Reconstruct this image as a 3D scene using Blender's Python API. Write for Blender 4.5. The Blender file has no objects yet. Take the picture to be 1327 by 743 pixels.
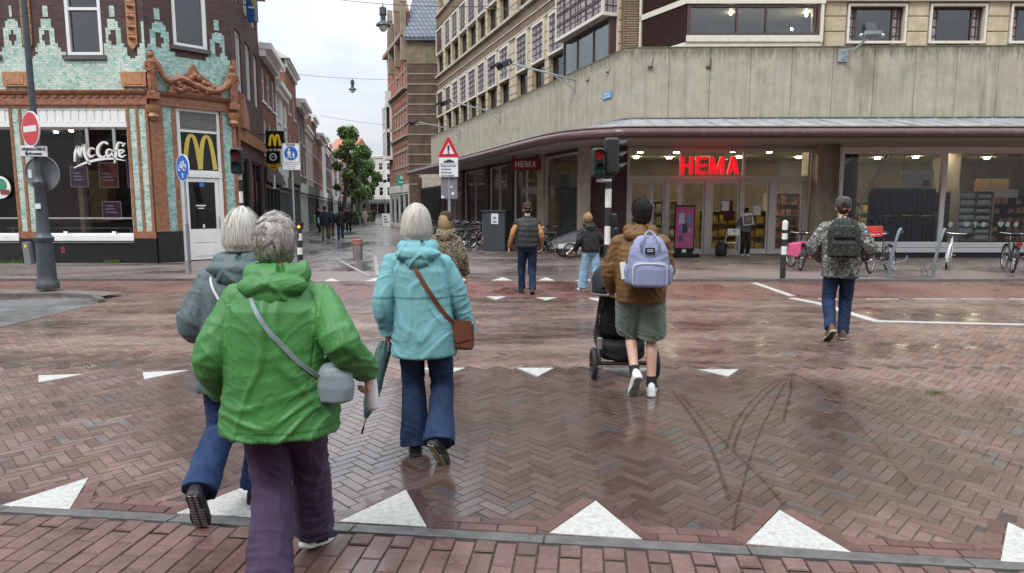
import bpy, bmesh, math, random
import numpy as np
from mathutils import Vector, Matrix, noise as mnoise
random.seed(7)
rng = np.random.default_rng(7)
C = bpy.context.scene.collection
scene = bpy.context.scene
R = math.radians
# ------------------------------------------------------------------ camera
CAM_H = 1.67
FPX = 850.0            # focal length in pixels of a 1327 px wide picture
PITCH = math.atan(102.0 / FPX)
cd = bpy.data.cameras.new('camera')
cam = bpy.data.objects.new('camera', cd)
C.objects.link(cam)
cam.location = (0, 0, CAM_H)
cam.rotation_euler = (math.pi / 2 - PITCH, 0, 0)
cd.sensor_width = 36.0
cd.lens = 36.0 * FPX / 1327.0
cd.clip_start = 0.05
cd.clip_end = 2000
scene.camera = cam
# ------------------------------------------------------------------ world, sun, exposure
world = bpy.data.worlds.new('World')
scene.world = world
world.use_nodes = True
wn, wl = world.node_tree.nodes, world.node_tree.links
wn.clear()
SUN_EL, SUN_AZ = R(52), R(215)
sky = wn.new('ShaderNodeTexSky')
sky.sky_type = 'NISHITA'
sky.sun_disc = False
sky.sun_elevation = SUN_EL
sky.sun_rotation = SUN_AZ
tc = wn.new('ShaderNodeTexCoord')
mp = wn.new('ShaderNodeMapping')
mp.inputs['Scale'].default_value = (1.0, 1.0, 2.6)
wl.new(tc.outputs['Generated'], mp.inputs['Vector'])
nz = wn.new('ShaderNodeTexNoise')
nz.inputs['Scale'].default_value = 2.6
nz.inputs['Detail'].default_value = 8
nz.inputs['Roughness'].default_value = 0.55
wl.new(mp.outputs['Vector'], nz.inputs['Vector'])
cr = wn.new('ShaderNodeValToRGB')
cr.color_ramp.elements[0].position = 0.33
cr.color_ramp.elements[0].color = (5.6, 6.4, 7.4, 1)
cr.color_ramp.elements[1].position = 0.66
cr.color_ramp.elements[1].color = (9.6, 9.9, 10.2, 1)
wl.new(nz.outputs['Fac'], cr.inputs['Fac'])
mxs = wn.new('ShaderNodeMix')
mxs.data_type = 'RGBA'
mxs.inputs['Factor'].default_value = 0.93
wl.new(sky.outputs['Color'], mxs.inputs['A'])
wl.new(cr.outputs['Color'], mxs.inputs['B'])
# an overcast sky is brighter overhead than at the horizon
sp = wn.new('ShaderNodeSeparateXYZ'); wl.new(tc.outputs['Generated'], sp.inputs[0])
g1 = wn.new('ShaderNodeMath'); g1.operation = 'MULTIPLY_ADD'; g1.use_clamp = False
wl.new(sp.outputs[2], g1.inputs[0]); g1.inputs[1].default_value = 2.1; g1.inputs[2].default_value = .53
g2 = wn.new('ShaderNodeMath'); g2.operation = 'MAXIMUM'; wl.new(g1.outputs[0], g2.inputs[0]); g2.inputs[1].default_value = .53
vm = wn.new('ShaderNodeVectorMath'); vm.operation = 'SCALE'
wl.new(mxs.outputs['Result'], vm.inputs[0]); wl.new(g2.outputs[0], vm.inputs['Scale'])
bg = wn.new('ShaderNodeBackground')
bg.inputs['Strength'].default_value = 0.085
wl.new(vm.outputs[0], bg.inputs['Color'])
wo = wn.new('ShaderNodeOutputWorld')
wl.new(bg.outputs['Background'], wo.inputs['Surface'])
sd = bpy.data.lights.new('sun', 'SUN')
sd.energy = 1.5
sd.angle = R(18)
sd.color = (1.0, 0.97, 0.92)
sun = bpy.data.objects.new('sun', sd)
C.objects.link(sun)
_d = Vector((math.sin(SUN_AZ) * math.cos(SUN_EL), math.cos(SUN_AZ) * math.cos(SUN_EL), math.sin(SUN_EL)))
sun.rotation_euler = _d.to_track_quat('Z', 'Y').to_euler()
sun.location = (0, 0, 60)
scene.view_settings.view_transform = 'Standard'
scene.view_settings.look = 'None'
scene.view_settings.exposure = 0.60
scene.view_settings.gamma = 1.0
scene.view_settings.use_curve_mapping = False
scene.render.engine = 'CYCLES'
scene.cycles.use_denoising = True
scene.cycles.max_bounces = 6
scene.cycles.diffuse_bounces = 3
scene.cycles.glossy_bounces = 3
scene.cycles.transmission_bounces = 4
scene.cycles.transparent_max_bounces = 10
scene.cycles.caustics_reflective = False
scene.cycles.caustics_refractive = False
# ------------------------------------------------------------------ measuring helpers
def ray(px, py):
 u = (px - 663.5) / FPX
 v = (371.5 - py) / FPX
 return u, math.cos(PITCH) + v * math.sin(PITCH), -math.sin(PITCH) + v * math.cos(PITCH)
def at(px, py, Y):
 """The real place seen at (px, py) of the photograph when it lies Y metres away."""
 a, b, c = ray(px, py)
 t = Y / b
 return Vector((a * t, Y, CAM_H + c * t))
def gnd(px, py):
 a, b, c = ray(px, py)
 t = -CAM_H / c
 return Vector((a * t, b * t, 0))
# ------------------------------------------------------------------ object helpers
def tag(o, label=None, cat=None, group=None, kind=None):
 if label: o['label'] = label
 if cat: o['category'] = cat
 if group: o['group'] = group
 if kind: o['kind'] = kind
 return o
def empty(name, loc=(0, 0, 0), rz=0.0, label=None, cat=None, group=None, kind=None):
 o = bpy.data.objects.new(name, None)
 C.objects.link(o)
 o.empty_display_size = 0.1
 o.location = loc
 o.rotation_euler = (0, 0, rz)
 return tag(o, label, cat, group, kind)
def copy_tree(o, parent=None):
 c = o.copy()
 C.objects.link(c)
 c.parent = parent
 for ch in o.children:
  copy_tree(ch, c)
 return c
def dup(o, loc, rz=None, label=None, group=None):
 c = copy_tree(o)
 c.location = loc
 if rz is not None: c.rotation_euler = (0, 0, rz)
 if label: c['label'] = label
 if group: c['group'] = group
 return c
class MB:
 """Collects shapes and links them as ONE mesh object."""
 def __init__(self):
  self.v, self.f, self.m, self.s = [], [], [], []
  self.M = Matrix()
  self.mi = 0
 def add(self, vs, fs, smooth=False):
  o = len(self.v)
  M = self.M
  self.v += [tuple(M @ Vector(p)) for p in vs]
  self.f += [tuple(i + o for i in f) for f in fs]
  self.m += [self.mi] * len(fs)
  self.s += [smooth] * len(fs)
  return self
 def box(self, x0, x1, y0, y1, z0, z1):
  return self.add([(x0, y0, z0), (x1, y0, z0), (x1, y1, z0), (x0, y1, z0), (x0, y0, z1), (x1, y0, z1), (x1, y1, z1), (x0, y1, z1)],
      [(3, 2, 1, 0), (4, 5, 6, 7), (0, 1, 5, 4), (1, 2, 6, 5), (2, 3, 7, 6), (3, 0, 4, 7)])
 def bbox(self, x0, x1, y0, y1, z0, z1, b=0.01):
  """box with bevelled vertical and top edges"""
  v, f = [], []
  def ring(ix, z):
   a, c, d, e = x0 + ix, x1 - ix, y0 + ix, y1 - ix
   k = b
   return [(a + k, d, z), (c - k, d, z), (c, d + k, z), (c, e - k, z), (c - k, e, z), (a + k, e, z), (a, e - k, z), (a, d + k, z)]
  rs = [ring(b * .6, z0), ring(0, z0 + b), ring(0, z1 - b), ring(b * .6, z1)]
  for r in rs: v += r
  for i in range(3):
   for j in range(8):
    f.append((i * 8 + j, i * 8 + (j + 1) % 8, i * 8 + 8 + (j + 1) % 8, i * 8 + 8 + j))
  f.append(tuple(range(7, -1, -1)))
  f.append(tuple(range(24, 32)))
  return self.add(v, f)
 def quad(self, a, b, c, d):
  return self.add([a, b, c, d], [(0, 1, 2, 3)])
 def prism(self, poly, axis, a, b):
  """2D polygon extruded along an axis from a to b. axis 'y': poly in (x,z); 'z': (x,y); 'x': (y,z)"""
  n = len(poly)
  def P(p, t):
   return {'y': (p[0], t, p[1]), 'z': (p[0], p[1], t), 'x': (t, p[0], p[1])}[axis]
  vs = [P(p, a) for p in poly] + [P(p, b) for p in poly]
  fs = [tuple(range(n)), tuple(range(2 * n - 1, n - 1, -1))]
  fs += [(i, n + i, n + (i + 1) % n, (i + 1) % n) for i in range(n)]
  return self.add(vs, fs)
 def tube(self, pts, r, n=10, cap=True, closed=False, flat=1.0, smooth=True):
  pts = [Vector(p) for p in pts]
  N = len(pts)
  rr = r if isinstance(r, (list, tuple)) else [r] * N
  vs, fs = [], []
  up = None
  for i, p in enumerate(pts):
   if closed: d = pts[(i + 1) % N] - pts[i - 1]
   else: d = pts[min(i + 1, N - 1)] - pts[max(i - 1, 0)]
   if d.length < 1e-9: d = Vector((0, 0, 1))
   d.normalize()
   if up is None:
    up = d.orthogonal() if abs(d.z) > .9 else Vector((0, 0, 1)).cross(d).cross(d) * -1
   up = (up - d * up.dot(d))
   if up.length < 1e-6: up = d.orthogonal()
   up.normalize()
   sd_ = d.cross(up)
   for k in range(n):
    a = 2 * math.pi * k / n
    vs.append(p + up * (math.sin(a) * rr[i]) + sd_ * (math.cos(a) * rr[i] * flat))
  L = N if closed else N - 1
  for i in range(L):
   j = (i + 1) % N
   for k in range(n):
    k2 = (k + 1) % n
    fs.append((i * n + k, i * n + k2, j * n + k2, j * n + k))
  if cap and not closed:
   fs.append(tuple(range(n - 1, -1, -1)))
   fs.append(tuple((N - 1) * n + k for k in range(n)))
  return self.add(vs, fs, smooth)
 def cyl(self, c, r, z0, z1, n=16, r2=None):
  return self.tube([(c[0], c[1], z0), (c[0], c[1], z1)], [r, r if r2 is None else r2], n)
 def lathe(self, prof, c=(0, 0, 0), n=20, smooth=True):
  vs, fs = [], []
  for (r, z) in prof:
   for k in range(n):
    a = 2 * math.pi * k / n
    vs.append((c[0] + r * math.cos(a), c[1] + r * math.sin(a), c[2] + z))
  for i in range(len(prof) - 1):
   for k in range(n):
    k2 = (k + 1) % n
    fs.append((i * n + k, i * n + k2, (i + 1) * n + k2, (i + 1) * n + k))
  fs.append(tuple(range(n - 1, -1, -1)))
  fs.append(tuple((len(prof) - 1) * n + k for k in range(n)))
  return self.add(vs, fs, smooth)
 def ball(self, c, r, n=12, m=8, s=(1, 1, 1)):
  vs = [(c[0], c[1], c[2] + r * s[2])]
  for i in range(1, m):
   t = math.pi * i / m
   for k in range(n):
    a = 2 * math.pi * k / n
    vs.append((c[0] + r * s[0] * math.sin(t) * math.cos(a), c[1] + r * s[1] * math.sin(t) * math.sin(a), c[2] + r * s[2] * math.cos(t)))
  vs.append((c[0], c[1], c[2] - r * s[2]))
  fs = [(0, 1 + k, 1 + (k + 1) % n) for k in range(n)]
  for i in range(m - 2):
   for k in range(n):
    k2 = (k + 1) % n
    fs.append((1 + i * n + k, 1 + (i + 1) * n + k, 1 + (i + 1) * n + k2, 1 + i * n + k2))
  L = len(vs) - 1
  fs += [(L, 1 + (m - 2) * n + (k + 1) % n, 1 + (m - 2) * n + k) for k in range(n)]
  return self.add(vs, fs, True)
 def disc(self, c, r, t, n=28, axis='y'):
  """flat disc of thickness t, its face towards -y"""
  poly = [(c[0] + r * math.cos(2 * math.pi * k / n), c[2] + r * math.sin(2 * math.pi * k / n)) for k in range(n)]
  return self.prism(poly, 'y', c[1] - t / 2, c[1] + t / 2)
 def torus(self, c, R_, r, axis='x', n=32, m=8, flat=1.0):
  pts = []
  for k in range(n):
   a = 2 * math.pi * k / n
   u, w = R_ * math.cos(a), R_ * math.sin(a)
   pts.append({'x': (c[0], c[1] + u, c[2] + w), 'y': (c[0] + u, c[1], c[2] + w), 'z': (c[0] + u, c[1] + w, c[2])}[axis])
  return self.tube(pts, r, m, closed=True, flat=flat)
 def build(self, name, mats, parent=None, label=None, cat=None, group=None, kind=None, bevel=0, sharp=None):
  me = bpy.data.meshes.new(name)
  me.from_pydata(self.v, [], self.f)
  if not isinstance(mats, (list, tuple)): mats = [mats]
  for m in mats: me.materials.append(m)
  if len(mats) > 1: me.polygons.foreach_set('material_index', self.m)
  me.polygons.foreach_set('use_smooth', self.s)
  me.update()
  if any(self.s): me.set_sharp_from_angle(angle=R(40))
  o = bpy.data.objects.new(name, me)
  C.objects.link(o)
  if parent is not None: o.parent = parent
  if bevel:
   bm_ = o.modifiers.new('bevel', 'BEVEL')
   bm_.width = bevel; bm_.segments = 2; bm_.limit_method = 'ANGLE'
  return tag(o, label, cat, group, kind)
# ------------------------------------------------------------------ materials
MATS = {}
class NT:
 def __init__(self, m):
  self.n, self.l = m.node_tree.nodes, m.node_tree.links
 def new(self, t, **kw):
  n = self.n.new(t)
  for k, v in kw.items():
   if k in n.inputs.keys(): n.inputs[k].default_value = v
   else: setattr(n, k, v)
  return n
 def link(self, a, b): self.l.new(a, b)
 def math(self, op, a, b=None, clamp=False):
  n = self.n.new('ShaderNodeMath'); n.operation = op; n.use_clamp = clamp
  for i, x in enumerate((a, b)):
   if x is None: continue
   if isinstance(x, (int, float)): n.inputs[i].default_value = x
   else: self.l.new(x, n.inputs[i])
  return n.outputs[0]
 def mix(self, fac, a, b, mode='MIX'):
  n = self.n.new('ShaderNodeMix'); n.data_type = 'RGBA'; n.blend_type = mode
  for k, x in (('Factor', fac), ('A', a), ('B', b)):
   if isinstance(x, (int, float)): n.inputs[k].default_value = x
   elif isinstance(x, tuple): n.inputs[k].default_value = (*x[:3], 1)
   else: self.l.new(x, n.inputs[k])
  return n.outputs['Result']
 def ramp(self, fac, stops, interp='LINEAR'):
  n = self.n.new('ShaderNodeValToRGB'); n.color_ramp.interpolation = interp
  e = n.color_ramp.elements
  while len(e) < len(stops): e.new(0.5)
  for i, (p, c) in enumerate(stops):
   e[i].position = p
   e[i].color = (*c[:3], 1) if isinstance(c, tuple) else (c, c, c, 1)
  self.l.new(fac, n.inputs['Fac'])
  return n.outputs['Color']
 def noise(self, vec, scale, detail=4, rough=.55, dist=0.0):
  n = self.n.new('ShaderNodeTexNoise')
  n.inputs['Scale'].default_value = scale; n.inputs['Detail'].default_value = detail
  n.inputs['Roughness'].default_value = rough; n.inputs['Distortion'].default_value = dist
  if vec is not None: self.l.new(vec, n.inputs['Vector'])
  return n.outputs['Fac']
 def coords(self, scale=(1, 1, 1), rot=(0, 0, 0), loc=(0, 0, 0), space='Object'):
  t = self.n.new('ShaderNodeTexCoord'); m = self.n.new('ShaderNodeMapping')
  m.inputs['Scale'].default_value = scale; m.inputs['Rotation'].default_value = rot; m.inputs['Location'].default_value = loc
  self.l.new(t.outputs[space], m.inputs['Vector'])
  return m.outputs['Vector']
 def wallcoords(self, sx=1.0, sz=1.0):
  """(x + y, z) so that brick courses run round both wall directions"""
  t = self.n.new('ShaderNodeTexCoord'); s = self.n.new('ShaderNodeSeparateXYZ')
  self.l.new(t.outputs['Object'], s.inputs[0])
  c = self.n.new('ShaderNodeCombineXYZ')
  self.l.new(self.math('MULTIPLY', self.math('ADD', s.outputs[0], s.outputs[1]), sx), c.inputs[0])
  self.l.new(self.math('MULTIPLY', s.outputs[2], sz), c.inputs[1])
  return c.outputs[0]
 def bump(self, h, strength=.3, dist=.01):
  b = self.n.new('ShaderNodeBump'); b.inputs['Strength'].default_value = strength; b.inputs['Distance'].default_value = dist
  self.l.new(h, b.inputs['Height'])
  self.l.new(b.outputs[0], self.p.inputs['Normal'])
def newmat(name, rough=.6, metal=0.0, spec=.5):
 m = bpy.data.materials.new(name)
 m.use_nodes = True
 t = NT(m)
 t.p = m.node_tree.nodes['Principled BSDF']
 t.p.inputs['Roughness'].default_value = rough
 t.p.inputs['Metallic'].default_value = metal
 t.p.inputs['Specular IOR Level'].default_value = spec
 MATS[name] = m
 return m, t
def pm(name, col, rough=.6, metal=0.0, var=.18, scale=6.0, bump=0.0, bscale=60.0, spec=.5, dirt=None, emis=None, coat=0.0, stretch=(1, 1, 1), roughvar=0.0):
 """painted / plain material whose own colour wanders a little, with optional grain"""
 if name in MATS: return MATS[name]
 m, t = newmat(name, rough, metal, spec)
 v = t.coords(scale=stretch)
 n = t.noise(v, scale, 6, .6)
 a = tuple(c * (1 - var) for c in col); b = tuple(min(1, c * (1 + var)) for c in col)
 c = t.ramp(n, [(.3, a), (.7, b)])
 if dirt:
  n2 = t.noise(t.coords(scale=(1, 1, .35)), scale * .7, 8, .7)
  c = t.mix(t.ramp(n2, [(.5, 0.0), (.75, dirt[1])]), c, dirt[0])
 t.link(c, t.p.inputs['Base Color'])
 if roughvar:
  t.link(t.math('ADD', t.math('MULTIPLY', t.math('SUBTRACT', t.noise(v, scale * 2, 5), .5), roughvar * 2), rough, True), t.p.inputs['Roughness'])
 if bump:
  t.bump(t.noise(t.coords(scale=stretch), bscale, 3), bump, .004)
 if emis:
  t.p.inputs['Emission Color'].default_value = (*col, 1); t.p.inputs['Emission Strength'].default_value = emis
 if coat:
  t.p.inputs['Coat Weight'].default_value = coat
 return m
def brickmat(name, c1, c2, mortar, bw=.22, bh=.065, mw=.010, rough=.75, bump=.4, spec=.3, extra=None, var=.2):
 if name in MATS: return MATS[name]
 m, t = newmat(name, rough, 0, spec)
 v = t.wallcoords()
 b = t.new('ShaderNodeTexBrick')
 b.inputs['Scale'].default_value = 1.0
 b.inputs['Brick Width'].default_value = bw; b.inputs['Row Height'].default_value = bh
 b.inputs['Mortar Size'].default_value = mw; b.inputs['Mortar Smooth'].default_value = .3
 b.inputs['Color1'].default_value = (*c1, 1); b.inputs['Color2'].default_value = (*c2, 1); b.inputs['Mortar'].default_value = (*mortar, 1)
 t.link(v, b.inputs['Vector'])
 n = t.noise(t.coords(), 1.3, 6, .65)
 c = t.mix(1.0, b.outputs['Color'], t.ramp(n, [(.3, 1 - var), (.7, 1 + var)]), 'MULTIPLY')
 if extra: c = t.mix(t.ramp(t.noise(t.coords(), 9, 2), [(.55, 0.0), (.62, .7)]), c, extra)
 t.link(c, t.p.inputs['Base Color'])
 t.bump(t.math('ADD', t.math('MULTIPLY', b.outputs['Fac'], -1.0), t.math('MULTIPLY', t.noise(t.coords(), 40, 3), .3)), bump, .008)
 return m
def glassmat(name='window_glass', tint=(.75, .8, .8), refl=.09, rough=.02, wav=.0):
 if name in MATS: return MATS[name]
 m = bpy.data.materials.new(name); m.use_nodes = True
 t = NT(m); t.n.clear()
 tr = t.new('ShaderNodeBsdfTransparent'); tr.inputs['Color'].default_value = (*tint, 1)
 gl = t.new('ShaderNodeBsdfGlossy'); gl.inputs['Roughness'].default_value = rough; gl.inputs['Color'].default_value = (.9, .93, .95, 1)
 lw = t.new('ShaderNodeLayerWeight'); lw.inputs['Blend'].default_value = .25
 nb = t.noise(t.coords(), 1.5, 2)
 bp = t.new('ShaderNodeBump'); bp.inputs['Strength'].default_value = .06; bp.inputs['Distance'].default_value = .05
 t.link(nb, bp.inputs['Height']); t.link(bp.outputs[0], gl.inputs['Normal'])
 f = t.math('ADD', t.math('MULTIPLY', lw.outputs['Fresnel'], .55), refl, True)
 mx = t.new('ShaderNodeMixShader'); out = t.new('ShaderNodeOutputMaterial')
 t.link(f, mx.inputs[0]); t.link(tr.outputs[0], mx.inputs[1]); t.link(gl.outputs[0], mx.inputs[2]); t.link(mx.outputs[0], out.inputs['Surface'])
 MATS[name] = m
 return m
def wallgrid(mb, W, H, holes, reveal=.18, z0=0.0, x0=0.0):
 """front sheet of a wall in the local plane y = 0 (outside is -y) with holes (x0,x1,z0,z1) and their reveals"""
 xs = sorted({x0, W} | {h[0] for h in holes} | {h[1] for h in holes})
 zs = sorted({z0, H} | {h[2] for h in holes} | {h[3] for h in holes})
 xs = [x for x in xs if x0 <= x <= W]; zs = [z for z in zs if z0 <= z <= H]
 for i in range(len(xs) - 1):
  for j in range(len(zs) - 1):
   cx, cz = (xs[i] + xs[i + 1]) / 2, (zs[j] + zs[j + 1]) / 2
   if any(h[0] < cx < h[1] and h[2] < cz < h[3] for h in holes): continue
   mb.quad((xs[i], 0, zs[j]), (xs[i + 1], 0, zs[j]), (xs[i + 1], 0, zs[j + 1]), (xs[i], 0, zs[j + 1]))
 for (a, b, c, d) in holes:
  r = reveal
  mb.quad((a, 0, c), (a, 0, d), (a, r, d), (a, r, c)); mb.quad((b, 0, d), (b, 0, c), (b, r, c), (b, r, d))
  mb.quad((a, 0, d), (b, 0, d), (b, r, d), (a, r, d)); mb.quad((b, 0, c), (a, 0, c), (a, r, c), (b, r, c))
def frame(mb, x0, x1, z0, z1, t=.06, y0=.05, y1=.12, mull=(), tran=()):
 """rectangular window frame with mullions at x and transoms at z"""
 mb.box(x0, x0 + t, y0, y1, z0, z1); mb.box(x1 - t, x1, y0, y1, z0, z1)
 mb.box(x0 + t, x1 - t, y0, y1, z0, z0 + t); mb.box(x0 + t, x1 - t, y0, y1, z1 - t, z1)
 for m in mull: mb.box(m - t * .4, m + t * .4, y0 + .006, y1 - .004, z0 + t, z1 - t)
 for m in tran: mb.box(x0 + t, x1 - t, y0 + .009, y1 - .007, m - t * .4, m + t * .4)
def text(name, body, size, mat, parent, loc, rot=(math.pi / 2, 0, 0), ext=.01, off=0.0, align='CENTER', sx=1.0, shear=0.0, space=1.0):
 cu = bpy.data.curves.new(name, 'FONT')
 cu.body = body; cu.size = size; cu.extrude = ext; cu.offset = off; cu.align_x = align; cu.align_y = 'CENTER'; cu.shear = shear
 cu.space_character = space
 cu.resolution_u = 3
 cu.materials.append(mat)
 tmp = bpy.data.objects.new('lettering', cu); C.objects.link(tmp)
 me = bpy.data.meshes.new_from_object(tmp.evaluated_get(bpy.context.evaluated_depsgraph_get()))
 bpy.data.objects.remove(tmp); me.name = name
 o = bpy.data.objects.new(name, me); C.objects.link(o)
 o.parent = parent; o.location = loc; o.rotation_euler = rot; o.scale = (sx, 1, 1)
 return o
# =================================================================== GROUND
def wetmat(name, c1, c2, joint, bw, bh, rot=0.0, mw=.008, wet=(.12, .5), wscale=.5, dark=.55, off=.5, stain=None, stretch=(1, 1, 1), brick=True, bump=.35):
 """paving seen wet: brick pattern in the ground plane, damp patches that are darker and smoother"""
 m, t = newmat(name, .4, 0, .5)
 v = t.coords(rot=(0, 0, rot))
 if brick:
  b = t.new('ShaderNodeTexBrick')
  b.offset = off
  b.inputs['Scale'].default_value = 1.0
  b.inputs['Brick Width'].default_value = bw; b.inputs['Row Height'].default_value = bh
  b.inputs['Mortar Size'].default_value = mw; b.inputs['Mortar Smooth'].default_value = .4
  b.inputs['Color1'].default_value = (*c1, 1); b.inputs['Color2'].default_value = (*c2, 1); b.inputs['Mortar'].default_value = (*joint, 1)
  t.link(v, b.inputs['Vector'])
  c = b.outputs['Color']; fac = b.outputs['Fac']
 else:
  c = t.ramp(t.noise(v, 30, 5, .7), [(.3, c1), (.7, c2)]); fac = t.noise(v, 180, 2)
 vs = t.coords(scale=stretch)
 w = t.noise(vs, wscale, 7, .62, .6)
 w2 = t.noise(vs, wscale * 5, 5, .6)
 wm = t.math('ADD', t.math('MULTIPLY', w, .75), t.math('MULTIPLY', w2, .25))
 wet_f = t.ramp(wm, [(.46, 0.0), (.60, 1.0)])
 c = t.mix(1.0, c, t.ramp(wm, [(.4, 1.15), (.58, dark)]), 'MULTIPLY')
 if stain:
  sn = t.noise(t.coords(scale=(.35, 1.6, 1)), .8, 7, .7)
  c = t.mix(t.ramp(sn, [(.53, 0.0), (.68, stain[1])]), c, stain[0])
 t.link(c, t.p.inputs['Base Color'])
 t.link(t.math('ADD', t.math('MULTIPLY', wet_f, wet[0] - wet[1]), wet[1]), t.p.inputs['Roughness'])
 t.bump(t.math('ADD', t.math('MULTIPLY', fac, -1.0 if brick else .5), t.math('MULTIPLY', t.noise(v, 25, 3), .35)), bump, .004)
 return m
def sheet(name, pts, z, mat, label=None, sub=None):
 mb = MB()
 n = len(pts)
 mb.add([(p[0], p[1], z) for p in pts], [tuple(range(n))])
 o = mb.build(name, mat, kind='structure')
 if label: o['label'] = label
 return o
KN = Vector((-.118, -.993, 0)).normalized()      # towards the camera, square to the near kerb
K0 = gnd(0, 665); K1 = gnd(1327, 741)
KD = (K1 - K0).normalized()
KN = Vector((KD.y, -KD.x, 0))
def kp(s, d):
 """s metres along the near kerb (0 where the picture's left edge cuts it), d metres into the road"""
 return K0 + KD * s - KN * d
M_ground = wetmat('ground_paving', (.12, .07, .062), (.155, .095, .085), (.03, .024, .022), .21, .07, rot=.3, wscale=.35)
g = sheet('ground', [(-400, -60), (400, -60), (400, 900), (-400, 900)], -.02, M_ground)
# ---- herringbone of real bricks on the road and the crossing
def brickobj(name, rects, mat, bevel=.003, h=.007, zj=.0008, gap=.0016, lift=0.0):
 """rects: list of (centre x, y, half length, half width, angle); one mesh, one value per brick"""
 N = len(rects)
 A = np.array(rects)
 cx, cy, hl, hw, an = A.T
 ca, sa = np.cos(an), np.sin(an)
 V = np.zeros((N, 8, 3))
 sg = np.array([(-1, -1), (1, -1), (1, 1), (-1, 1)])
 zt = rng.normal(0, zj, N) + lift
 tx, ty = rng.normal(0, .004, N), rng.normal(0, .007, N)
 for k in range(4):
  for lay in (0, 1):
   ins = gap + (bevel if lay else 0)
   u = sg[k][0] * (hl - ins); w = sg[k][1] * (hw - ins)
   V[:, lay * 4 + k, 0] = cx + u * ca - w * sa
   V[:, lay * 4 + k, 1] = cy + u * sa + w * ca
   V[:, lay * 4 + k, 2] = (zt + u * tx + w * ty) if lay else zt + u * tx + w * ty - h
 F = np.array([(4, 5, 6, 7), (0, 1, 5, 4), (1, 2, 6, 5), (2, 3, 7, 6), (3, 0, 4, 7)])
 faces = (F[None] + (np.arange(N) * 8)[:, None, None]).reshape(-1, 4)
 me = bpy.data.meshes.new(name)
 me.vertices.add(N * 8); me.vertices.foreach_set('co', V.reshape(-1))
 me.loops.add(len(faces) * 4); me.loops.foreach_set('vertex_index', faces.reshape(-1))
 me.polygons.add(len(faces)); me.polygons.foreach_set('loop_start', np.arange(len(faces)) * 4)
 me.polygons.foreach_set('use_smooth', [False] * len(faces))
 me.update(calc_edges=True)
 at_ = me.attributes.new('own', 'FLOAT', 'FACE')
 at_.data.foreach_set('value', np.repeat(rng.random(N), 5))
 me.materials.append(mat)
 o = bpy.data.objects.new(name, me); C.objects.link(o)
 tag(o, kind='structure')
 return o
def realbrick(name, stops, wscale=.55, dark=.55, wet=(.2, .34), stretch=(1, 1, 1), stain=None, puddles=()):
 m, t = newmat(name, .4, 0, .5)
 a = t.new('ShaderNodeAttribute', attribute_name='own')
 c = t.ramp(a.outputs['Fac'], stops)
 v = t.coords()
 c = t.mix(1.0, c, t.ramp(t.noise(v, 28, 6, .75), [(.3, .72), (.7, 1.25)]), 'MULTIPLY')
 vs = t.coords(scale=stretch)
 w = t.noise(vs, wscale, 7, .6, .8)
 wm = t.math('ADD', t.math('MULTIPLY', w, .8), t.math('MULTIPLY', t.noise(vs, wscale * 6, 5, .6), .2))
 # hollows that hold water: real places on the road
 for (px_, py_, rx, ry) in puddles:
  mp_ = t.coords(loc=(-px_ / rx, -py_ / ry, 0), scale=(1 / rx, 1 / ry, 0))
  ln = t.new('ShaderNodeVectorMath', operation='LENGTH'); t.link(mp_, ln.inputs[0])
  wm = t.math('ADD', wm, t.math('MULTIPLY', t.math('SUBTRACT', 1.0, ln.outputs['Value'], True), .35))
 wet_f = t.ramp(wm, [(.47, 0.0), (.61, 1.0)])
 c = t.mix(1.0, c, t.ramp(wm, [(.42, 1.15), (.6, dark)]), 'MULTIPLY')
 if stain:
  sn = t.noise(t.coords(scale=(.3, 1.0, 1)), 1.0, 9, .74, .2)
  c = t.mix(t.ramp(sn, [(.46, 0.0), (.64, stain[1])]), c, stain[0])
 t.link(c, t.p.inputs['Base Color'])
 r = t.math('ADD', t.math('MULTIPLY', wet_f, wet[0] - wet[1]), wet[1])
 r = t.math('ADD', r, t.math('MULTIPLY', t.math('SUBTRACT', t.noise(v, 60, 3), .5), .18), True)
 t.link(r, t.p.inputs['Roughness'])
 t.link(t.math('MULTIPLY', wet_f, .5), t.p.inputs['Coat Weight']); t.p.inputs['Coat Roughness'].default_value = .13; t.p.inputs['Coat IOR'].default_value = 1.6
 t.bump(t.noise(v, 45, 5, .6), .35, .004)
 return m
HB = [(0, (.115, .066, .053)), (.3, (.145, .088, .072)), (.6, (.165, .105, .088)), (.94, (.185, .122, .104)), (.985, (.125, .105, .10)), (1.0, (.12, .118, .116))]
M_herring = realbrick('herringbone_brick', HB, puddles=[(.2, 4.6, 3.2, 2.2), (.9, 3.9, 1.0, .8), (-.5, 4.1, .5, .5), (.45, 7.3, 1.6, 1.0), (2.2, 5.0, .8, 1.6), (-.4, 5.3, .7, 1.1)])
HB2 = [(0, (.082, .046, .034)), (.3, (.112, .063, .048)), (.6, (.142, .082, .062)), (.9, (.17, .103, .08)), (1.0, (.12, .10, .095))]
M_herring2 = realbrick('rutted_brick', HB2, wscale=.8, stretch=(.35, 1.1, 1), stain=((.33, .25, .205), .5), wet=(.2, .42))
M_joint = pm('joint_sand', (.05, .038, .033), .35, var=.3, scale=30, bump=.3)
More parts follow.
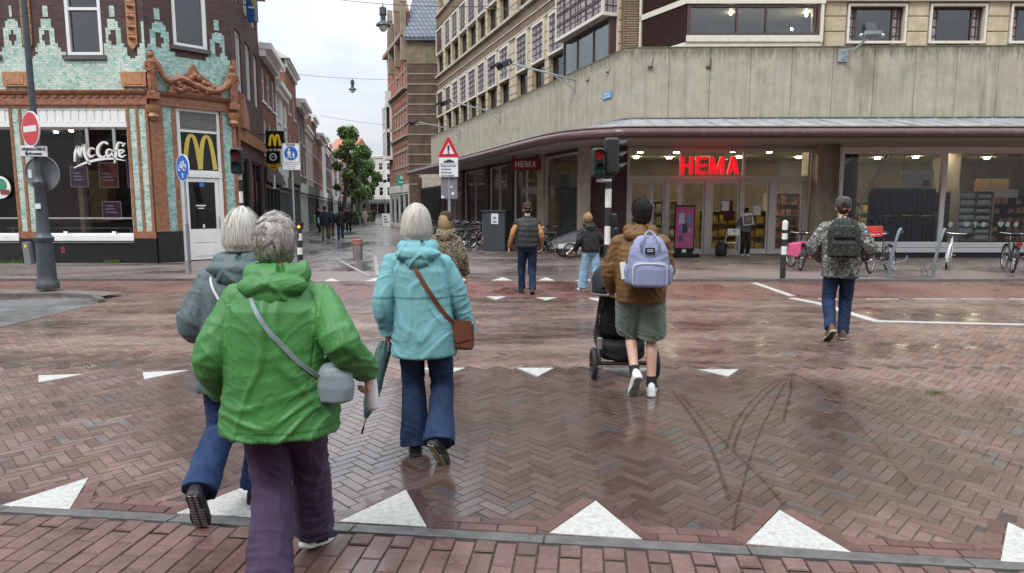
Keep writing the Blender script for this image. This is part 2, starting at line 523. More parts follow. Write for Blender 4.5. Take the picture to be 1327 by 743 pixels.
# the near teeth: (base left, base right, apex) as pixels, measured on the photograph
TEETH_NEAR = [((0, 657), (89, 663), (115, 620)), ((229, 666), (352, 673), (322, 630)), ((440, 677), (553, 684), (526, 636)),
   ((712, 692), (832, 700), (772, 650)), ((967, 706), (1103, 717), (1010, 662)), ((1296, 731), (1440, 742), (1306, 678))]
teeth_near = [[gnd(*p) for p in t] for t in TEETH_NEAR]
def inside_tri(p, tri, grow):
 s = []
 for i in range(3):
  a, b = tri[i], tri[(i + 1) % 3]
  d = (b - a); n = Vector((d.y, -d.x, 0)).normalized()
  if n.dot(tri[(i + 2) % 3] - a) > 0: n = -n
  s.append(n.dot(p - a))
 return max(s) < grow
def herring(x0, x1, y0, y1, L=.205, W=.072, ang=R(45), keep=None, ox=0, oy=0):
 out = []
 ca, sa = math.cos(ang), math.sin(ang)
 rad = math.hypot(x1 - x0, y1 - y0) / 2 + 1
 mx, my = (x0 + x1) / 2, (y0 + y1) / 2
 nb = int(rad / L) + 2; na = int(2 * rad / W) + 4
 for j in range(-nb, nb):
  for i in range(-na, na):
   for kind in (0, 1):
    if kind == 0: u, v = i * W + j * L + L / 2, i * W - j * L + W / 2; a = 0
    else: u, v = i * W + j * L + L + W / 2, i * W - j * L + W - L / 2; a = math.pi / 2
    X = mx + u * ca - v * sa + ox; Y = my + u * sa + v * ca + oy
    if not (x0 < X < x1 and y0 < Y < y1): continue
    if abs(X) > .86 * Y + 4.2: continue
    if keep and not keep(X, Y): continue
    out.append((X, Y, L / 2, W / 2, a + ang + rng.normal(0, .008)))
 return out
def keep_near(X, Y):
 p = Vector((X, Y, 0))
 if -(p - K0).dot(KN) < .215 or (p - K0).dot(KD) < -6 or (p - K0).dot(KD) > 14: return False
 return not any(inside_tri(p, t, .03) for t in teeth_near)
brickobj('road', herring(-10, 10, 2.0, 6.75, keep=keep_near), M_herring)
def keep_mid(X, Y):
 # the bus lane comes out of the brick field on the left as grey asphalt
 if Y > 12.05 and X > -5.2: return False
 n = len(ASPH); c = False
 for i in range(n):
  a, b = ASPH[i], ASPH[(i + 1) % n]
  if (a.y > Y) != (b.y > Y) and X < (b.x - a.x) * (Y - a.y) / (b.y - a.y) + a.x: c = not c
 return not c
ASPH = [gnd(-260, 392), gnd(0, 389), gnd(112, 386), gnd(122, 394), gnd(60, 410), gnd(0, 424), gnd(-260, 455)]
rest = herring(-14.5, 14.5, 6.75, 13.0, L=.21, W=.078, ang=R(45), keep=keep_mid)
brickobj('bus_road', rest, M_herring2, zj=.0014)
sheet('road_base', [(-16, 1.4), (16, 1.4), (16, 12.04), (-5.3, 12.04), (-5.5, 13.0), (-16, 13.0)], -.004, M_joint)
# soldier courses round the near teeth, gutter and kerb
M_border = realbrick('border_brick', [(0, (.07, .035, .03)), (.5, (.11, .055, .047)), (1, (.14, .075, .065))])
rects = []
for tri in teeth_near:
 cen = (tri[0] + tri[1] + tri[2]) / 3
 for a, b in ((tri[0], tri[2]), (tri[2], tri[1])):
  d = (b - a); L = d.length; d.normalize()
  n = Vector((d.y, -d.x, 0))
  if n.dot(cen - a) > 0: n = -n
  k = max(1, round(L / .2)); st = L / k
  for i in range(k):
   c = a + d * (st * (i + .5)) + n * .045
   rects.append((c.x, c.y, st / 2, .04, math.atan2(d.y, d.x)))
Ltot = 14; s = -6.0
while s < Ltot:
 for d_, hw in ((.20, .037), (.125, .037)):
  c = kp(s + .1 + (.1 if d_ < .15 else 0), d_ + .01)
  rects.append((c.x, c.y, .102, hw, math.atan2(KD.y, KD.x)))
 s += .206
brickobj('gutter', rects, M_border, lift=.0025)
M_kerb = pm('kerb_concrete', (.115, .112, .108), .35, var=.3, scale=9, bump=.5, bscale=120, dirt=((.07, .06, .055), .7), roughvar=.2)
mb = MB(); s = -6.0
while s < 14:
 a, b = s + .004, s + .996
 q = [kp(a, -.02), kp(b, -.02), kp(b, .092), kp(a, .092)]
 mb.add([(p.x, p.y, -.03) for p in q] + [(q[0].x, q[0].y, .022), (q[1].x, q[1].y, .022), (q[2].x, q[2].y, .004), (q[3].x, q[3].y, .004)],
  [(4, 5, 6, 7), (0, 1, 5, 4), (1, 2, 6, 5), (2, 3, 7, 6), (3, 0, 4, 7)])
 s += 1.0
mb.build('kerb', M_kerb, kind='structure', bevel=.004)
# near pavement: rows square to the kerb
M_pave = realbrick('pavement_brick', [(0, (.09, .05, .041)), (.4, (.122, .066, .055)), (.8, (.142, .079, .067)), (1, (.155, .09, .078))], wscale=1.4, wet=(.2, .5), dark=.75)
rects = []
W, L = .1045, .212
for i in range(-57, 134):
 for j in range(0, 12):
  s = i * W; d = -.03 - (j + .5) * L - (L / 2 if i % 2 else 0) + L / 2
  c = kp(s, d - .02)
  if d - .02 > -.03 - L / 2:
   # half brick against the kerb
   c = kp(s, -.03 - L / 4); rects.append((c.x, c.y, L / 4, W / 2, math.atan2(KN.y, KN.x)))
   continue
  if c.y < .2: continue
  rects.append((c.x, c.y, L / 2, W / 2, math.atan2(KN.y, KN.x)))
pav = brickobj('pavement', rects, M_pave, bevel=.004, zj=.001, gap=.0025)
pav.location.z = .02
q = [kp(-6, -.02), kp(14.2, -.02), kp(14.2, -9), kp(-6, -9)]
sheet('pavement_base', q, .009, M_joint)
# white marks
M_mark = pm('road_paint', (.43, .425, .395), .6, var=.16, scale=40, bump=1.0, bscale=160, dirt=((.20, .17, .15), .85))
for tri in teeth_near:
 mb = MB()
 mb.prism([(p.x, p.y) for p in tri], 'z', -.01, .007)
 mb.build('give_way_mark', M_mark, kind='structure', bevel=.002)
FAR_TEETH = [((50, 488), (110, 486), (50, 497)), ((185, 484), (245, 481), (187, 493)), ((545, 478), (603, 478), (577, 487)), ((670, 478), (718, 478), (697, 489)), ((782, 478), (845, 478), (815, 488)), ((903, 480), (957, 480), (944, 489))]
FAR_TEETH += [((630, 385), (656, 385), (643, 389)), ((695, 386), (722, 386), (708, 390)), ((762, 387), (785, 387), (775, 391)), ((575, 384), (594, 384), (585, 388))]
FAR_TEETH += [((579, 364), (608, 364), (593, 360)), ((638, 364), (664, 364), (651, 360)), ((697, 364), (719, 364), (708, 360)), ((745, 365), (768, 364), (757, 361)), ((420, 365), (440, 365), (429, 361)), ((473, 365), (493, 365), (489, 360)), ((520, 364), (548, 364), (534, 360))]
for t in FAR_TEETH:
 P = [gnd(*p) for p in t]
 mb = MB(); mb.prism([(p.x, p.y) for p in P], 'z', -.01, .011)
 mb.build('give_way_mark', M_mark, kind='structure')
def stripe(pts, w, name='road_marking', z=.011):
 P = [gnd(*p) for p in pts]
 for a, b in zip(P, P[1:]):
  d = (b - a).normalized(); n = Vector((-d.y, d.x, 0)) * w / 2
  mb = MB(); mb.prism([(q.x, q.y) for q in (a - n, b - n, b + n, a + n)], 'z', -.01, z)
  mb.build(name, M_mark, kind='structure')
# ---- red cycle track, far pavement, side street
M_cycle_s = wetmat('cycle_brick', (.15, .062, .052), (.185, .08, .066), (.07, .035, .03), .21, .07, rot=R(90), wscale=.8, wet=(.14, .5), dark=.6, off=0.0, mw=.006)
M_cycle = wetmat('cycle_asphalt', (.125, .062, .05), (.17, .088, .073), (.07, .035, .03), 1, 1, brick=False, wscale=.5, wet=(.18, .5), dark=.7)
M_far = wetmat('far_pavement_brick', (.17, .13, .115), (.225, .175, .16), (.045, .035, .03), .21, .1, rot=.02, wscale=.45, wet=(.14, .5), dark=.6, stretch=(.5, 1, 1))
M_street = wetmat('street_brick', (.17, .145, .14), (.22, .19, .185), (.05, .042, .04), .21, .08, rot=R(45), wscale=.4, wet=(.06, .34), dark=.62, stretch=(1, .5, 1))
M_asph = wetmat('grey_asphalt', (.10, .10, .10), (.145, .145, .145), (0, 0, 0), 1, 1, brick=False, wscale=.8, wet=(.25, .6), dark=.8)
YC0, YC1 = 12.05, 15.0
sheet('cycle_path', [(-1.2, YC0), (4.5, YC0), (4.5, YC1), (-5.4, YC1), (-5.4, YC0)], -.003, M_cycle_s)
sheet('cycle_path', [(4.5, YC0), (40, YC0 + .0), (40, YC1), (4.5, YC1)], -.003, M_cycle)
sheet('cycle_path', [(-40, 13.2), (-12, 13.05), (-5.4, 12.4), (-5.4, YC1), (-40, YC1 + .3)], -.003, M_cycle)
sheet('bus_road', [(14.4, 2), (40, 2), (40, YC0), (14.4, YC0)], -.002, M_cycle_s)
sheet('far_pavement', [(-60, YC1), (60, YC1), (60, 34), (-60, 34)], -.004, M_far)
sheet('side_street', [(-8.7, 17.5), (-3.2, 17.3), (-.5, 24.5), (-10, 54), (-20, 115), (-34, 150), (-60, 160), (-22, 90), (-9.6, 24)], 0.0, M_street)
# grey asphalt strip with a kerb where the lamp post stands
A = [gnd(-260, 392), gnd(0, 389), gnd(112, 386), gnd(122, 394), gnd(60, 410), gnd(0, 424), gnd(-260, 455)]
sheet('bus_road', A, -.001, M_asph)
mb = MB()
P = [gnd(-260, 384), gnd(0, 385), gnd(80, 384.5), gnd(118, 387), gnd(127, 393)]
for a, b in zip(P, P[1:]):
 d = (b - a).normalized(); n = Vector((-d.y, d.x, 0)) * .12
 q = [a, b, b + n, a + n]
 mb.prism([(p.x, p.y) for p in q], 'z', -.02, .065)
mb.build('kerb', M_kerb, kind='structure')
Q = [gnd(-260, 383), gnd(0, 384), gnd(80, 383.5), gnd(116, 386), gnd(135, 388), gnd(160, 383), gnd(60, 379), gnd(-260, 378)]
sheet('pavement', Q, .064, M_far)
# kerb between cycle track and far pavement on the right
mb = MB()
x = 3.2
while x < 30:
 mb.box(x + .004, x + .996, YC1 - .10, YC1 + .05, -.03, .05)
 x += 1.0
mb.build('kerb', M_kerb, kind='structure')
mb = MB()
x = -40
while x < -6.2:
 mb.box(x + .004, x + .996, YC1 + .0, YC1 + .14, -.03, .05)
 x += 1.0
mb.build('kerb', M_kerb, kind='structure')
stripe([(977, 367), (1026, 384)], .13)
stripe([(1026, 387), (1062, 394), (1096, 405), (1132, 416)], .16)
stripe([(1130, 417), (1327, 421.5), (1500, 425)], .12)
for a in range(1060, 1330, 62): stripe([(a, 388), (a + 42, 388.2)], .05)
for a in range(640, 900, 64): pass
# thin tyre tracks left in the wet on the bricks
M_track = bpy.data.materials.new('wet_track'); M_track.use_nodes = True
_t = NT(M_track); _t.n.clear()
_a = _t.new('ShaderNodeBsdfTransparent'); _a.inputs['Color'].default_value = (.80, .76, .73, 1)
_b = _t.new('ShaderNodeBsdfTransparent')
_o = _t.new('ShaderNodeOutputMaterial'); _m = _t.new('ShaderNodeMixShader')
_t.link(_t.ramp(_t.noise(_t.coords(), 14, 5, .7), [(.34, 0.0), (.5, 1.0)]), _m.inputs[0]); _t.link(_b.outputs[0], _m.inputs[1]); _t.link(_a.outputs[0], _m.inputs[2]); _t.link(_m.outputs[0], _o.inputs['Surface'])
def track(pts, w=.018):
 P = [gnd(*p) for p in pts]
 # smooth curve
 Q = []
 for i in range(len(P) - 1):
  p0, p1, p2, p3 = P[max(i - 1, 0)], P[i], P[i + 1], P[min(i + 2, len(P) - 1)]
  for k in range(8):
   s = k / 8
   Q.append(.5 * ((2 * p1) + (p2 - p0) * s + (2 * p0 - 5 * p1 + 4 * p2 - p3) * s * s + (3 * p1 - p0 - 3 * p2 + p3) * s ** 3))
 Q.append(P[-1])
 vs, fs = [], []
 for i, p in enumerate(Q):
  d = (Q[min(i + 1, len(Q) - 1)] - Q[max(i - 1, 0)]).normalized(); n = Vector((-d.y, d.x, 0)) * w / 2
  vs += [(p.x + n.x, p.y + n.y, .0075), (p.x - n.x, p.y - n.y, .0075)]
 for i in range(len(Q) - 1): fs.append((2 * i, 2 * i + 1, 2 * i + 3, 2 * i + 2))
 mb = MB(); mb.add(vs, fs); mb.build('tyre_track', M_track, kind='structure')
track([(1025, 484), (990, 505), (955, 545), (940, 585)])
track([(1028, 484), (1000, 505), (965, 545), (950, 585)], .02)
track([(1025, 484), (1090, 515), (1170, 552), (1327, 608)], .03)
track([(1026, 486), (1024, 510), (1015, 545)], .025)
track([(870, 505), (900, 545), (925, 590), (945, 650)], .025)
track([(880, 510), (935, 570), (985, 620), (1015, 655)], .02)
track([(1024, 485), (985, 560), (960, 640), (950, 690)], .014)
track([(1060, 500), (1120, 560), (1190, 640)], .012)
# a tuft of weed between the bricks
M_weed = pm('weed_leaf', (.07, .16, .03), .5, var=.4, scale=30)
mb = MB()
c0 = gnd(1212, 510)
for i in range(60):
 a = random.uniform(0, 6.28); r = random.uniform(0, .10)
 p = c0 + Vector((math.cos(a) * r, math.sin(a) * r * .5, 0)); h = random.uniform(.01, .035); b = random.uniform(0, 6.28)
 d = Vector((math.cos(b), math.sin(b), 0)) * .018
 mb.add([p - d * .3, p + d * .3 + Vector((0, 0, .003)), p + d + Vector((0, 0, h))], [(0, 1, 2)])
mb.build('weeds', M_weed, kind='stuff', label='small green weed growing between the road bricks')
# =================================================================== BUILDINGS
M_brown = brickmat('brown_brick', (.070, .038, .034), (.105, .058, .05), (.06, .05, .046), .21, .062, .008)
M_tile = brickmat('mint_glazed_tile', (.33, .52, .44), (.60, .68, .60), (.36, .36, .31), .15, .062, .009, rough=.22, bump=.35, spec=.6, extra=(.10, .34, .28))
M_tile2 = brickmat('teal_glazed_tile', (.18, .40, .35), (.42, .60, .53), (.34, .34, .30), .15, .062, .008, rough=.2, bump=.35, spec=.6, extra=(.08, .30, .26))
M_terra = pm('terracotta', (.275, .115, .06), .4, var=.45, scale=13, bump=1.0, bscale=42, dirt=((.12, .05, .03), .5))
M_terra2 = pm('orange_terracotta', (.40, .19, .088), .45, var=.3, scale=14, bump=.6, bscale=24, dirt=((.10, .05, .03), .6))
M_white = pm('white_paint', (.74, .74, .72), .4, var=.05, scale=3, dirt=((.5, .49, .46), .3))
M_black = pm('black_stone', (.012, .012, .013), .25, var=.3, scale=20, roughvar=.1)
M_blackm = pm('black_metal', (.018, .018, .02), .4, var=.2)
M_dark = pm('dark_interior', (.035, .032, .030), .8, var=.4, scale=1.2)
M_metal = pm('grey_metal', (.33, .34, .35), .4, metal=.7, var=.12)
M_glass = glassmat('window_glass', refl=.025)
M_glass2 = glassmat('upper_window_glass', tint=(.5, .55, .55), refl=.10)
M_lamp = pm('ceiling_lamp_light', (1.0, .86, .62), .5, var=0, emis=55)
M_yellow = pm('yellow_sign', (.85, .62, .03), .4, var=.08)
M_yellowd = pm('ochre_sign', (.55, .43, .08), .4, var=.08)
M_wood = pm('pale_wood', (.32, .20, .10), .5, var=.25, scale=4)
M_poster = pm('purple_poster', (.07, .02, .055), .6, var=.5, scale=3)
M_posterr = pm('red_poster', (.20, .035, .03), .6, var=.4, scale=3)
M_stone = pm('pale_stone', (.42, .37, .28), .7, var=.2, scale=5, bump=.3, dirt=((.15, .13, .10), .5))
M_sill = pm('dark_stone_sill', (.085, .08, .08), .6, var=.2)
M_blind = pm('grey_blind', (.20, .19, .18), .6, var=.15)
def smooth_pts(P, k=8, closed=False):
 P = [Vector(p) for p in P]
 Q = []
 n = len(P)
 for i in range(n - 1):
  p0, p1, p2, p3 = P[max(i - 1, 0)], P[i], P[i + 1], P[min(i + 2, n - 1)]
  for j in range(k):
   s = j / k
   Q.append(.5 * ((2 * p1) + (p2 - p0) * s + (2 * p0 - 5 * p1 + 4 * p2 - p3) * s * s + (3 * p1 - p0 - 3 * p2 + p3) * s ** 3))
 Q.append(P[-1])
 return Q
def stroke(mb, pts, w, y0, y1, sm=True):
 """a pen stroke in the local x-z plane, w wide, y0..y1 thick"""
 P = [Vector((p[0], 0, p[1])) for p in pts]
 if sm: P = smooth_pts(P, 6)
 ww = w if isinstance(w, (list, tuple)) else [w] * len(P)
 if len(ww) != len(P): ww = list(np.interp(np.linspace(0, 1, len(P)), np.linspace(0, 1, len(ww)), ww))
 vs, fs = [], []
 for i, p in enumerate(P):
  d = P[min(i + 1, len(P) - 1)] - P[max(i - 1, 0)]
  d = d.normalized() if d.length > 1e-6 else Vector((1, 0, 0))
  n = Vector((-d.z, 0, d.x)) * ww[i] / 2
  for yy in (y0, y1):
   vs += [(p.x + n.x, yy, p.z + n.z), (p.x - n.x, yy, p.z - n.z)]
 for i in range(len(P) - 1):
  a, b = i * 4, i * 4 + 4
  fs += [(a, a + 1, b + 1, b), (a + 2, b + 2, b + 3, a + 3), (a, b, b + 2, a + 2), (a + 1, a + 3, b + 3, b + 1)]
 L = (len(P) - 1) * 4
 fs += [(0, 2, 3, 1), (L, L + 1, L + 3, L + 2)]
 return mb.add(vs, fs)
def arches(mb, x0, x1, z0, z1, w, y0, y1):
 """two tall arches side by side"""
 W = (x1 - x0 - w) / 2; H = z1 - z0 - w * .5
 for s in (0, 1):
  a = x0 + w / 2 + s * W
  pts = []
  for k in range(25):
   t = -1 + 2 * k / 24
   pts.append((a + W * (t + 1) / 2, z0 + H * (1 - abs(t) ** 2.6)))
  stroke(mb, pts, [w, w * .9, w * .6, w * .9, w], y0 - .002 * s, y1 + .002 * s, sm=False)
def Mloc(x, y, a, z=0): return Matrix.Translation((x, y, z)) @ Matrix.Rotation(a, 4, 'Z')
# ------------------------------------------------------------------ the café corner
YA = 20.0; XC = -10.8
bld = empty('cafe_building', (XC, YA, 0), 0, 'corner building with mint glazed tiles, terracotta cornice and café windows', 'building')
def fx(px, py=200): return at(px, py, YA).x - XC
def fz(py, px=100): return at(px, py, YA).z
ZC0, ZC1 = fz(140), fz(118)          # terracotta cornice
ZF = fz(165)                         # under the white fascia
ZS1, ZS0 = fz(305), fz(312)          # white sill
HB_ = 11.5
MA = Matrix(); MC = Mloc(0, 0, R(45)); MSd = Mloc(1.79, 1.79, R(102.4))
WC = 2.53
# window pitch
pitch = 3.08
wx = [(fx(86, 60) - k * pitch, fx(133, 60) - k * pitch) for k in range(4)]
wz0, wz1 = fz(72), fz(-60)
brick = MB(); brick.mi = 0
holes = [(a, b, wz0, wz1) for a, b in wx]
wallgrid(brick, 0, HB_, holes, .16, z0=ZC1, x0=-15)
brick.M = MC
uw0, uw1 = .80, 1.80
cz0, cz1 = at(255, 62, 20.9).z, at(255, -70, 20.9).z
wallgrid(brick, WC, HB_, [(uw0, uw1, cz0, cz1)], .16, z0=ZC1)
brick.M = MSd
side_h = [(.8, 1.8, 5.6, 7.6), (2.7, 3.7, 5.6, 7.6), (4.4, 5.3, 5.6, 7.6), (.8, 1.8, 8.6, 9.9), (2.7, 3.7, 8.6, 9.9), (4.4, 5.3, 8.6, 9.9), (.5, 2.4, .5, 3.4), (2.9, 5.4, .3, 3.4)]
wallgrid(brick, 5.85, 10.3, side_h, .16)
brick.M = Matrix()
brick.box(-15, -.02, .3, .34, 0, .3)
brick.add([(-15, 0, HB_), (0, 0, HB_), (1.79, 1.79, HB_), (.6, 7.3, HB_ - 1.2), (-15, 7.3, HB_)], [(0, 1, 2, 3, 4)])
brick.quad((.53, 7.5, 0), (-15, 7.5, 0), (-15, 7.5, HB_), (.53, 7.5, HB_))
brick.quad((-15, 7.5, 0), (-15, 0, 0), (-15, 0, HB_), (-15, 7.5, HB_))
brick.build('wall', M_brown, bld)
# stepped mint pinnacles laid into the brown brick
def green(px, py, cents, strips):
 if py >= 68:
  return not any(abs(px - s) < (79 - py) * .9 for s in strips)
 for c in cents:
  d = abs(px - c)
  if py < 25: hw = 3 if py > 9 else 0
  elif py < 27: hw = 0
  elif py < 31: hw = 5.2
  elif py < 37: hw = 7.6
  elif py < 58: hw = 10
  elif py < 63: hw = 12.5
  else: hw = 16
  if d < hw:
   if (42 < py < 60 and d < 3) or (47 < py < 55 and d < 5): return False
   return True
 return False
sc = (fx(140, 60) - fx(40, 60)) / 100.0
tile = MB(); tile2 = MB()
ch, bw = .062, .075
for M_, mbx, x0, x1, cents, strips, wh, pxof in (
  (MA, tile, -15 + .0, 0.0, None, None, holes, lambda x: 40 + (x - fx(40, 60)) / sc),
  (MC, tile2, 0.0, WC, [227 - 3, 294 + 1], [], [(uw0, uw1, cz0, cz1)], lambda x: 207 + x / WC * 105)):
 mbx.M = M_
 if cents is None:
  cents = [c - 131 * k for k in range(5) for c in (17.5 + 131 * 0, 62)] + [147.5, 193]
  strips = [171 - 131 * k for k in range(6)]
 z = ZC1
 while z < fz(8):
  py = 118 - (z - ZC1) / (fz(68) - ZC1) * 50
  run = None
  x = x0
  while x < x1 + bw:
   g_ = x < x1 and green(pxof(x + bw / 2), py, cents, strips) and not any(h[0] - .02 < x + bw / 2 < h[1] + .02 and z > h[2] - .2 for h in wh)
   if g_ and run is None: run = x
   if not g_ and run is not None:
    mbx.box(run, min(x, x1 - .001), -.012, .03, z, z + ch); run = None
   x += bw
  z += ch
tile.build('mint_tile_panel', M_tile, bld)
# orange ornament strips
for k in range(4):
 strip = MB()
 c = fx(171, 30) - pitch * k
 zb, zt = fz(63), fz(-40)
 strip.prism([(c - .14, zt), (c - .14, zb + .12), (c, zb - .05), (c + .14, zb + .12), (c + .14, zt)], 'y', -.05, .01)
 z = zb + .25
 while z < zt:
  strip.lathe([(.0, 0), (.05, .02), (.09, .0), (.11, .03)], (c, -.055, z), 10)
  strip.mi = 0
  strip.box(c - .11, c + .11, -.065, -.05, z + .14, z + .17)
  z += .3
 strip.build('terracotta_strip', M_terra2, bld)
# tiles on piers and chamfer
pw = (fx(38, 115) - fx(10, 115))
piers = [(-pw, 0.0), (fx(22, 300) - 0.0, fx(22, 300) + pw)]
piers = [(fx(192, 120), -.03), (fx(11, 120), fx(38, 120)), (fx(11, 120) - 4.3, fx(38, 120) - 4.3), (fx(11, 120) - 8.6, fx(38, 120) - 8.6)]
zt = fz(113)
for a, b in piers:
 pier = MB()
 w = b - a
 if w < .45: a = b - .62; w = .62
 pier.mi = 0
 pier.box(a, b, -.03, .3, fz(300), zt - .05)
 for u in (.02, .47, .93): pier.mi = 1; pier.box(a + w * u - .03, a + w * u + .05, -.055, -.031, fz(300), zt - .05)
 pier.box(a - .03, b + .03, -.06, .0, fz(309), fz(300))
 pier.mi = 2; pier.box(a - .06, b + .06, -.12, .0, zt - .0, zt + .42)
 pier.box(a + .06, b - .06, -.135, -.12, zt + .06, zt + .36)
 pier.build('tiled_pier', [M_tile, M_terra, M_terra2], bld)
tile2.M = MC
tile2.box(.36, .74, -.03, .1, .95, 5.05); tile2.box(2.10, 2.42, -.03, .1, .95, 5.05)
tile2.build('teal_tile_panel', M_tile2, bld)
# cornice in profile, both walls
cor = MB()
prof = [(0.02, ZC0), (-.06, ZC0), (-.06, ZC0 + .06), (-.10, ZC0 + .08), (-.10, ZC1 - .14), (-.16, ZC1 - .1), (-.2, ZC1 - .03), (-.2, ZC1), (.02, ZC1)]
cor.prism(prof, 'x', -15, .0)
for k in range(60):
 cor.box(-15 + k * .25, -15 + k * .25 + .12, -.13, -.10, ZC1 - .2, ZC1 - .15)
cor.M = MC
ZL = 4.72
cor.prism([(0.02, ZL), (-.10, ZL), (-.10, ZC1 - .14), (-.2, ZC1 - .08), (-.26, ZC1), (.02, ZC1)], 'x', 0, WC)
cor.box(.85, 2.0, -.115, -.10, ZL + .1, ZL + .32)
cor.box(.0, .34, -.08, .1, .95, ZL); cor.box(.60, .72, -.05, .08, .95, ZL) ; cor.box(2.42, WC, -.08, .1, .95, ZL); cor.box(2.06, 2.12, -.05, .08, .95, ZL)
cor.M = MSd
cor.box(0, .3, -.1, .05, .9, 6.4); cor.box(0, 5.85, -.12, .05, 3.9, 4.3); cor.box(0, 5.85, -.35, .05, 9.9, 10.3)
cor.prism([(.25, 4.3), (.5, 5.4), (1.3, 4.7), (1.3, 4.3)], 'y', -.25, -.05)
cor.build('terracotta_cornice', M_terra, bld)
# swag ornament and the two figures above the door
orn = MB(); orn.M = MC
pts = smooth_pts([(.12, -.2, ZC1 + .95), (.5, -.22, ZC1 + .35), (.9, -.22, ZC1 + .45), (1.3, -.22, ZC1 + .3), (1.8, -.22, ZC1 + .18), (2.2, -.22, ZC1 + .35), (2.45, -.2, ZC1 + .75)], 5)
orn.tube(pts, [.07 + .05 * abs(math.sin(i * .9)) for i in range(len(pts))], 8)
orn.prism([(.5, ZC1), (.62, ZC1 + .3), (.9, ZC1 + .5), (1.1, ZC1 + .66), (1.28, ZC1 + .95), (1.45, ZC1 + .66), (1.7, ZC1 + .5), (2.0, ZC1 + .28), (2.15, ZC1)], 'y', -.2, -.05)
for i in range(34):
 u = random.uniform(.6, 2.0); zz = ZC1 + random.uniform(.08, .55) * (1 - abs(u - 1.3) / 1.0) + .05
 orn.ball((u, -.22, zz), random.uniform(.045, .10), 8, 6)
orn.build('swag_ornament', M_terra, bld)
for u, zb in ((.08, ZC1 - .05), (WC - .08, ZC1 - .12)):
 st = MB(); st.M = MC @ Matrix.Translation((u, -.1, zb)) @ Matrix.Scale(.78, 4) @ Matrix.Translation((-u, .1, -zb))
 st.box(u - .2, u + .2, -.36, .0, zb - .25, zb)
 st.lathe([(.16, 0), (.12, .05), (.15, .3), (.14, .5), (.17, .75), (.19, 1.0), (.20, 1.12), (.08, 1.2), (.07, 1.24), (.12, 1.32), (.125, 1.42), (.08, 1.5), (.10, 1.53), (.02, 1.56)], (u, -.2, zb), 12)
 for s in (-1, 1):
  st.tube([(u + s * .18, -.2, zb + 1.1), (u + s * .25, -.24, zb + .85), (u + s * .1, -.36, zb + .75)], [.06, .055, .045], 8)
  st.tube([(u + s * .08, -.22, zb + .6), (u + s * .09, -.28, zb + .3), (u + s * .08, -.24, zb)], [.09, .075, .06], 8)
 st.build('statue', M_terra, bld)
# capital consoles under the figures
for u in (.08, WC - .08):
 con = MB(); con.M = MC
 con.lathe([(.06, 0), (.16, .1), (.13, .2), (.2, .32), (.22, .42)], (u, -.14, ZC1 - .85), 10)
 con.build('console', M_terra2, bld)
# shop windows on the main front
def poster(mb, x0, x1, z0, z1, y): mb.box(x0, x1, y, y + .01, z0, z1)
M_frameg = pm('brushed_frame', (.42, .42, .41), .35, metal=.6, var=.08)
bays = [(piers[1][1] + .03, -.68), (piers[2][1] + .03, piers[1][0] - .03), (piers[3][1] + .03, piers[2][0] - .03)]
for bi, (a, b) in enumerate(bays):
 fr = MB()
 frame(fr, a, b, ZS1, ZF, .06, .06, .14)
 fr.mi = 1; zr = fz(283); fr.box(a + .06, b - .06, .04, .09, zr - .025, zr + .025); fr.mi = 0
 w = fr.build('window', [M_white, M_frameg], bld)
 pn = MB(); pn.quad((a + .05, .10, ZS1 + .05), (b - .05, .10, ZS1 + .05), (b - .05, .10, ZF - .05), (a + .05, .10, ZF - .05))
 pn.build('pane', M_glass, w)
fas = MB()
for a, b in bays:
 fas.box(a - .02, b + .02, .0, .1, ZF, ZC0 - .002)
 fas.box(a - .02, b + .02, -.05, .0, ZF, ZF + .13); fas.box(a - .02, b + .02, -.03, .0, ZC0 - .06, ZC0 - .004)
 x = a
 while x < b - .1:
  fas.box(x + .02, x + .2, -.02, .0, ZF + .15, ZC0 - .08); x += .235
fas.build('fascia', M_white, bld)
sill = MB()
for a, b in bays: sill.box(a - .02, b + .02, -.1, .16, ZS0, ZS1)
sill.build('sill', M_white, bld)
ris = MB()
ris.box(-15, -.0, -.02, .2, -.1, ZS0 - .04); ris.mi = 1; ris.box(-15, -.0, -.06, .1, ZS0 - .065, ZS0 - .035); ris.mi = 0
for a, b in piers[:]: ris.box(min(a, b - .6) - .04, b + .04, -.07, .05, -.1, fz(309))
ris.M = MC; ris.box(0, .72, -.06, .1, -.1, .95); ris.box(2.1, WC, -.06, .1, -.1, .95)
ris.M = MSd; ris.box(0, 5.85, -.05, .1, -.1, .5)
ris.build('plinth', [M_black, M_frameg], bld)
for px in (84, 147):
 st = MB(); st.box(fx(px, 303) - .06, fx(px, 303) + .06, .03, .05, ZS0 + .1, ZS0 + .28); st.build('sticker', M_white, bld)
st = MB(); st.box(fx(82.5, 323) - .06, fx(82.5, 323) + .06, -.035, -.02, fz(328), fz(320)); st.build('sticker', M_posterr, bld)
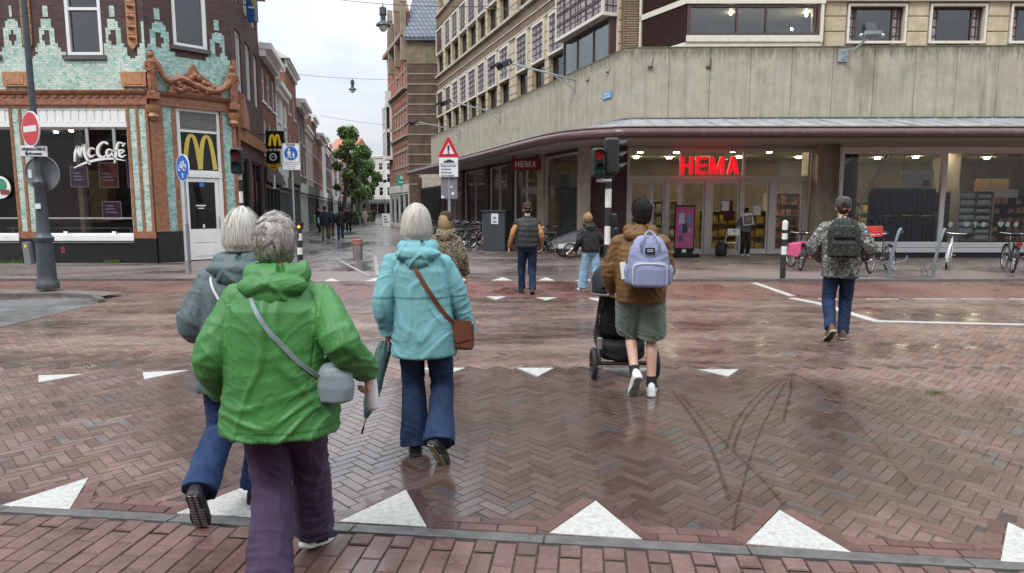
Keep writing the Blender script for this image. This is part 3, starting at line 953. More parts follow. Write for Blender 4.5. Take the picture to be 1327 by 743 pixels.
# interior of the café
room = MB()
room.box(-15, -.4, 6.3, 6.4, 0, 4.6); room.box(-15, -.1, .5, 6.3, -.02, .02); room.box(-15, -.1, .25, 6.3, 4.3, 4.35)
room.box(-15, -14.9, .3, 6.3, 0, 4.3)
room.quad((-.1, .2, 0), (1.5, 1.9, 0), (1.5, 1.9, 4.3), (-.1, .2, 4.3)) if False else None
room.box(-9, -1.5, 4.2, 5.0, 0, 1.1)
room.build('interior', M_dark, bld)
for q_ in ((-2.95, -2.8, 1.0, 1.15, 0, 4.3), (-5.6, -4.9, 5.7, 6.25, 1.1, 3.1), (-3.4, -2.6, 5.9, 6.25, 1.0, 3.2), (-1.9, -1.6, 3, 3.3, 0, 4.3)):
 posts = MB(); posts.box(*q_); posts.build('wooden_post', M_wood, bld)
for x in (-6, -5, -4.2, -3.1, -2.2, -1.2, -8.5, -10.1, -11.5):
 lm = MB(); lm.cyl((x, 2.2 + (x * 7) % 3), .06, 4.25, 4.29, 10)
 lm.build('ceiling_light', M_lamp, bld)
for (x0, x1, y0, y1, mi) in ((82, 103, 216, 241, 0), (120, 143, 211, 242, 1), (157, 182, 206, 241, 0), (121, 144, 262, 284, 0), (160, 172, 262, 280, 1)):
 pos = MB()
 a, b, c, d = fx(x0, 230) * 1.0, fx(x1, 230) * 1.0, fz(y1), fz(y0)
 pos.mi = 2; pos.box(a - .03, b + .03, .36, .37, c - .03, d + .03)
 pos.mi = mi; pos.box(a, b, .35, .36, c, d)
 pos.mi = 2
 for k in range(3): pos.box(a + .08, b - .1 - .05 * k, .342, .35, c + .18 + k * .1, c + .22 + k * .1)
 pos.build('poster', [M_poster, M_posterr, pm('poster_paper', (.33, .25, .30), .6)], bld)
ct = MB(); ct.box(-4.9, -.9, .45, .75, 1.02, 1.06); ct.box(-4.8, -4.7, .5, .7, 0, 1.02); ct.box(-1.1, -1.0, .5, .7, 0, 1.02)
ct.build('window_counter', pm('counter_grey', (.12, .12, .14), .5), bld)
# sign lettering, drawn with pen strokes
let = MB()
def q2(pts): return [(fx(60 + x / 4.643, 200), fz(160 + y / 4.643)) for x, y in pts]
for pts, w in (([(178, 232), (186, 180), (203, 138)], [.05, .12, .09]), ([(203, 138), (206, 175), (216, 205)], [.10, .12, .06]), ([(216, 205), (224, 160), (240, 128)], [.06, .1, .08]),
   ([(240, 128), (243, 190), (268, 250)], [.1, .13, .05]), ([(299, 158), (284, 150), (268, 165), (264, 188), (278, 203), (300, 190)], [.05, .07, .09, .1, .08, .03]),
   ([(382, 128), (366, 115), (342, 125), (322, 155), (322, 190), (345, 206), (372, 190)], [.06, .08, .1, .13, .12, .1, .03]),
   ([(404, 165), (388, 158), (374, 172), (375, 196), (390, 198), (404, 165)], [.05, .07, .09, .09, .06, .05]), ([(404, 163), (402, 185), (412, 200)], [.08, .08, .04]),
   ([(470, 122), (450, 118), (436, 145), (428, 190), (416, 240)], [.05, .08, .1, .11, .05]), ([(414, 168), (455, 160)], [.05, .04]),
   ([(452, 186), (474, 172), (466, 160), (450, 172), (450, 196), (466, 203), (484, 192)], [.04, .06, .06, .08, .1, .08, .03]), ([(470, 140), (486, 120)], [.08, .03]),
   ([(172, 270), (240, 240), (330, 218), (410, 214), (480, 226)], [.03, .1, .13, .09, .02])):
 stroke(let, q2(pts), [x * .6 for x in w], -.10, -.02)
let.build('sign_lettering', M_white, bld)
for px in (113, 148):
 hang = MB(); hang.box(fx(px, 180) - .045, fx(px, 180) + .045, -.015, .03, fz(212), ZF)
 hang.build('sign_bar', M_frameg, bld)
rd = MB(); rd.disc((fx(0, 243) - .02, -.0, fz(243)), .34, .02); rd.mi = 1; rd.disc((fx(0, 243) + .02, -.014, fz(240)), .2, .01); rd.mi = 2; rd.box(fx(-3), fx(8), -.03, -.018, fz(252), fz(246))
rd.build('round_sticker', [M_white, pm('sticker_green', (.05, .25, .15), .5), M_posterr], bld)
# upper windows
for (a, b) in wx:
 fr = MB(); frame(fr, a, b, wz0, wz1, .10, .02, .14, tran=(fz(11),))
 w = fr.build('window', [M_white], bld)
 sb = MB(); sb.box(a - .1, b + .1, -.08, .1, wz0 - .13, wz0 - .003); sb.build('sill', M_sill, w)
 pn = MB(); pn.quad((a + .1, .11, wz0 + .1), (b - .1, .11, wz0 + .1), (b - .1, .11, wz1 - .1), (a + .1, .11, wz1 - .1)); pn.build('pane', M_glass2, w)
fr = MB(); fr.M = MC; frame(fr, uw0, uw1, cz0, cz1, .10, .02, .14)
w = fr.build('window', M_white, bld)
sb = MB(); sb.M = MC; sb.box(uw0 - .08, uw1 + .08, -.09, .1, cz0 - .12, cz0 - .003); sb.build('sill', M_sill, w)
pn = MB(); pn.M = MC; pn.quad((uw0 + .1, .11, cz0 + .1), (uw1 - .1, .11, cz0 + .1), (uw1 - .1, .11, cz1 - .1), (uw0 + .1, .11, cz1 - .1)); pn.build('pane', M_glass2, w)
for h in side_h:
 fr = MB(); fr.M = MSd; frame(fr, *h, .08, .06, .14, mull=((h[0] + h[1]) / 2,))
 w = fr.build('window', M_white if h[2] > 5 else M_blackm, bld)
 pn = MB(); pn.M = MSd; pn.quad((h[0] + .07, .11, h[2] + .07), (h[1] - .07, .11, h[2] + .07), (h[1] - .07, .11, h[3] - .07), (h[0] + .07, .11, h[3] - .07)); pn.build('pane', M_glass2, w)
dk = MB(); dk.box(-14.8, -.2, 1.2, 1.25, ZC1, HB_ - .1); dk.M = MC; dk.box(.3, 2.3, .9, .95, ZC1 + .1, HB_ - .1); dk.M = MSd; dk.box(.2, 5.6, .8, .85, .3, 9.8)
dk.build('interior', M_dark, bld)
# the corner door with its arch window
ex0, ex1 = .76, 2.05
dr = MB(); dr.M = MC
frame(dr, ex0, ex1, 2.75, ZL, .09, .02, .12, tran=(4.04,))
dr.box(ex0, ex0 + .12, .0, .12, 0, 2.75); dr.box(ex1 - .12, ex1, .0, .12, 0, 2.75); dr.box(ex0, ex1, -.01, .12, 2.62, 2.75)
dr.build('door_frame', M_white, bld)
d2 = MB(); d2.M = MC
a, b = ex0 + .13, ex1 - .13
d2.box(a, a + .11, .03, .09, .03, 2.6); d2.box(b - .11, b, .03, .09, .03, 2.6); d2.box(a + .11, b - .11, .03, .09, .03, 1.0); d2.box(a + .11, b - .11, .03, .09, 2.48, 2.6)
d2.box(a + .2, b - .2, .018, .03, .15, .5); d2.box(a + .2, b - .2, .018, .03, .58, .9)
door = d2.build('door', M_white, bld)
h_ = MB(); h_.M = MC; h_.tube([(b - .05, -.03, 1.0), (b - .05, -.05, 1.1), (b - .05, -.05, 1.3), (b - .05, -.03, 1.4)], .015, 8); h_.build('handle', M_frameg, door)
pn = MB(); pn.M = MC; pn.quad((a + .1, .06, .98), (b - .1, .06, .98), (b - .1, .06, 2.5), (a + .1, .06, 2.5)); pn.build('pane', M_glass, door)
pn = MB(); pn.M = MC; pn.quad((ex0 + .08, .09, 2.8), (ex1 - .08, .09, 2.8), (ex1 - .08, .09, 4.0), (ex0 + .08, .09, 4.0)); pn.build('pane', M_glass, bld)
bl = MB(); bl.M = MC
for k in range(11): bl.box(ex0 + .09, ex1 - .09, .05, .075, 4.09 + k * .055, 4.13 + k * .055)
bl.build('blind', M_blind, bld)
ar = MB(); ar.M = MC; arches(ar, ex0 + .12, ex1 - .12, 2.88, 3.98, .135, .055, .075); ar.build('arches_emblem', M_yellowd, bld)
tx = empty('x') if False else None
M_note = pm('door_sticker', (.7, .7, .7), .5)
for q_, m_ in (((1.38, 1.44, .045, .055, 1.04, 1.15), M_note), ((1.2, 1.5, .045, .055, 1.72, 1.76), M_note), ((1.26, 1.44, .045, .055, 1.64, 1.67), M_note), ((1.34, 1.48, .045, .055, 2.34, 2.46), pm('sticker_blue', (.05, .15, .5), .5))):
 nt = MB(); nt.M = MC; nt.box(*q_); nt.build('door_sticker', m_, door)
# ------------------------------------------------------------------ street houses
M_red = brickmat('red_brick', (.26, .085, .055), (.34, .12, .075), (.16, .12, .10), .21, .062, .01)
M_redd = brickmat('dark_red_brick', (.15, .055, .04), (.21, .08, .058), (.10, .08, .07), .21, .062, .01)
M_greyb = brickmat('grey_brown_brick', (.15, .115, .10), (.20, .155, .135), (.13, .12, .11), .21, .062, .01)
M_cream = pm('cream_render', (.52, .50, .45), .7, var=.1, scale=2, dirt=((.25, .24, .21), .5))
M_whiter = pm('white_render', (.62, .62, .60), .7, var=.08, scale=2, dirt=((.3, .3, .28), .5))
M_roofd = pm('grey_roof', (.13, .13, .14), .6, var=.25, scale=5, bump=.3)
M_rooft = pm('orange_roof_tile', (.36, .13, .07), .6, var=.3, scale=5, bump=.4)
M_greens = pm('grey_green_shopfront', (.10, .115, .11), .5, var=.2)
M_shopg = glassmat('shop_glass', tint=(.5, .52, .52), refl=.09)
def house(name, label, P, ang, W, H, depth, mat, floors, n, ww, trim=None, shop=None, shopmat=None, roof='flat', roofmat=None, eave=.35, group='houses along the side street', reveal=.12, cat='building', bandmat=None, bands=()):
 r = empty(name, (P[0], P[1], 0), ang, label, cat, group)
 trim = trim or M_white
 hs = []
 for (z0, z1) in floors:
  for k in range(n):
   c = W * (k + .5) / n
   hs.append((c - ww / 2, c + ww / 2, z0, z1))
 zs = shop or 0
 mb = MB()
 wallgrid(mb, W, H, hs, reveal, z0=zs)
 mb.quad((0, depth, 0), (0, 0, 0), (0, 0, H), (0, depth, H)); mb.quad((W, 0, 0), (W, depth, 0), (W, depth, H), (W, 0, H))
 mb.quad((W, depth, 0), (0, depth, 0), (0, depth, H), (W, depth, H))
 mb.build('wall', mat, r)
 for h in hs:
  fr = MB(); frame(fr, *h, .07, .04, .10, tran=((h[2] * .4 + h[3] * .6),), mull=((h[0] + h[1]) / 2,) if ww > 1.2 else ())
  fr.box(h[0] - .06, h[1] + .06, -.06, .05, h[2] - .1, h[2] - .003)
  w = fr.build('window', trim, r)
  pn = MB(); pn.quad((h[0] + .05, .08, h[2] + .05), (h[1] - .05, .08, h[2] + .05), (h[1] - .05, .08, h[3] - .05), (h[0] + .05, .08, h[3] - .05)); pn.build('pane', M_glass2, w)
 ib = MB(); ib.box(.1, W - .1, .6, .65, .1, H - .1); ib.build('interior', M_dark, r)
 if shop:
  s = MB(); frame(s, .0, W, 0.0, shop, .16, -.04, .16, mull=[W * (i + 1) / 4 for i in range(3)], tran=(shop * .78,))
  s.box(-.0, W, -.12, .02, shop - .55, shop + .05); s.box(.16, W - .16, .0, .1, .16, .5)
  so = s.build('shopfront', shopmat or M_greens, r)
  pn = MB(); pn.quad((.1, .1, .3), (W - .1, .1, .3), (W - .1, .1, shop - .5), (.1, .1, shop - .5)); pn.build('pane', M_shopg, so)
 if eave:
  c = MB(); c.box(-.05, W + .05, -eave, .0, H - .12, H + .12); c.box(-.02, W + .02, -eave * .5, .0, H - .4, H - .12); c.build('cornice', trim, r)
 if bands:
  b_ = MB()
  for z in bands: b_.box(0, W, -.02, .0, z, z + .09)
  b_.build('stone_band', bandmat or M_cream, r)
 rm = roofmat or M_roofd
 rb = MB()
 if roof == 'flat': rb.box(0, W, .0, depth, H, H + .05)
 elif roof == 'pitch': rb.add([(0, 0, H), (W, 0, H), (W, depth / 2, H + 2.6), (0, depth / 2, H + 2.6), (W, depth, H), (0, depth, H)], [(0, 1, 2, 3), (3, 2, 4, 5), (0, 3, 5), (1, 4, 2)])
 elif roof == 'gable': rb.add([(0, 0, H), (W, 0, H), (W / 2, 0, H + W * .55), (0, depth, H), (W, depth, H), (W / 2, depth, H + W * .55)], [(0, 1, 2), (0, 2, 5, 3), (1, 4, 5, 2), (3, 5, 4)])
 elif roof == 'pyramid': rb.add([(-.3, -.3, H), (W + .3, -.3, H), (W + .3, depth + .3, H), (-.3, depth + .3, H), (W / 2, depth / 2, H + 2.2)], [(0, 1, 4), (1, 2, 4), (2, 3, 4), (3, 0, 4), (3, 2, 1, 0)])
 rb.build('roof', rm, r)
 return r
LD = Vector((-.215, .977, 0)); LO = Vector((-9.0, 21.8, 0)); LA = R(102.4)
def lp(s): return LO + LD * s
# (start along the row, width, height ...)
h1 = house('brick_house', 'dark red brick house with heavy white cornice next to the café corner', lp(5.9), LA, 4.6, 8.2, 9, M_redd, [(3.9, 5.4), (6.1, 7.5)], 3, .85, shop=3.3, shopmat=M_blackm, eave=.5)
h2 = house('rendered_house', 'narrow white rendered house on the left of the street', lp(10.5), LA, 4.4, 7.6, 9, M_whiter, [(3.9, 5.3), (5.9, 7.2)], 2, .9, shop=3.2, shopmat=M_greens, eave=.3)
h3 = house('tower_house', 'tall red brick house with a pale pyramid roof', lp(14.95), LA, 5.5, 9.6, 5.5, M_red, [(4.6, 6.0), (6.9, 8.2)], 2, .8, shop=3.6, shopmat=M_greens, eave=.25, roof='pyramid', roofmat=pm('pale_roof', (.27, .27, .24), .7, var=.15))
_hs = random.Random(4); _s = 20.5
_lab = ('grey brown brick shop house with tall windows', 'cream plastered house with a pale shopfront', 'dark red brick house with a steep roof', 'red brick house with white windows', 'narrow white house with an orange tiled roof', 'brown brick house under a grey roof',
  'dark brick house behind the nearest tree', 'cream house behind the street trees', 'red house behind the second tree', 'white house far down the row', 'grey brick house near the far bend', 'last small red house of the left row')
for _k in range(12):
 _w = (5.2, 6.4, 5.0, 7.0, 5.4, 6.2, 6, 7, 6.5, 7, 7, 7)[_k]
 _h = (8.3, 7.4, 8.9, 8.0, 8.6, 7.8, 9, 8.2, 9.2, 8.6, 9.4, 8.4)[_k]
 house('street_house', _lab[_k] + ', left side of the street', lp(_s), LA, _w - .02, _h, 8, (M_greyb, M_cream, M_redd, M_red, M_whiter, M_brown, M_redd, M_cream, M_red, M_whiter, M_greyb, M_red)[_k],
  [(3.8, 5.2), (5.9, 7.2)], 2 + _k % 2, .85 + .1 * (_k % 3), shop=3.2, shopmat=(M_whiter, M_greens, M_blackm, M_cream)[_k % 4], eave=(.55, .2, .3, .6)[_k % 4], roof=('flat', 'pitch', 'pitch', 'flat', 'pitch')[_k % 5], roofmat=(M_roofd, M_roofd, M_rooft)[_k % 3])
 _s += _w
# row across the far end where the street bends away
xs = -41
for k, (w, h, m, lab) in enumerate(((6, 11, M_whiter, 'white far house left in the row closing the street'), (5.5, 12.4, M_red, 'far red brick house between white ones closing the street'), (6.5, 11.2, M_cream, 'cream far house in the row closing the street'),
         (6, 12.2, M_whiter, 'tall white far house right in the row closing the street'), (8, 10.6, M_red, 'low red brick far house at the street bend'), (9, 12, M_cream, 'last cream far house beside the right hand bend'))):
 house('far_house', lab, (xs, 128 - (k * 1.6)), R(-14), w - .05, h, 8, m, [(3.9, 5.5), (6.3, 7.9), (8.6, 9.9)], 4, .85, shop=3.2, eave=.3, roof='pitch' if k % 2 else 'flat', roofmat=M_rooft, group='houses closing the far end of the street')
 xs += w * .97
# ------------------------------------------------------------------ right: red brick building with banded side wall and slate roof
RO = Vector((-8.25, 53.2, 0))
RD = Vector((-.339, .941, 0)); RA = math.atan2(RD.y, RD.x)
rb = empty('brick_building', (RO.x, RO.y, 0), 0, 'tall red brick building with arched windows, banded side wall and slate roof', 'building')
M_band = brickmat('stained_brown_brick', (.10, .062, .042), (.14, .09, .06), (.09, .07, .055), .21, .062, .01, var=.4)
mb = MB(); mb.box(0, 14, 0, .3, 0, 14.9); mb.box(13.7, 14, .3, 9, 0, 14.9); mb.build('side_wall', M_band, rb)
mb = MB()
z = 3.5
while z < 12.8:
 mb.box(.0, 13.9, -.03, .0, z, z + .11); z += .78
mb.build('stone_band', pm('tan_stone_band', (.27, .215, .155), .75, var=.3, scale=2), rb)
mb = MB(); mb.box(0, 13.9, -.04, .0, 12.9, 14.9); mb.build('render_panel', pm('stained_render', (.20, .16, .10), .8, var=.35, scale=1.2, dirt=((.06, .05, .035), .8)), rb)
def pantiles(name='slate_tile'):
 m, t = newmat(name, .38)
 v = t.wallcoords()
 b = t.new('ShaderNodeTexBrick'); b.inputs['Scale'].default_value = 1.0; b.inputs['Brick Width'].default_value = .34; b.inputs['Row Height'].default_value = .36; b.inputs['Mortar Size'].default_value = .03; b.offset = 0.0
 b.inputs['Color1'].default_value = (.10, .12, .16, 1); b.inputs['Color2'].default_value = (.15, .17, .21, 1); b.inputs['Mortar'].default_value = (.02, .025, .03, 1)
 t.link(v, b.inputs['Vector']); t.link(b.outputs['Color'], t.p.inputs['Base Color']); t.bump(b.outputs['Fac'], -.7 if False else .6, .03)
 return m
mb = MB(); mb.add([(-.2, -.35, 14.9), (14, -.35, 14.9), (14, 5, 23.5), (1.0, 5, 23.5), (-.2, -.35, 14.6), (14, -.35, 14.6)], [(0, 1, 2, 3), (4, 5, 1, 0)]); mb.build('roof', pantiles(), rb)
MR = Mloc(0, 0, RA)
Mflip = Matrix.Translation((0, 0, 0)) @ Matrix.Rotation(RA, 4, 'Z') @ Matrix.Diagonal((1, -1, 1, 1))
mb = MB(); mb.M = Mflip
hs = [(.7 + k * 1.25, 1.45 + k * 1.25, z0, z1) for k in range(5) for (z0, z1) in ((4.6, 6.8), (7.9, 10.1))] + [(1.3, 2.1, 11.6, 13.4), (3.6, 4.4, 11.6, 13.4)]
wallgrid(mb, 9.3, 15.2, hs, .2, z0=3.6)
mb.prism([(.6, 15.2), (.6, 17.0), (2.0, 18.5), (3.1, 21.0), (4.2, 18.5), (5.6, 17.0), (5.6, 15.2)], 'y', 0.02, .4)
mb.box(6.2, 9.3, .02, .4, 15.2, 17.5)
mb.build('front_wall', M_red, rb)
for h in hs:
 fr = MB(); fr.M = Mflip; frame(fr, *h, .07, .08, .16, tran=(h[2] + 1.3,))
 w = fr.build('window', M_cream, rb)
 pn = MB(); pn.M = Mflip; pn.quad((h[0] + .05, .12, h[2] + .05), (h[1] - .05, .12, h[2] + .05), (h[1] - .05, .12, h[3] - .05), (h[0] + .05, .12, h[3] - .05)); pn.build('pane', M_glass2, w)
tr = MB(); tr.M = Mflip
for z in (3.7, 5.0, 6.3, 7.2, 8.3, 9.6, 10.7, 11.2, 12.5, 14.8): tr.box(0, 9.3, -.03, .0, z, z + .16)
tr.box(0, 9.3, -.35, .0, 11.0, 11.18); tr.box(0, 9.3, -.45, .0, 15.05, 15.35); tr.box(0, 9.3, -.2, .0, 7.35, 7.55)
for x in (.1, 2.9, 6.0):
 tr.box(x, x + .45, -.4, .0, 13.2, 17.6); tr.prism([(x - .05, 17.6), (x + .22, 18.6), (x + .5, 17.6)], 'y', -.42, .02)
tr.build('stone_trim', MATS['tan_stone_band'], rb)
bay = MB(); bay.M = Mflip; bay.box(7.4, 9.2, -.6, -.02, 6.0, 6.3); bay.box(7.4, 9.2, -.6, -.02, 10.6, 10.9); bay.box(7.4, 9.2, -.6, -.02, 8.4, 8.7)
for x in (7.4, 8.25, 9.1):
 bay.box(x, x + .1, -.6, -.5, 6.3, 10.6)
for x in (7.4, 9.1): bay.box(x, x + .1, -.2, -.02, 6.3, 10.6)
bay.box(7.45, 9.15, -.55, -.02, 10.9, 12.0)
bo = bay.build('bay_window', M_white, rb)
pn = MB(); pn.M = Mflip; pn.box(7.46, 9.14, -.54, -.52, 6.3, 10.6); pn.box(7.46, 7.48, -.5, -.1, 6.3, 10.6); pn.build('pane', M_glass2, bo)
sf = MB(); sf.M = Mflip; frame(sf, 0, 9.3, 0, 3.6, .3, -.05, .1, mull=(2.3, 4.6, 6.9), tran=(2.9,)); sf.box(0, 9.3, -.1, -.05, 2.95, 3.62); so = sf.build('shopfront', M_cream, rb)
pn = MB(); pn.M = Mflip; pn.quad((.2, .05, .2), (9.1, .05, .2), (9.1, .05, 3.0), (.2, .05, 3.0)); pn.build('pane', M_shopg, so)
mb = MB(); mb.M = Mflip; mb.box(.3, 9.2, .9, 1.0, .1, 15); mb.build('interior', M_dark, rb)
# the opposite side of the crossing, behind the photographer, which the shop windows mirror
xs = -34
for k, (w, h, m, lab) in enumerate(((15, 11, M_redd, 'dark brick block across the crossing behind the photographer'), (12, 12.5, M_greyb, 'grey brown brick block behind the photographer'), (13, 10.5, M_red, 'red brick block behind the photographer'), (17, 12, M_greyb, 'wide grey brick block behind the photographer, farthest along'))):
 house('corner_block', lab, (xs + w, -13), math.pi, w - .1, h, 9, m, [(4.2, 6.0), (7.0, 8.8)], 5, 1.2, shop=3.4, eave=.4, group='blocks behind the photographer')
 xs += w + .4
# =================================================================== DEPARTMENT STORE
SR = Vector((4, 22, 0))
store = empty('store_building', SR, 0, 'long concrete and stone department store with a maroon edged canopy and red letters', 'building')
TW = Matrix.Translation(-SR)
def Wf(x, y, a): return TW @ Mloc(x, y, a)
def concrete(name, base=(.36, .33, .255), dark=(.13, .12, .085)):
 m, t = newmat(name, .8, 0, .3)
 v = t.coords()
 c = t.ramp(t.noise(v, 2.2, 8, .65), [(.3, tuple(x * .82 for x in base)), (.7, tuple(x * 1.15 for x in base))])
 st = t.noise(t.coords(scale=(2.6, 2.6, .16)), 2.0, 6, .7)
 c = t.mix(t.ramp(st, [(.48, 0.0), (.74, .62)]), c, dark)
 sp_ = t.noise(v, 55, 3, .6)
 c = t.mix(t.ramp(sp_, [(.55, 0.0), (.75, .35)]), c, (.5, .46, .36))
 c = t.mix(t.ramp(t.noise(t.coords(scale=(3.5, 3.5, .4)), 5, 5, .7), [(.5, 0.0), (.72, .4)]), c, (.50, .47, .38))
 # weather running down from the coping, a band of algae along the top
 s = t.new('ShaderNodeSeparateXYZ'); t.link(v, s.inputs[0])
 h = t.math('ADD', t.math('MULTIPLY', t.math('SUBTRACT', s.outputs[2], 6.1), 1.5), t.math('MULTIPLY', t.math('SUBTRACT', t.noise(t.coords(scale=(5, 5, .8)), 2.5, 6, .7), .5), 2.2))
 c = t.mix(t.ramp(h, [(.45, 0.0), (1.0, .7)]), c, (.085, .08, .05))
 t.link(c, t.p.inputs['Base Color'])
 t.bump(t.math('ADD', t.noise(v, 70, 4, .7), t.noise(t.coords(scale=(30, 30, 3)), 4, 3)), .5, .01)
 return m
M_conc = concrete('weathered_concrete')
M_conc2 = pm('pillar_concrete', (.46, .40, .31), .8, var=.2, scale=3, bump=.4, bscale=60, dirt=((.14, .12, .09), .6))
M_maroon = pm('maroon_enamel', (.085, .042, .040), .28, var=.1, dirt=((.15, .12, .11), .4))
M_lead = pm('canopy_sheet_metal', (.40, .42, .44), .35, metal=.3, var=.25, scale=2.5, dirt=((.14, .12, .11), .8))
M_soffit = pm('soffit_panel', (.44, .41, .37), .6, var=.08, scale=1.5, dirt=((.14, .12, .1), .3))
M_ston = pm('yellow_stone', (.46, .385, .265), .75, var=.18, scale=3, bump=.3, bscale=40, dirt=((.25, .19, .11), .5))
M_crm = pm('cream_frame', (.62, .59, .51), .5, var=.06, dirt=((.4, .37, .3), .4))
M_brnf = pm('brown_frame', (.075, .038, .036), .4, var=.15)
M_rib = brickmat('ribbed_brown_brick', (.21, .145, .095), (.29, .21, .14), (.07, .05, .035), .9, .085, .022, bump=1.0)
M_bwall = brickmat('maroon_brown_brick', (.085, .045, .04), (.115, .062, .055), (.05, .035, .03), .21, .062, .008)
M_hema = pm('red_illuminated_letter', (.85, .012, .022), .4, var=0, emis=.55)
M_redsign = pm('dark_red_sign', (.28, .012, .018), .4, var=.08)
M_whtl = pm('white_letter', (.78, .78, .76), .5, var=.03)
def lattice(name='lattice_panel'):
 m, t = newmat(name, .6)
 v = t.wallcoords()
 b = t.new('ShaderNodeTexBrick'); b.offset = 0.0; b.inputs['Scale'].default_value = 1.0; b.inputs['Brick Width'].default_value = .30; b.inputs['Row Height'].default_value = .30; b.inputs['Mortar Size'].default_value = .03
 b.inputs['Color1'].default_value = (.17, .15, .16, 1); b.inputs['Color2'].default_value = (.23, .20, .21, 1); b.inputs['Mortar'].default_value = (.06, .032, .03, 1)
 t.link(v, b.inputs['Vector'])
 vo = t.new('ShaderNodeTexVoronoi', feature='DISTANCE_TO_EDGE'); vo.inputs['Scale'].default_value = 11; t.link(v, vo.inputs['Vector'])
 c = t.mix(t.ramp(vo.outputs['Distance'], [(.05, .8), (.12, 0.0)]), b.outputs['Color'], (.42, .40, .42))
 c = t.mix(b.outputs['Fac'], c, (.06, .032, .03))
 t.link(c, t.p.inputs['Base Color'])
 t.bump(t.math('ADD', t.math('MULTIPLY', b.outputs['Fac'], 1.0), vo.outputs['Distance']), .5, .03)
 return m
M_lat = lattice()
# ---- parapet of concrete slabs
ZP0, ZP1 = 4.55, 6.78
SA = R(-70.3)
par = MB()
par.M = Wf(-5.92, 48.8, SA); Ls = 28.1
n = 21; w = Ls / n
for i in range(n): par.bbox(i * w + .008, (i + 1) * w - .008, 0, .25, ZP0, ZP1, .012)
par.box(0, Ls, .03, .22, ZP0 + .02, ZP1 - .02)
par.box(0, .2, .25, 6, ZP0, ZP1)
par.M = Wf(3.95, 21.9, R(-1.2)); w = 1.31
par.bbox(-.42, -.0, .2, .3, ZP0, ZP1, .01) if False else None
for i in range(20): par.bbox(i * w + .008 - .18, (i + 1) * w - .008 - .18, 0, .25, ZP0, ZP1 - .0, .012)
par.box(-.1, 26, .03, .22, ZP0 + .02, ZP1 - .02)
par.M = TW
par.prism([(3.55, 22.38), (3.78, 21.93), (4.0, 22.1), (3.9, 22.5)], 'z', ZP0, ZP1 - .01)
par.build('parapet', M_conc, store)
moss = MB(); M_moss = pm('mossy_coping', (.13, .125, .075), .9, var=.5, scale=12, bump=.8, bscale=30)
moss.M = Wf(-5.92, 48.8, SA); moss.box(0, Ls, -.012, .27, ZP1 + .0, ZP1 + .035)
moss.M = Wf(3.95, 21.9, R(-1.2)); moss.box(-.2, 26, -.012, .27, ZP1 + .004, ZP1 + .039)
moss.build('coping', M_moss, store)
# ---- canopy
INN = [(-5.92 + .0, 48.8 - 6.5 * .94), (.0, 0), (3.58, 22.3), (3.62, 22.2), (3.68, 22.1), (3.75, 22.0), (3.8, 21.93), (30, 21.35)]
def on_side(off, Y): return (off - .3586 * (Y - 22.3), Y)
INN = [on_side(3.58, 42.4), on_side(3.58, 34), on_side(3.58, 28), on_side(3.58, 23.4), (3.5, 22.5), (3.62, 22.2), (3.75, 22.0), (3.95, 21.9), (10, 21.77), (30, 21.35)]
OUT = [on_side(.43, 41.4), on_side(.43, 33), on_side(.43, 27), on_side(.43, 22.3), (1.2, 20.5), (1.95, 19.55), (2.8, 19.02), (3.8, 18.85), (10, 18.85), (30, 18.85)]
WIN = [on_side(5.5, 43), on_side(5.5, 34), on_side(5.5, 28), on_side(5.5, 24), (4.2, 24.6), (4.3, 24.4), (4.4, 24.3), (4.5, 24.3), (10, 24.3), (30, 24.3)]
def band(mb, A, B, za, zb):
 mb.M = TW
 vs = [(a[0], a[1], za) for a in A] + [(b[0], b[1], zb) for b in B]
 n = len(A)
 mb.add(vs, [(i, i + 1, n + i + 1, n + i) for i in range(n - 1)])
cn = MB(); band(cn, INN, OUT, ZP0 - .002, 3.88); band(cn, WIN, OUT, 3.90, 3.74)
cn.mi = 0
# standing seams
for A, B, k in ((INN[3], INN[0], 15),):
 pass
def lerp2(P, s):
 i = min(int(s), len(P) - 2); f = s - i
 return (P[i][0] * (1 - f) + P[i + 1][0] * f, P[i][1] * (1 - f) + P[i + 1][1] * f)
s_ = 0.0
while s_ < 9:
 st = .09 if s_ < 3 else (.5 if s_ < 7 else (.1 if s_ < 8 else .03))
 a, b = lerp2(INN, s_), lerp2(OUT, s_)
 cn.tube([(a[0], a[1], ZP0 + .015), (b[0], b[1], 3.90)], .010, 5)
 s_ += st
cn.build('canopy_sheet', M_lead, store)
sof = MB()
band(sof, WIN, OUT, 3.88, 3.72)
sof.build('soffit', M_soffit, store)
pp = MB(); pp.M = TW
P = smooth_pts([(p[0], p[1], 3.76) for p in OUT], 4)
pp.tube(P, .14, 14)
pp.tube([(p.x, p.y + .0, 3.93) for p in P], .035, 6)
pp.build('canopy_edge', M_maroon, store)
fl = MB(); fl.M = TW; fl.tube([(p[0] - .03, p[1] - .03, ZP0 - .0) for p in INN], .04, 6); fl.build('flashing', M_blackm, store)
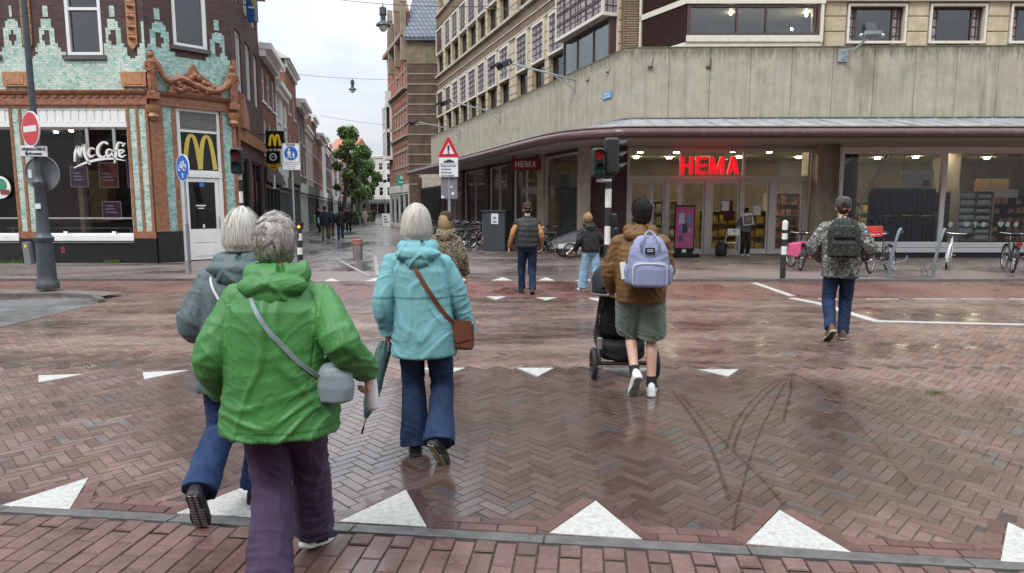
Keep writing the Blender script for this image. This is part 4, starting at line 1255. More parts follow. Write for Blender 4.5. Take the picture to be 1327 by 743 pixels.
# ---- entrance front at Y = 23.6
YE = 23.6
def ex(px, py=260): return at(px, py, YE).x
def ez(py, px=930): return at(px, py, YE).z
M_alu = pm('aluminium_frame', (.60, .59, .56), .4, metal=.15, var=.08)
Z_t0, Z_t1, Z_top = ez(233), ez(228), ez(197)
ent = MB(); ent.M = TW
muls = [(812, 817), (842, 845), (862, 868), (879, 883), (914, 922), (959, 963), (997, 1005), (1041, 1048)]
for a, b in muls:
 ent.box(ex(a), ex(b), YE, YE + .12, 0, Z_t0)
for a in (812, 880, 961, 1045):
 ent.box(ex(a), ex(a + 3), YE - .002, YE + .12, Z_t0, Z_top)
ent.box(ex(812), ex(1048), YE - .02, YE + .14, Z_t0, Z_t1)
ent.box(ex(812), ex(1048), YE - .02, YE + .14, Z_top, Z_top + .12)
ent.box(ex(812), ex(1048), YE - .01, YE + .1, .0, .07)
eo = ent.build('entrance_frame', M_alu, store)
for (a, b) in ((817, 842), (845, 862), (883, 914), (922, 959), (963, 997), (1005, 1041)):
 d = MB(); d.M = TW; off = .05
 frame_x0, frame_x1 = ex(a) + .01, ex(b) - .01
 d.box(frame_x0, frame_x0 + .06, YE + off, YE + off + .05, .07, Z_t0 - .02); d.box(frame_x1 - .06, frame_x1, YE + off, YE + off + .05, .07, Z_t0 - .02)
 d.box(frame_x0 + .06, frame_x1 - .06, YE + off, YE + off + .05, .07, .2); d.box(frame_x0 + .06, frame_x1 - .06, YE + off, YE + off + .05, Z_t0 - .14, Z_t0 - .02)
 do = d.build('door', M_alu, store)
 pn = MB(); pn.M = TW; pn.quad((frame_x0 + .05, YE + .08, .15), (frame_x1 - .05, YE + .08, .15), (frame_x1 - .05, YE + .08, Z_t0 - .1), (frame_x0 + .05, YE + .08, Z_t0 - .1)); pn.build('pane', M_glass, do)
for (a, b) in ((815, 880), (883, 961), (964, 1045)):
 pn = MB(); pn.M = TW; pn.quad((ex(a), YE + .06, Z_t1), (ex(b), YE + .06, Z_t1), (ex(b), YE + .06, Z_top), (ex(a), YE + .06, Z_top)); pn.build('pane', M_glass, eo)
lint = MB(); lint.M = TW; lint.box(2.6, 30, YE + .02, YE + .2, Z_top + .12, 4.2); lint.build('lintel', M_soffit, store)
# lettering over the door
lt = MB(); lt.M = TW
def hema(mb, x0, x1, z0, z1, ya, yb, t_):
 """the four letters as bars"""
 W = x1 - x0; g_ = W * .05; ws = [.21 * W, .18 * W, .255 * W, .0]; ws[3] = W - sum(ws[:3]) - 3 * g_
 x = x0
 H = z1 - z0; zm = (z0 + z1) / 2
 w = ws[0]; mb.box(x, x + t_, ya, yb, z0, z1); mb.box(x + w - t_, x + w, ya, yb, z0, z1); mb.box(x + t_, x + w - t_, ya, yb, zm - t_ * .42, zm + t_ * .42); x += w + g_
 w = ws[1]; mb.box(x, x + t_, ya, yb, z0, z1)
 for z in (z0, zm - t_ * .42, z1 - t_ * .84): mb.box(x + t_, x + w, ya, yb, z, z + t_ * .84)
 x += w + g_
 w = ws[2]; mb.prism([(x, z0), (x + t_ * .95, z0), (x + t_ * .95, z1 - t_ * 1.9), (x + w / 2 - t_ * .42, z0), (x + w / 2 + t_ * .42, z0), (x + w - t_ * .95, z1 - t_ * 1.9), (x + w - t_ * .95, z0), (x + w, z0), (x + w, z1), (x + w - t_ * 1.15, z1), (x + w / 2, z0 + t_ * 1.7), (x + t_ * 1.15, z1), (x, z1)], 'y', ya, yb); x += w + g_
 w = ws[3]; a = t_ * 1.05
 mb.prism([(x, z0), (x + a, z0), (x + w / 2, z1 - t_ * 1.5), (x + w - a, z0), (x + w, z0), (x + w / 2 + t_ * .6, z1), (x + w / 2 - t_ * .6, z1)], 'y', ya, yb)
 mb.box(x + w * .27, x + w * .73, ya + .002, yb - .002, z0 + H * .2, z0 + H * .2 + t_ * .8)
_a = at(881.5, 226, YE - .4); _b = at(958, 203, YE - .4)
hema(lt, _a.x, _b.x, _a.z, _b.z, YE - .46, YE - .36, .125)
lt.build('sign_lettering', M_hema, store)
for px in (900, 940):
 sb = MB(); sb.M = TW; sb.box(at(px, 210, YE).x - .02, at(px, 210, YE).x + .02, YE - .36, YE + .05, _b.z - .1, _b.z - .06); sb.build('sign_bracket', M_alu, store)
# pillar, brown brick wall and side pillar
pl = MB(); pl.M = TW; pl.bbox(ex(1050), ex(1084), YE - .45, YE + .4, 0, 3.86, .03); pl.build('pillar', M_conc2, store)
pl = MB(); pl.M = TW; pl.bbox(ex(1085), ex(1085) + .12, YE - 1.1, YE + .4, 0, 3.84, .02); pl.build('pillar', M_brnf, store)
pl = MB(); pl.M = TW; pl.box(2.72, ex(812), YE - .02, YE + .3, 0, 3.86); pl.build('brick_wall', M_bwall, store)
pl = MB(); pl.M = TW; pl.bbox(at(749, 260, 23.5).x, at(765, 260, 23.5).x, 23.35, 23.9, 0, 3.9, .03); pl.build('pillar', M_conc2, store)
# ---- big shop window to the right at Y = 22.4
YS = 22.4
def sx_(px, py=260): return at(px, py, YS).x
def sz_(py, px=1200): return at(px, py, YS).z
sw = MB(); sw.M = TW
z0s, z1s = sz_(317), sz_(196)
cols = [1088, 1222, 1352, 1480]
for i in range(3):
 a, b = sx_(cols[i]), sx_(cols[i + 1])
 frame(sw, a, b, z0s, z1s, .09 if i == 0 else .07, YS, YS + .12)
sw.box(sx_(1088) - .02, sx_(1480), YS - .14, YS + .14, z0s - .26, z0s - .10); sw.box(sx_(1088) - .02, sx_(1480), YS - .10, YS + .14, z0s - .085, z0s - .004)
sw.box(sx_(1088) - .02, sx_(1480), YS - .02, YS + .13, z1s + .003, z1s + .14)
swo = sw.build('shop_window_frame', M_whtl, store)
for i in range(3):
 a, b = sx_(cols[i]) + .06, sx_(cols[i + 1]) - .06
 pn = MB(); pn.M = TW; pn.quad((a, YS + .06, z0s + .05), (b, YS + .06, z0s + .05), (b, YS + .06, z1s - .05), (a, YS + .06, z1s - .05)); pn.build('pane', M_glass, swo)
pb = MB(); pb.M = TW; pb.box(sx_(1088) - .02, 30, YS - .02, YS + .2, -.1, z0s - .262); pb.build('plinth', M_black, store)
pb = MB(); pb.M = TW; pb.box(sx_(1088), 30, YS + .0, YS + .2, z1s + .145, 4.1); pb.build('lintel', M_soffit, store)
for (a, b) in (((1094, 306), (1152, 196)), ((1094, 212), (1118, 194))):
 br = MB(); br.M = TW; p = at(*a, YS + .3); q = at(*b, YS + .3); br.tube([p, q], .045, 6); br.build('brace', M_crm, store)
# little pictures on the glass
M_icon = pm('window_sticker', (.55, .68, .68), .5, var=.05)
for i, px in enumerate((1232, 1253, 1264, 1275, 1285, 1297, 1306, 1317)):
 ic = MB(); ic.M = TW; c = at(px, 291, YS + .03); x, z = c.x, c.z
 if i in (1, 5): ic.prism([(x, z - .10), (x + .11, z + .02), (x + .08, z + .09), (x + .03, z + .09), (x, z + .05), (x - .03, z + .09), (x - .08, z + .09), (x - .11, z + .02)], 'y', YS + .035, YS + .045)
 elif i == 2: ic.prism([(x - .06, z + .09), (x + .06, z + .09), (x + .05, z), (x + .015, z - .02), (x + .015, z - .08), (x + .05, z - .1), (x - .05, z - .1), (x - .015, z - .08), (x - .015, z - .02), (x - .05, z)], 'y', YS + .035, YS + .045)
 elif i == 4: ic.prism([(x - .09, z - .08), (x + .09, z + .03), (x + .04, z + .09)], 'y', YS + .035, YS + .045)
 else: ic.prism([(x + .08 * math.cos(k * .7) * (1 + .2 * (k % 2)), z + .09 * math.sin(k * .7)) for k in range(9)], 'y', YS + .035, YS + .045)
 ic.build('window_sticker', M_icon if i != 4 else M_posterr, store)
# ---- side windows under the canopy
def sideY(px): return 10.863 / (.3586 + (px - 663.5) / 850)
L0 = 42.0; x0_ = 2.4 - .3586 * (L0 - 23.6)
Ms = Wf(x0_, L0, SA)
def su(px): return (L0 - sideY(px)) / .9413
ZT = 3.66
swl = MB(); swl.M = Ms
for a, b in ((545, 548), (575, 579), (600, 603), (631, 635.5), (660.5, 666.5), (699, 707)):
 c = MB(); c.M = Ms; c.bbox(su(a), su(b), -.12, .35, 0, 3.9, .02); c.build('pillar', M_conc2 if a > 690 else M_brnf, store)
for a, b in ((579, 600), (603, 631), (635.5, 660.5), (666.5, 699), (707, 750)):
 f = MB(); f.M = Ms; frame(f, su(a) + .02, su(b) - .02, .25, ZT, .07, .0, .1, mull=((su(a) + su(b)) / 2,) if b - a > 20 and a != 707 else ())
 fo = f.build('window', M_alu, store)
 pn = MB(); pn.M = Ms; pn.quad((su(a) + .05, .05, .3), (su(b) - .05, .05, .3), (su(b) - .05, .05, ZT - .05), (su(a) + .05, .05, ZT - .05)); pn.build('pane', M_shopg, fo)
b_ = MB(); b_.M = Ms; b_.box(0, su(752), .02, .3, ZT + .002, 4.1); b_.box(0, su(752), -.05, .3, 0, .245); b_.build('plinth', M_brnf, store)
pl = MB(); pl.M = Ms; pl.box(-8, .0, .0, .3, 0, 4.55); pl.build('rear_wall', M_conc2, store)
gr = MB(); gr.M = Ms
for k in range(26): gr.box(-7.5 + k * .28, -7.42 + k * .28, -.1, -.03, .3, 3.0)
gr.box(-7.6, 0, -.09, -.04, 2.9, 3.1); gr.box(-7.6, 0, -.09, -.04, .2, .4); gr.build('iron_grille', M_blackm, store)
# hanging sign on the side
sg = MB(); c = at(681, 213, 26.6); sg.M = TW; sg.bbox(c.x - .57, c.x + .57, c.y, c.y + .16, c.z - .23, c.z + .23, .01); sgo = sg.build('hanging_sign', M_redsign, store)
lt = MB(); lt.M = TW; hema(lt, c.x - .42, c.x + .42, c.z - .12, c.z + .12, c.y - .012, c.y - .002, .05); lt.build('sign_lettering', M_whtl, sgo)
sp2 = MB(); sp2.M = TW; sp2.box(c.x - .5, c.x - .44, c.y + .05, c.y + .1, c.z + .23, 3.9); sp2.box(c.x + .44, c.x + .5, c.y + .05, c.y + .1, c.z + .23, 3.9); sp2.build('sign_bracket', M_blackm, sgo)
# frosted lower screen of the widest side window, with faint writing panels
scr = MB(); scr.M = Ms; scr.box(su(712), su(747), .5, .52, .3, 3.0); scr.build('window_screen', pm('pale_green_screen', (.34, .42, .40), .6, var=.15, scale=1.5), store)
for px, pz, txt in ((738, 234, 'The 4'), (712, 236, 'art')):
 Y_ = sideY(px); p = at(px, pz, Y_)
 w_ = MB(); w_.M = Ms; u = su(px); w_.box(u - .35, u + .35, .15, .17, p.z - .25, p.z + .25); wo_ = w_.build('notice', M_note, store)
# ---- store interior
M_floor = pm('store_floor', (.36, .33, .30), .35, var=.1)
M_ceil = pm('store_ceiling', (.5, .47, .42), .8, var=.06)
M_back = pm('store_wall', (.36, .30, .24), .8, var=.3, scale=.8)
it = MB(); it.M = TW; it.quad((2.2, 23.8, .03), (30, 22.6, .03), (30, 34, .03), (-3, 40, .03)); it.build('interior_floor', M_floor, store)
it = MB(); it.M = TW; it.quad((2.7, 23.9, 3.93), (30, 22.5, 3.93), (30, 34, 3.93), (-.5, 34, 3.93)); it.build('interior_ceiling', M_ceil, store)
it = MB(); it.M = TW; it.box(-.6, 30, 34, 34.2, 0, 4); it.box(29.8, 30, 22.6, 34, 0, 4); it.box(10.8, 11.6, 24.2, 24.8, 0, 3.9); it.box(17.5, 18.2, 27, 27.7, 0, 3.9); it.box(13, 13.6, 29, 29.6, 0, 3.9); it.build('interior_wall', M_back, store)
k = 0
for x in (5, 6.6, 8.2, 9.8, 12.6, 14.2, 15.9, 17.4, 19.2, 21):
 for y in (24.4, 26.4, 29.4):
  k += 1
  l = MB(); l.M = TW; l.cyl((x + (k * .37) % .6, y + (k * .53) % .7), .11, 3.86, 3.9, 10); l.build('ceiling_light', M_lamp, store)
# stock seen behind the glass: things of their own
def stock(name, label, cat, x, y, fn, group=None):
 r = empty(name, (x, y, .03), 0, label, cat, group)
 for nm, m_, f in fn:
  b = MB(); f(b); b.build(nm, m_, r)
 return r
M_cloth1 = pm('dark_clothes', (.06, .062, .085), .9, var=.95, scale=4, stretch=(8, 8, .4))
M_cloth2 = pm('olive_clothes', (.10, .105, .045), .9, var=.5, scale=4, stretch=(8, 8, .4))
def garments(b, n, w, z0, z1, d=.5):
 for i in range(n):
  x = -w / 2 + w * (i + .5) / n
  b.prism([(x - .03, z0 + random.uniform(0, .12)), (x + .03, z0 + random.uniform(0, .1)), (x + .035, z1 - .1), (x, z1), (x - .035, z1 - .1)], 'y', -d / 2 + random.uniform(0, .08), d / 2)
def rail(w, h):
 def f(b):
  b.tube([(-w / 2, 0, 0), (-w / 2, 0, h), (w / 2, 0, h), (w / 2, 0, 0)], .02, 6)
  for s in (-1, 1): b.tube([(s * w / 2, -.3, .03), (s * w / 2, .3, .03)], .02, 6)
 return f
cx_ = at(1172, 280, 23.5)
stock('clothes_rack', 'rack of dark blue and black clothes behind the right shop window', 'clothes rack', cx_.x, 23.7, [('rail', M_metal, rail(2.3, 2.35)), ('garment', M_cloth1, lambda b: garments(b, 26, 2.2, 1.35, 2.32)), ('lower_garment', M_cloth1, lambda b: garments(b, 26, 2.2, .25, 1.34)), ])
stock('clothes_rack', 'narrow rack of olive clothes left of the dark clothes', 'clothes rack', at(1158, 280, 23.5).x - 1.35, 24.3, [('rail', M_metal, rail(.7, 2.2)), ('garment', M_cloth2, lambda b: garments(b, 8, .6, .4, 2.15))])
def shelf(w, h, nsh, d=.45):
 def f(b):
  b.box(-w / 2, w / 2, d - .02, d, 0, h)
  for i in range(nsh + 1): b.box(-w / 2, w / 2, 0, d - .02, h * i / nsh - .015 + .02, h * i / nsh + .02)
  for s in (-1, 1): b.box(s * w / 2 - .015, s * w / 2 + .015, -.01, d + .01, 0, h + .03)
 return f
def boxes(w, h, nsh, c, d=.3):
 def f(b):
  for i in range(nsh):
   for j in range(c):
    if random.random() < .9:
     x = -w / 2 + w * (j + .5) / c
     b.box(x - w / c * .42, x + w / c * .42, .03, d, h * i / nsh + .04, h * i / nsh + h / nsh * random.uniform(.5, .85))
 return f
stock('shelf_unit', 'grey shelf unit stacked with pale grey boxes in the right shop window', 'shelf', at(1258, 290, 23.4).x, 23.2, [('shelf', M_crm, shelf(1.2, 2.2, 9)), ('stock', pm('pale_box', (.6, .61, .62), .6, var=.25, scale=8), boxes(1.15, 2.2, 9, 2))])
stock('shelf_unit', 'white wire shelf full of small dark goods beside the window post', 'shelf', at(1236, 290, 24).x - .1, 24.4, [('shelf', M_crm, shelf(1.0, 2.2, 9)), ('stock', pm('dark_goods', (.14, .13, .13), .6, var=.8, scale=8), boxes(.95, 2.2, 9, 5))])
stock('shelf_unit', 'dark shelf of goods at the right end of the shop window', 'shelf', at(1300, 290, 25).x, 25.0, [('shelf', pm('dark_shelf', (.07, .055, .05), .6), shelf(2.6, 2.1, 6)), ('stock', pm('brown_goods', (.32, .17, .12), .6, var=.8, scale=5), boxes(2.5, 2.1, 6, 9))])
stock('shelf_unit', 'shelf of red and green goods inside the last entrance door', 'shelf', at(1024, 280, 26).x, 26.4, [('shelf', M_crm, shelf(1.5, 2.2, 5)), ('stock', pm('mixed_goods', (.40, .18, .13), .6, var=.9, scale=7), boxes(1.4, 2.2, 5, 6))])
stock('shelf_unit', 'yellow display inside the middle entrance doors', 'shelf', at(945, 290, 26).x, 25.6, [('shelf', pm('yellow_display', (.40, .28, .05), .6, var=.4), shelf(2.6, 1.5, 3)), ('stock', pm('yellow_goods', (.42, .26, .04), .6, var=.7, scale=5), boxes(2.5, 1.5, 3, 7))])
def pane_board(w, h, z, t=.03):
 return lambda b: b.bbox(-w / 2, w / 2, 0, t, z, z + h, .004)
M_bannerw = pm('white_banner', (.70, .71, .72), .6, var=.1)
b_ = at(1182, 233, 23.6)
for x_, y_, w_, h_, c_, l_ in ((13.0, 26.2, 1.6, 1.5, (.45, .05, .04), 'low table of red goods behind the left part of the shop window'), (15.2, 27.5, 2.0, 1.9, (.52, .40, .22), 'shelf of straw coloured goods deep in the store'),
      (18.6, 26.5, 1.8, 1.6, (.55, .50, .42), 'shelf of cream goods right of the window post'), (20.8, 28.5, 2.2, 2.0, (.50, .20, .08), 'shelf of orange goods far right inside the store'),
      (6.1, 26.8, 1.8, 1.9, (.42, .36, .28), 'shelf of beige goods inside the left entrance doors'), (9.3, 28.4, 2.4, 1.5, (.55, .07, .05), 'red display table deep behind the entrance')):
 stock('display_shelf', l_, 'shelf', x_, y_, [('shelf', M_crm, shelf(w_, h_, 4)), ('stock', pm('goods_%d' % int(c_[1] * 1000 + y_), c_, .6, var=.6, scale=6), boxes(w_ - .1, h_, 4, 6))])
bn = stock('hanging_banner', 'white banner with a small red square hanging behind the right shop window', 'banner', b_.x, 23.3, [('board', M_bannerw, pane_board(1.15, .62, b_.z - .33)), ('red_square', M_redsign, lambda b: b.box(.22, .44, -.012, -.002, b_.z - .28, b_.z - .06)), ('cord', M_blackm, lambda b: (b.box(-.5, -.49, .01, .02, b_.z + .29, 3.88), b.box(.49, .5, .01, .02, b_.z + .29, 3.88)))])
for px, py, w_, h_, m_, lab, y in ((1285, 245, 1.3, .7, M_wood, 'orange brown board hanging high in the right shop window', 25.6), (1300, 252, 1.1, .3, M_bannerw, 'small white notice board hanging in the right shop window', 24.6), (942, 270, .45, .5, M_posterr, 'red square poster standing behind the entrance door', 24.2)):
 p = at(px, py, y); stock('hanging_board', lab, 'board', p.x, y, [('board', m_, pane_board(w_, h_, p.z - h_ / 2)), ('cord', M_blackm, lambda b, w_=w_, z=p.z + h_ / 2: (b.box(-w_ / 2 + .03, -w_ / 2 + .04, .01, .02, z, 3.88), b.box(w_ / 2 - .04, w_ / 2 - .03, .01, .02, z, 3.88)))])
for px, py in ((940, 267), (981, 273)):
 p = at(px, py, YE + .03); nb = MB(); nb.M = TW; nb.box(p.x - .13, p.x + .13, YE + .02, YE + .03, p.z - .17, p.z + .17); nb.build('door_notice', M_note, store)
rdp = MB(); rdp.M = TW; p = at(945, 280, YE + .04); rdp.box(p.x - .2, p.x + .2, YE + .09, YE + .1, p.z - .18, p.z + .18); rdp.build('door_poster', M_posterr, store)
# ---- upper storeys, side wall
KU = 12.98
def upY(px, py):
 a, b, c = ray(px, py); return KU / (.3586 + a / b)
LU = 52.2; XU = KU - .3586 * LU
Mu = Wf(XU, LU, SA)
def uu(px, py=100): return (LU - upY(px, py)) / .9413
def flatrow(z0, z1, cols):
 return [(uu(a, 100), uu(b, 100)) for a, b in cols]
cols_ = [(568, 576), (579, 586), (588, 596), (598, 607), (609, 619), (621.5, 631), (634, 646), (650, 662), (672, 686), (692, 708), (714, 733)]
Lw = uu(806, 60)
rows_ = flatrow(0, 0, cols_)
wl_ = MB(); wl_.M = Mu
holes = []
for a, b in rows_:
 holes += [(a, b, 6.8, 8.52), (a, b, 11.75, 13.12), (a, b, 16.2, 17.5)]
wallgrid(wl_, Lw, 18.5, holes, .3, z0=4.5)
wl_.box(0, .1, .02, 8, 4.5, 18.5)
wl_.build('stone_wall', M_ston, store)
rib = MB(); rib.M = Mu
rib.box(0, Lw, -.05, .0, 10.62, 11.55); rib.box(0, Lw, -.05, 0, 15.25, 16.0)
rib.build('ribbed_brick_band', M_rib, store)
led = MB(); led.M = Mu; led.box(0, Lw, -.2, .0, 11.56, 11.70); led.box(0, Lw, -.2, .0, 16.02, 16.15); led.box(0, Lw, -.09, -.0, 10.5, 10.6); led.box(0, Lw, -.09, .0, 11.0, 11.06)
led.build('ledge', M_conc2, store)
# stone pilasters with joints between the windows
edges = [0] + [x for ab in rows_ for x in ab] + [Lw]
for i in range(0, len(edges), 2):
 a, b = edges[i], edges[i + 1]
 if b - a < .1 or i == 0: continue
 for zb in (6.8, 11.75):
  pil = MB(); pil.M = Mu
  for k in range(9):
   z = zb + .42 * k
   if (z + .4 > 10.5 and z < 11.7) or z > 15: continue
   pil.bbox(a + .02, b - .02, -.10, .0, z + .01, z + .40, .015)
  pil.build('stone_pilaster', M_ston, store)
for j, (a, b) in enumerate(rows_):
 for z0, z1, zc0, zc1 in ((8.56, 10.42, 6.8, 8.52), (13.16, 15.0, 11.75, 13.12)):
  f = MB(); f.M = Mu; frame(f, a - .03, b + .03, z0, z1, .11, -.16, .02); fo = f.build('lattice_frame', M_crm, store)
  dark_ = (z0 > 12 and j == 0) or (z0 < 12 and j < 2)
  l = MB(); l.M = Mu; l.box(a + .06, b - .06, -.10, -.06, z0 + .09, z1 - .09); l.build('lattice', M_brnf if dark_ else M_lat, fo)
  if not dark_:
   l = MB(); l.M = Mu
   for k in range(1, 3): l.box(a + .06 + (b - a - .12) * k / 3 - .015, a + .06 + (b - a - .12) * k / 3 + .015, -.125, -.10, z0 + .1, z1 - .1)
   for k in range(1, 5): l.box(a + .07, b - .07, -.122, -.098, z0 + .1 + (z1 - z0 - .2) * k / 5 - .015, z0 + .1 + (z1 - z0 - .2) * k / 5 + .015)
   l.build('lattice_bar', M_brnf, fo)
  w = MB(); w.M = Mu; frame(w, a, b, zc0, zc1, .05, .12, .2); wo_ = w.build('window', M_brnf, store)
  pn = MB(); pn.M = Mu; pn.quad((a + .04, .16, zc0 + .04), (b - .04, .16, zc0 + .04), (b - .04, .16, zc1 - .04), (a + .04, .16, zc1 - .04)); pn.build('pane', M_glass2, wo_)
bk = MB(); bk.M = Mu; bk.box(.3, Lw - .3, 1.2, 1.25, 4.6, 18)
bk.M = TW; bk.box(6, 30, 24.6, 24.65, 4.6, 18)
bk.build('interior', pm('blue_grey_blind', (.16, .17, .17), .8, var=.3, scale=1.5), store)
# corner oriel of the side wall
a, b = uu(740, 80), uu(804, 60)
f = MB(); f.M = Mu; z0, z1 = 8.75, 11.6
f.box(a, b, -.75, -.02, z0 - .12, z0); f.box(a, a + .1, -.75, -.65, z0, z1); f.box(b - .1, b, -.75, -.65, z0, z1); f.box(a, b, -.75, -.02, z1, z1 + .12); f.box(b - .08, b, -.12, -.0, 6.8, z1)
fo = f.build('oriel_frame', M_crm, store)
l = MB(); l.M = Mu; l.box(a + .08, b - .08, -.70, -.60, z0, z1); l.box(b - .14, b - .06, -.60, -.1, z0, z1); l.box(a + .06, a + .12, -.6, -.1, z0, z1); l.build('lattice', M_lat, fo)
l = MB(); l.M = Mu
for k in range(1, 6): l.box(a + .1 + (b - a - .2) * k / 6 - .02, a + .1 + (b - a - .2) * k / 6 + .02, -.73, -.70, z0, z1)
for k in range(1, 6): l.box(a + .1, b - .1, -.735, -.705, z0 + (z1 - z0) * k / 6 - .02, z0 + (z1 - z0) * k / 6 + .02)
l.build('lattice_bar', M_brnf, fo)
w = MB(); w.M = Mu; frame(w, a + .1, b - .1, 6.8, 8.6, .07, -.4, -.3, mull=((a * 2 + b) / 3, (a + 2 * b) / 3)); w.box(b - .17, b - .1, -.3, 0, 6.8, 8.6); wo_ = w.build('window', M_brnf, store)
pn = MB(); pn.M = Mu; pn.box(a + .14, b - .14, -.36, -.34, 6.85, 8.55); pn.build('pane', M_glass2, wo_)
bk2 = MB(); bk2.M = Mu; bk2.box(a, b, -.02, .02, 6.7, 8.7); bk2.build('blind', pm('pale_blind', (.30, .30, .28), .8), store)
# ---- upper storeys, front
f_ = MB(); f_.M = TW
YU = 23.2
ux = lambda px: at(px, 40, YU).x
hol = [(ux(a), ux(b), 6.9, 8.46) for a, b in ((1098, 1170), (1204, 1273), (1308, 1378), (1412, 1480))]
f_.M = TW @ Matrix.Translation((0, YU, 0))
wallgrid(f_, 30, 16, hol, .25, z0=4.5, x0=ux(1064))
f_.build('stone_wall', M_ston, store)
pxs = [(1068, 1094), (1174, 1200), (1277, 1304), (1382, 1408)]
for a, b in pxs:
 pil = MB(); pil.M = TW
 for z in [6.6 + .5 * k for k in range(5)]:
  pil.bbox(ux(a), ux(b), YU - .1, YU, z + .012, z + .488, .02)
 pil.build('stone_pilaster', M_ston, store)
for a, b, z0, z1 in hol:
 w = MB(); w.M = TW; frame(w, a - .06, b + .06, z0 + .32, z1 + .05, .075, YU - .12, YU + .02); fo = w.build('window', M_crm, store)
 w = MB(); w.M = TW; frame(w, a + .02, b - .02, z0, z1, .06, YU + .1, YU + .18, mull=(a + .32, b - .32)); w.build('inner_frame', M_brnf, fo)
 pn = MB(); pn.M = TW; pn.quad((a + .3, YU + .15, z0), (b - .3, YU + .15, z0), (b - .3, YU + .15, z1), (a + .3, YU + .15, z1)); pn.build('pane', M_glass2, fo)
 for s0, s1 in ((a + .06, a + .3), (b - .3, b - .06)):
  cu = MB(); cu.M = TW; cu.box(s0, s1, YU + .14, YU + .16, z0, z1); cu.build('curtain', M_lat, fo)
lb = MB(); lb.M = TW; lb.box(ux(1062), 30, YU - .22, YU, 8.58, 8.95); lb.box(ux(1062), 30, YU - .05, YU, 6.7, 6.95); lb.build('ledge', M_crm, store)
# front oriel with the wide window, its louvred flank
xo0, xo1, YO = 5.75, at(1066, 30, 22.5).x, 22.5
o_ = MB(); o_.M = TW
o_.box(xo0 - .05, xo1 + .05, YO - .06, YU + 1.8, 8.32, 8.75); o_.box(xo1 - .08, xo1 + .02, YO - .04, YU, 7.1, 8.32); o_.box(xo0, xo1, YO - .05, YO + .1, 7.12, 7.32); o_.box(xo0, xo1, YO, YU + 1, 6.6, 7.12)
A = Vector((4.62, 24.55, 0)); B = Vector((xo0, YO, 0)); ang = math.atan2((B - A).y, (B - A).x); Lo = (B - A).length
o_.M = TW @ Mloc(A.x, A.y, ang)
o_.box(0, Lo, -.06, .06, 8.32, 8.5); o_.box(0, .1, -.06, .06, 6.9, 11); o_.box(0, Lo, -.06, .06, 6.95, 7.1)
oo = o_.build('oriel_frame', M_crm, store)
lv = MB(); lv.M = TW @ Mloc(A.x, A.y, ang)
for z0, z1 in ((7.1, 8.3), (8.52, 11.5)):
 z = z0
 while z < z1:
  lv.add([(.1, -.03, z), (Lo, -.03, z), (Lo, .03, z + .07), (.1, .03, z + .07)], [(0, 1, 2, 3)]); z += .075
lv.box(.1, Lo, .04, .06, 7.1, 11.5)
lv.build('louvre', M_brnf, oo)
w = MB(); w.M = TW; xs_ = [xo0 + .1, at(894, 30, YO).x, at(955, 30, YO).x, at(993, 30, YO).x, at(1056, 30, YO).x, xo1 - .1]
frame(w, xo0 + .02, xo1 - .1, 7.33, 8.30, .08, YO, YO + .1, mull=xs_[1:5]); wo_ = w.build('window', M_brnf, oo)
pn = MB(); pn.M = TW; pn.quad((xo0 + .05, YO + .06, 7.36), (xo1 - .12, YO + .06, 7.36), (xo1 - .12, YO + .06, 8.27), (xo0 + .05, YO + .06, 8.27)); pn.build('pane', M_glass2, wo_)
cu = MB(); cu.M = TW; cu.box(xo0 + .06, at(893, 30, YO).x - .1, YO + .09, YO + .11, 7.36, 8.27); cu.box(at(1058, 30, YO).x, xo1 - .12, YO + .09, YO + .11, 7.36, 8.27); cu.build('curtain', M_lat, oo)
up = MB(); up.M = TW; up.box(xo0, xo1, YO + .02, YU + 1.5, 8.76, 12); up.build('upper_wall', M_brnf, oo)
rw = MB(); rw.M = TW; rw.box(4.0, 4.6, 24.6, 25.2, 4.5, 16); rw.build('ribbed_pier', M_rib, store)
for px, py in ((947, 18), (1045, 20), (1026, 38)):
 p = at(px, py, 23.4); l = MB(); l.M = TW; l.ball(p, .045, 8, 6); l.build('ceiling_light', M_lamp, store)
rf = MB(); rf.M = TW; rf.add([(4, 25, 6.6), (30, 23, 6.6), (3.8, 22.2, 6.6), (30, 21.5, 6.6)], [(2, 3, 1, 0)]); rf.build('terrace', M_conc2, store)
# street name plate and the little iron hooks left in the concrete
def pp_(px, py):
 a, b, c = ray(px, py); Y = (3.58 + .3586 * 22.3) / (.3586 + a / b); return at(px, py, Y)
p = pp_(788, 124)
pt = MB(); pt.M = TW @ Mloc(p.x, p.y, SA); pt.box(-.32, .32, -.05, -.02, p.z - .11, p.z + .11); pto = pt.build('street_name_plate', pm('blue_enamel', (.12, .30, .55), .35), store)
text('plate_lettering', 'Gedempte', .085, M_whtl, pto, (TW @ Mloc(p.x, p.y, SA)) @ Vector((0, -.054, p.z + .045)), rot=(math.pi / 2, 0, SA), ext=.002)
text('plate_lettering', 'Oude Gracht', .085, M_whtl, pto, (TW @ Mloc(p.x, p.y, SA)) @ Vector((0, -.054, p.z - .05)), rot=(math.pi / 2, 0, SA), ext=.002)
for px, py in ((763, 100), (789, 89), (844, 82), (919, 82)):
 p = pp_(px, py) if px < 800 else at(px, py, 21.84)
 hk = MB(); hk.M = TW; hk.tube([(p.x, p.y, p.z - .12), (p.x + .02, p.y - .08, p.z - .1), (p.x + .04, p.y - .08, p.z + .12)], .018, 6); hk.box(p.x - .1, p.x + .05, p.y - .03, p.y + .02, p.z - .16, p.z - .1); hk.build('iron_hook', M_brnf, store)
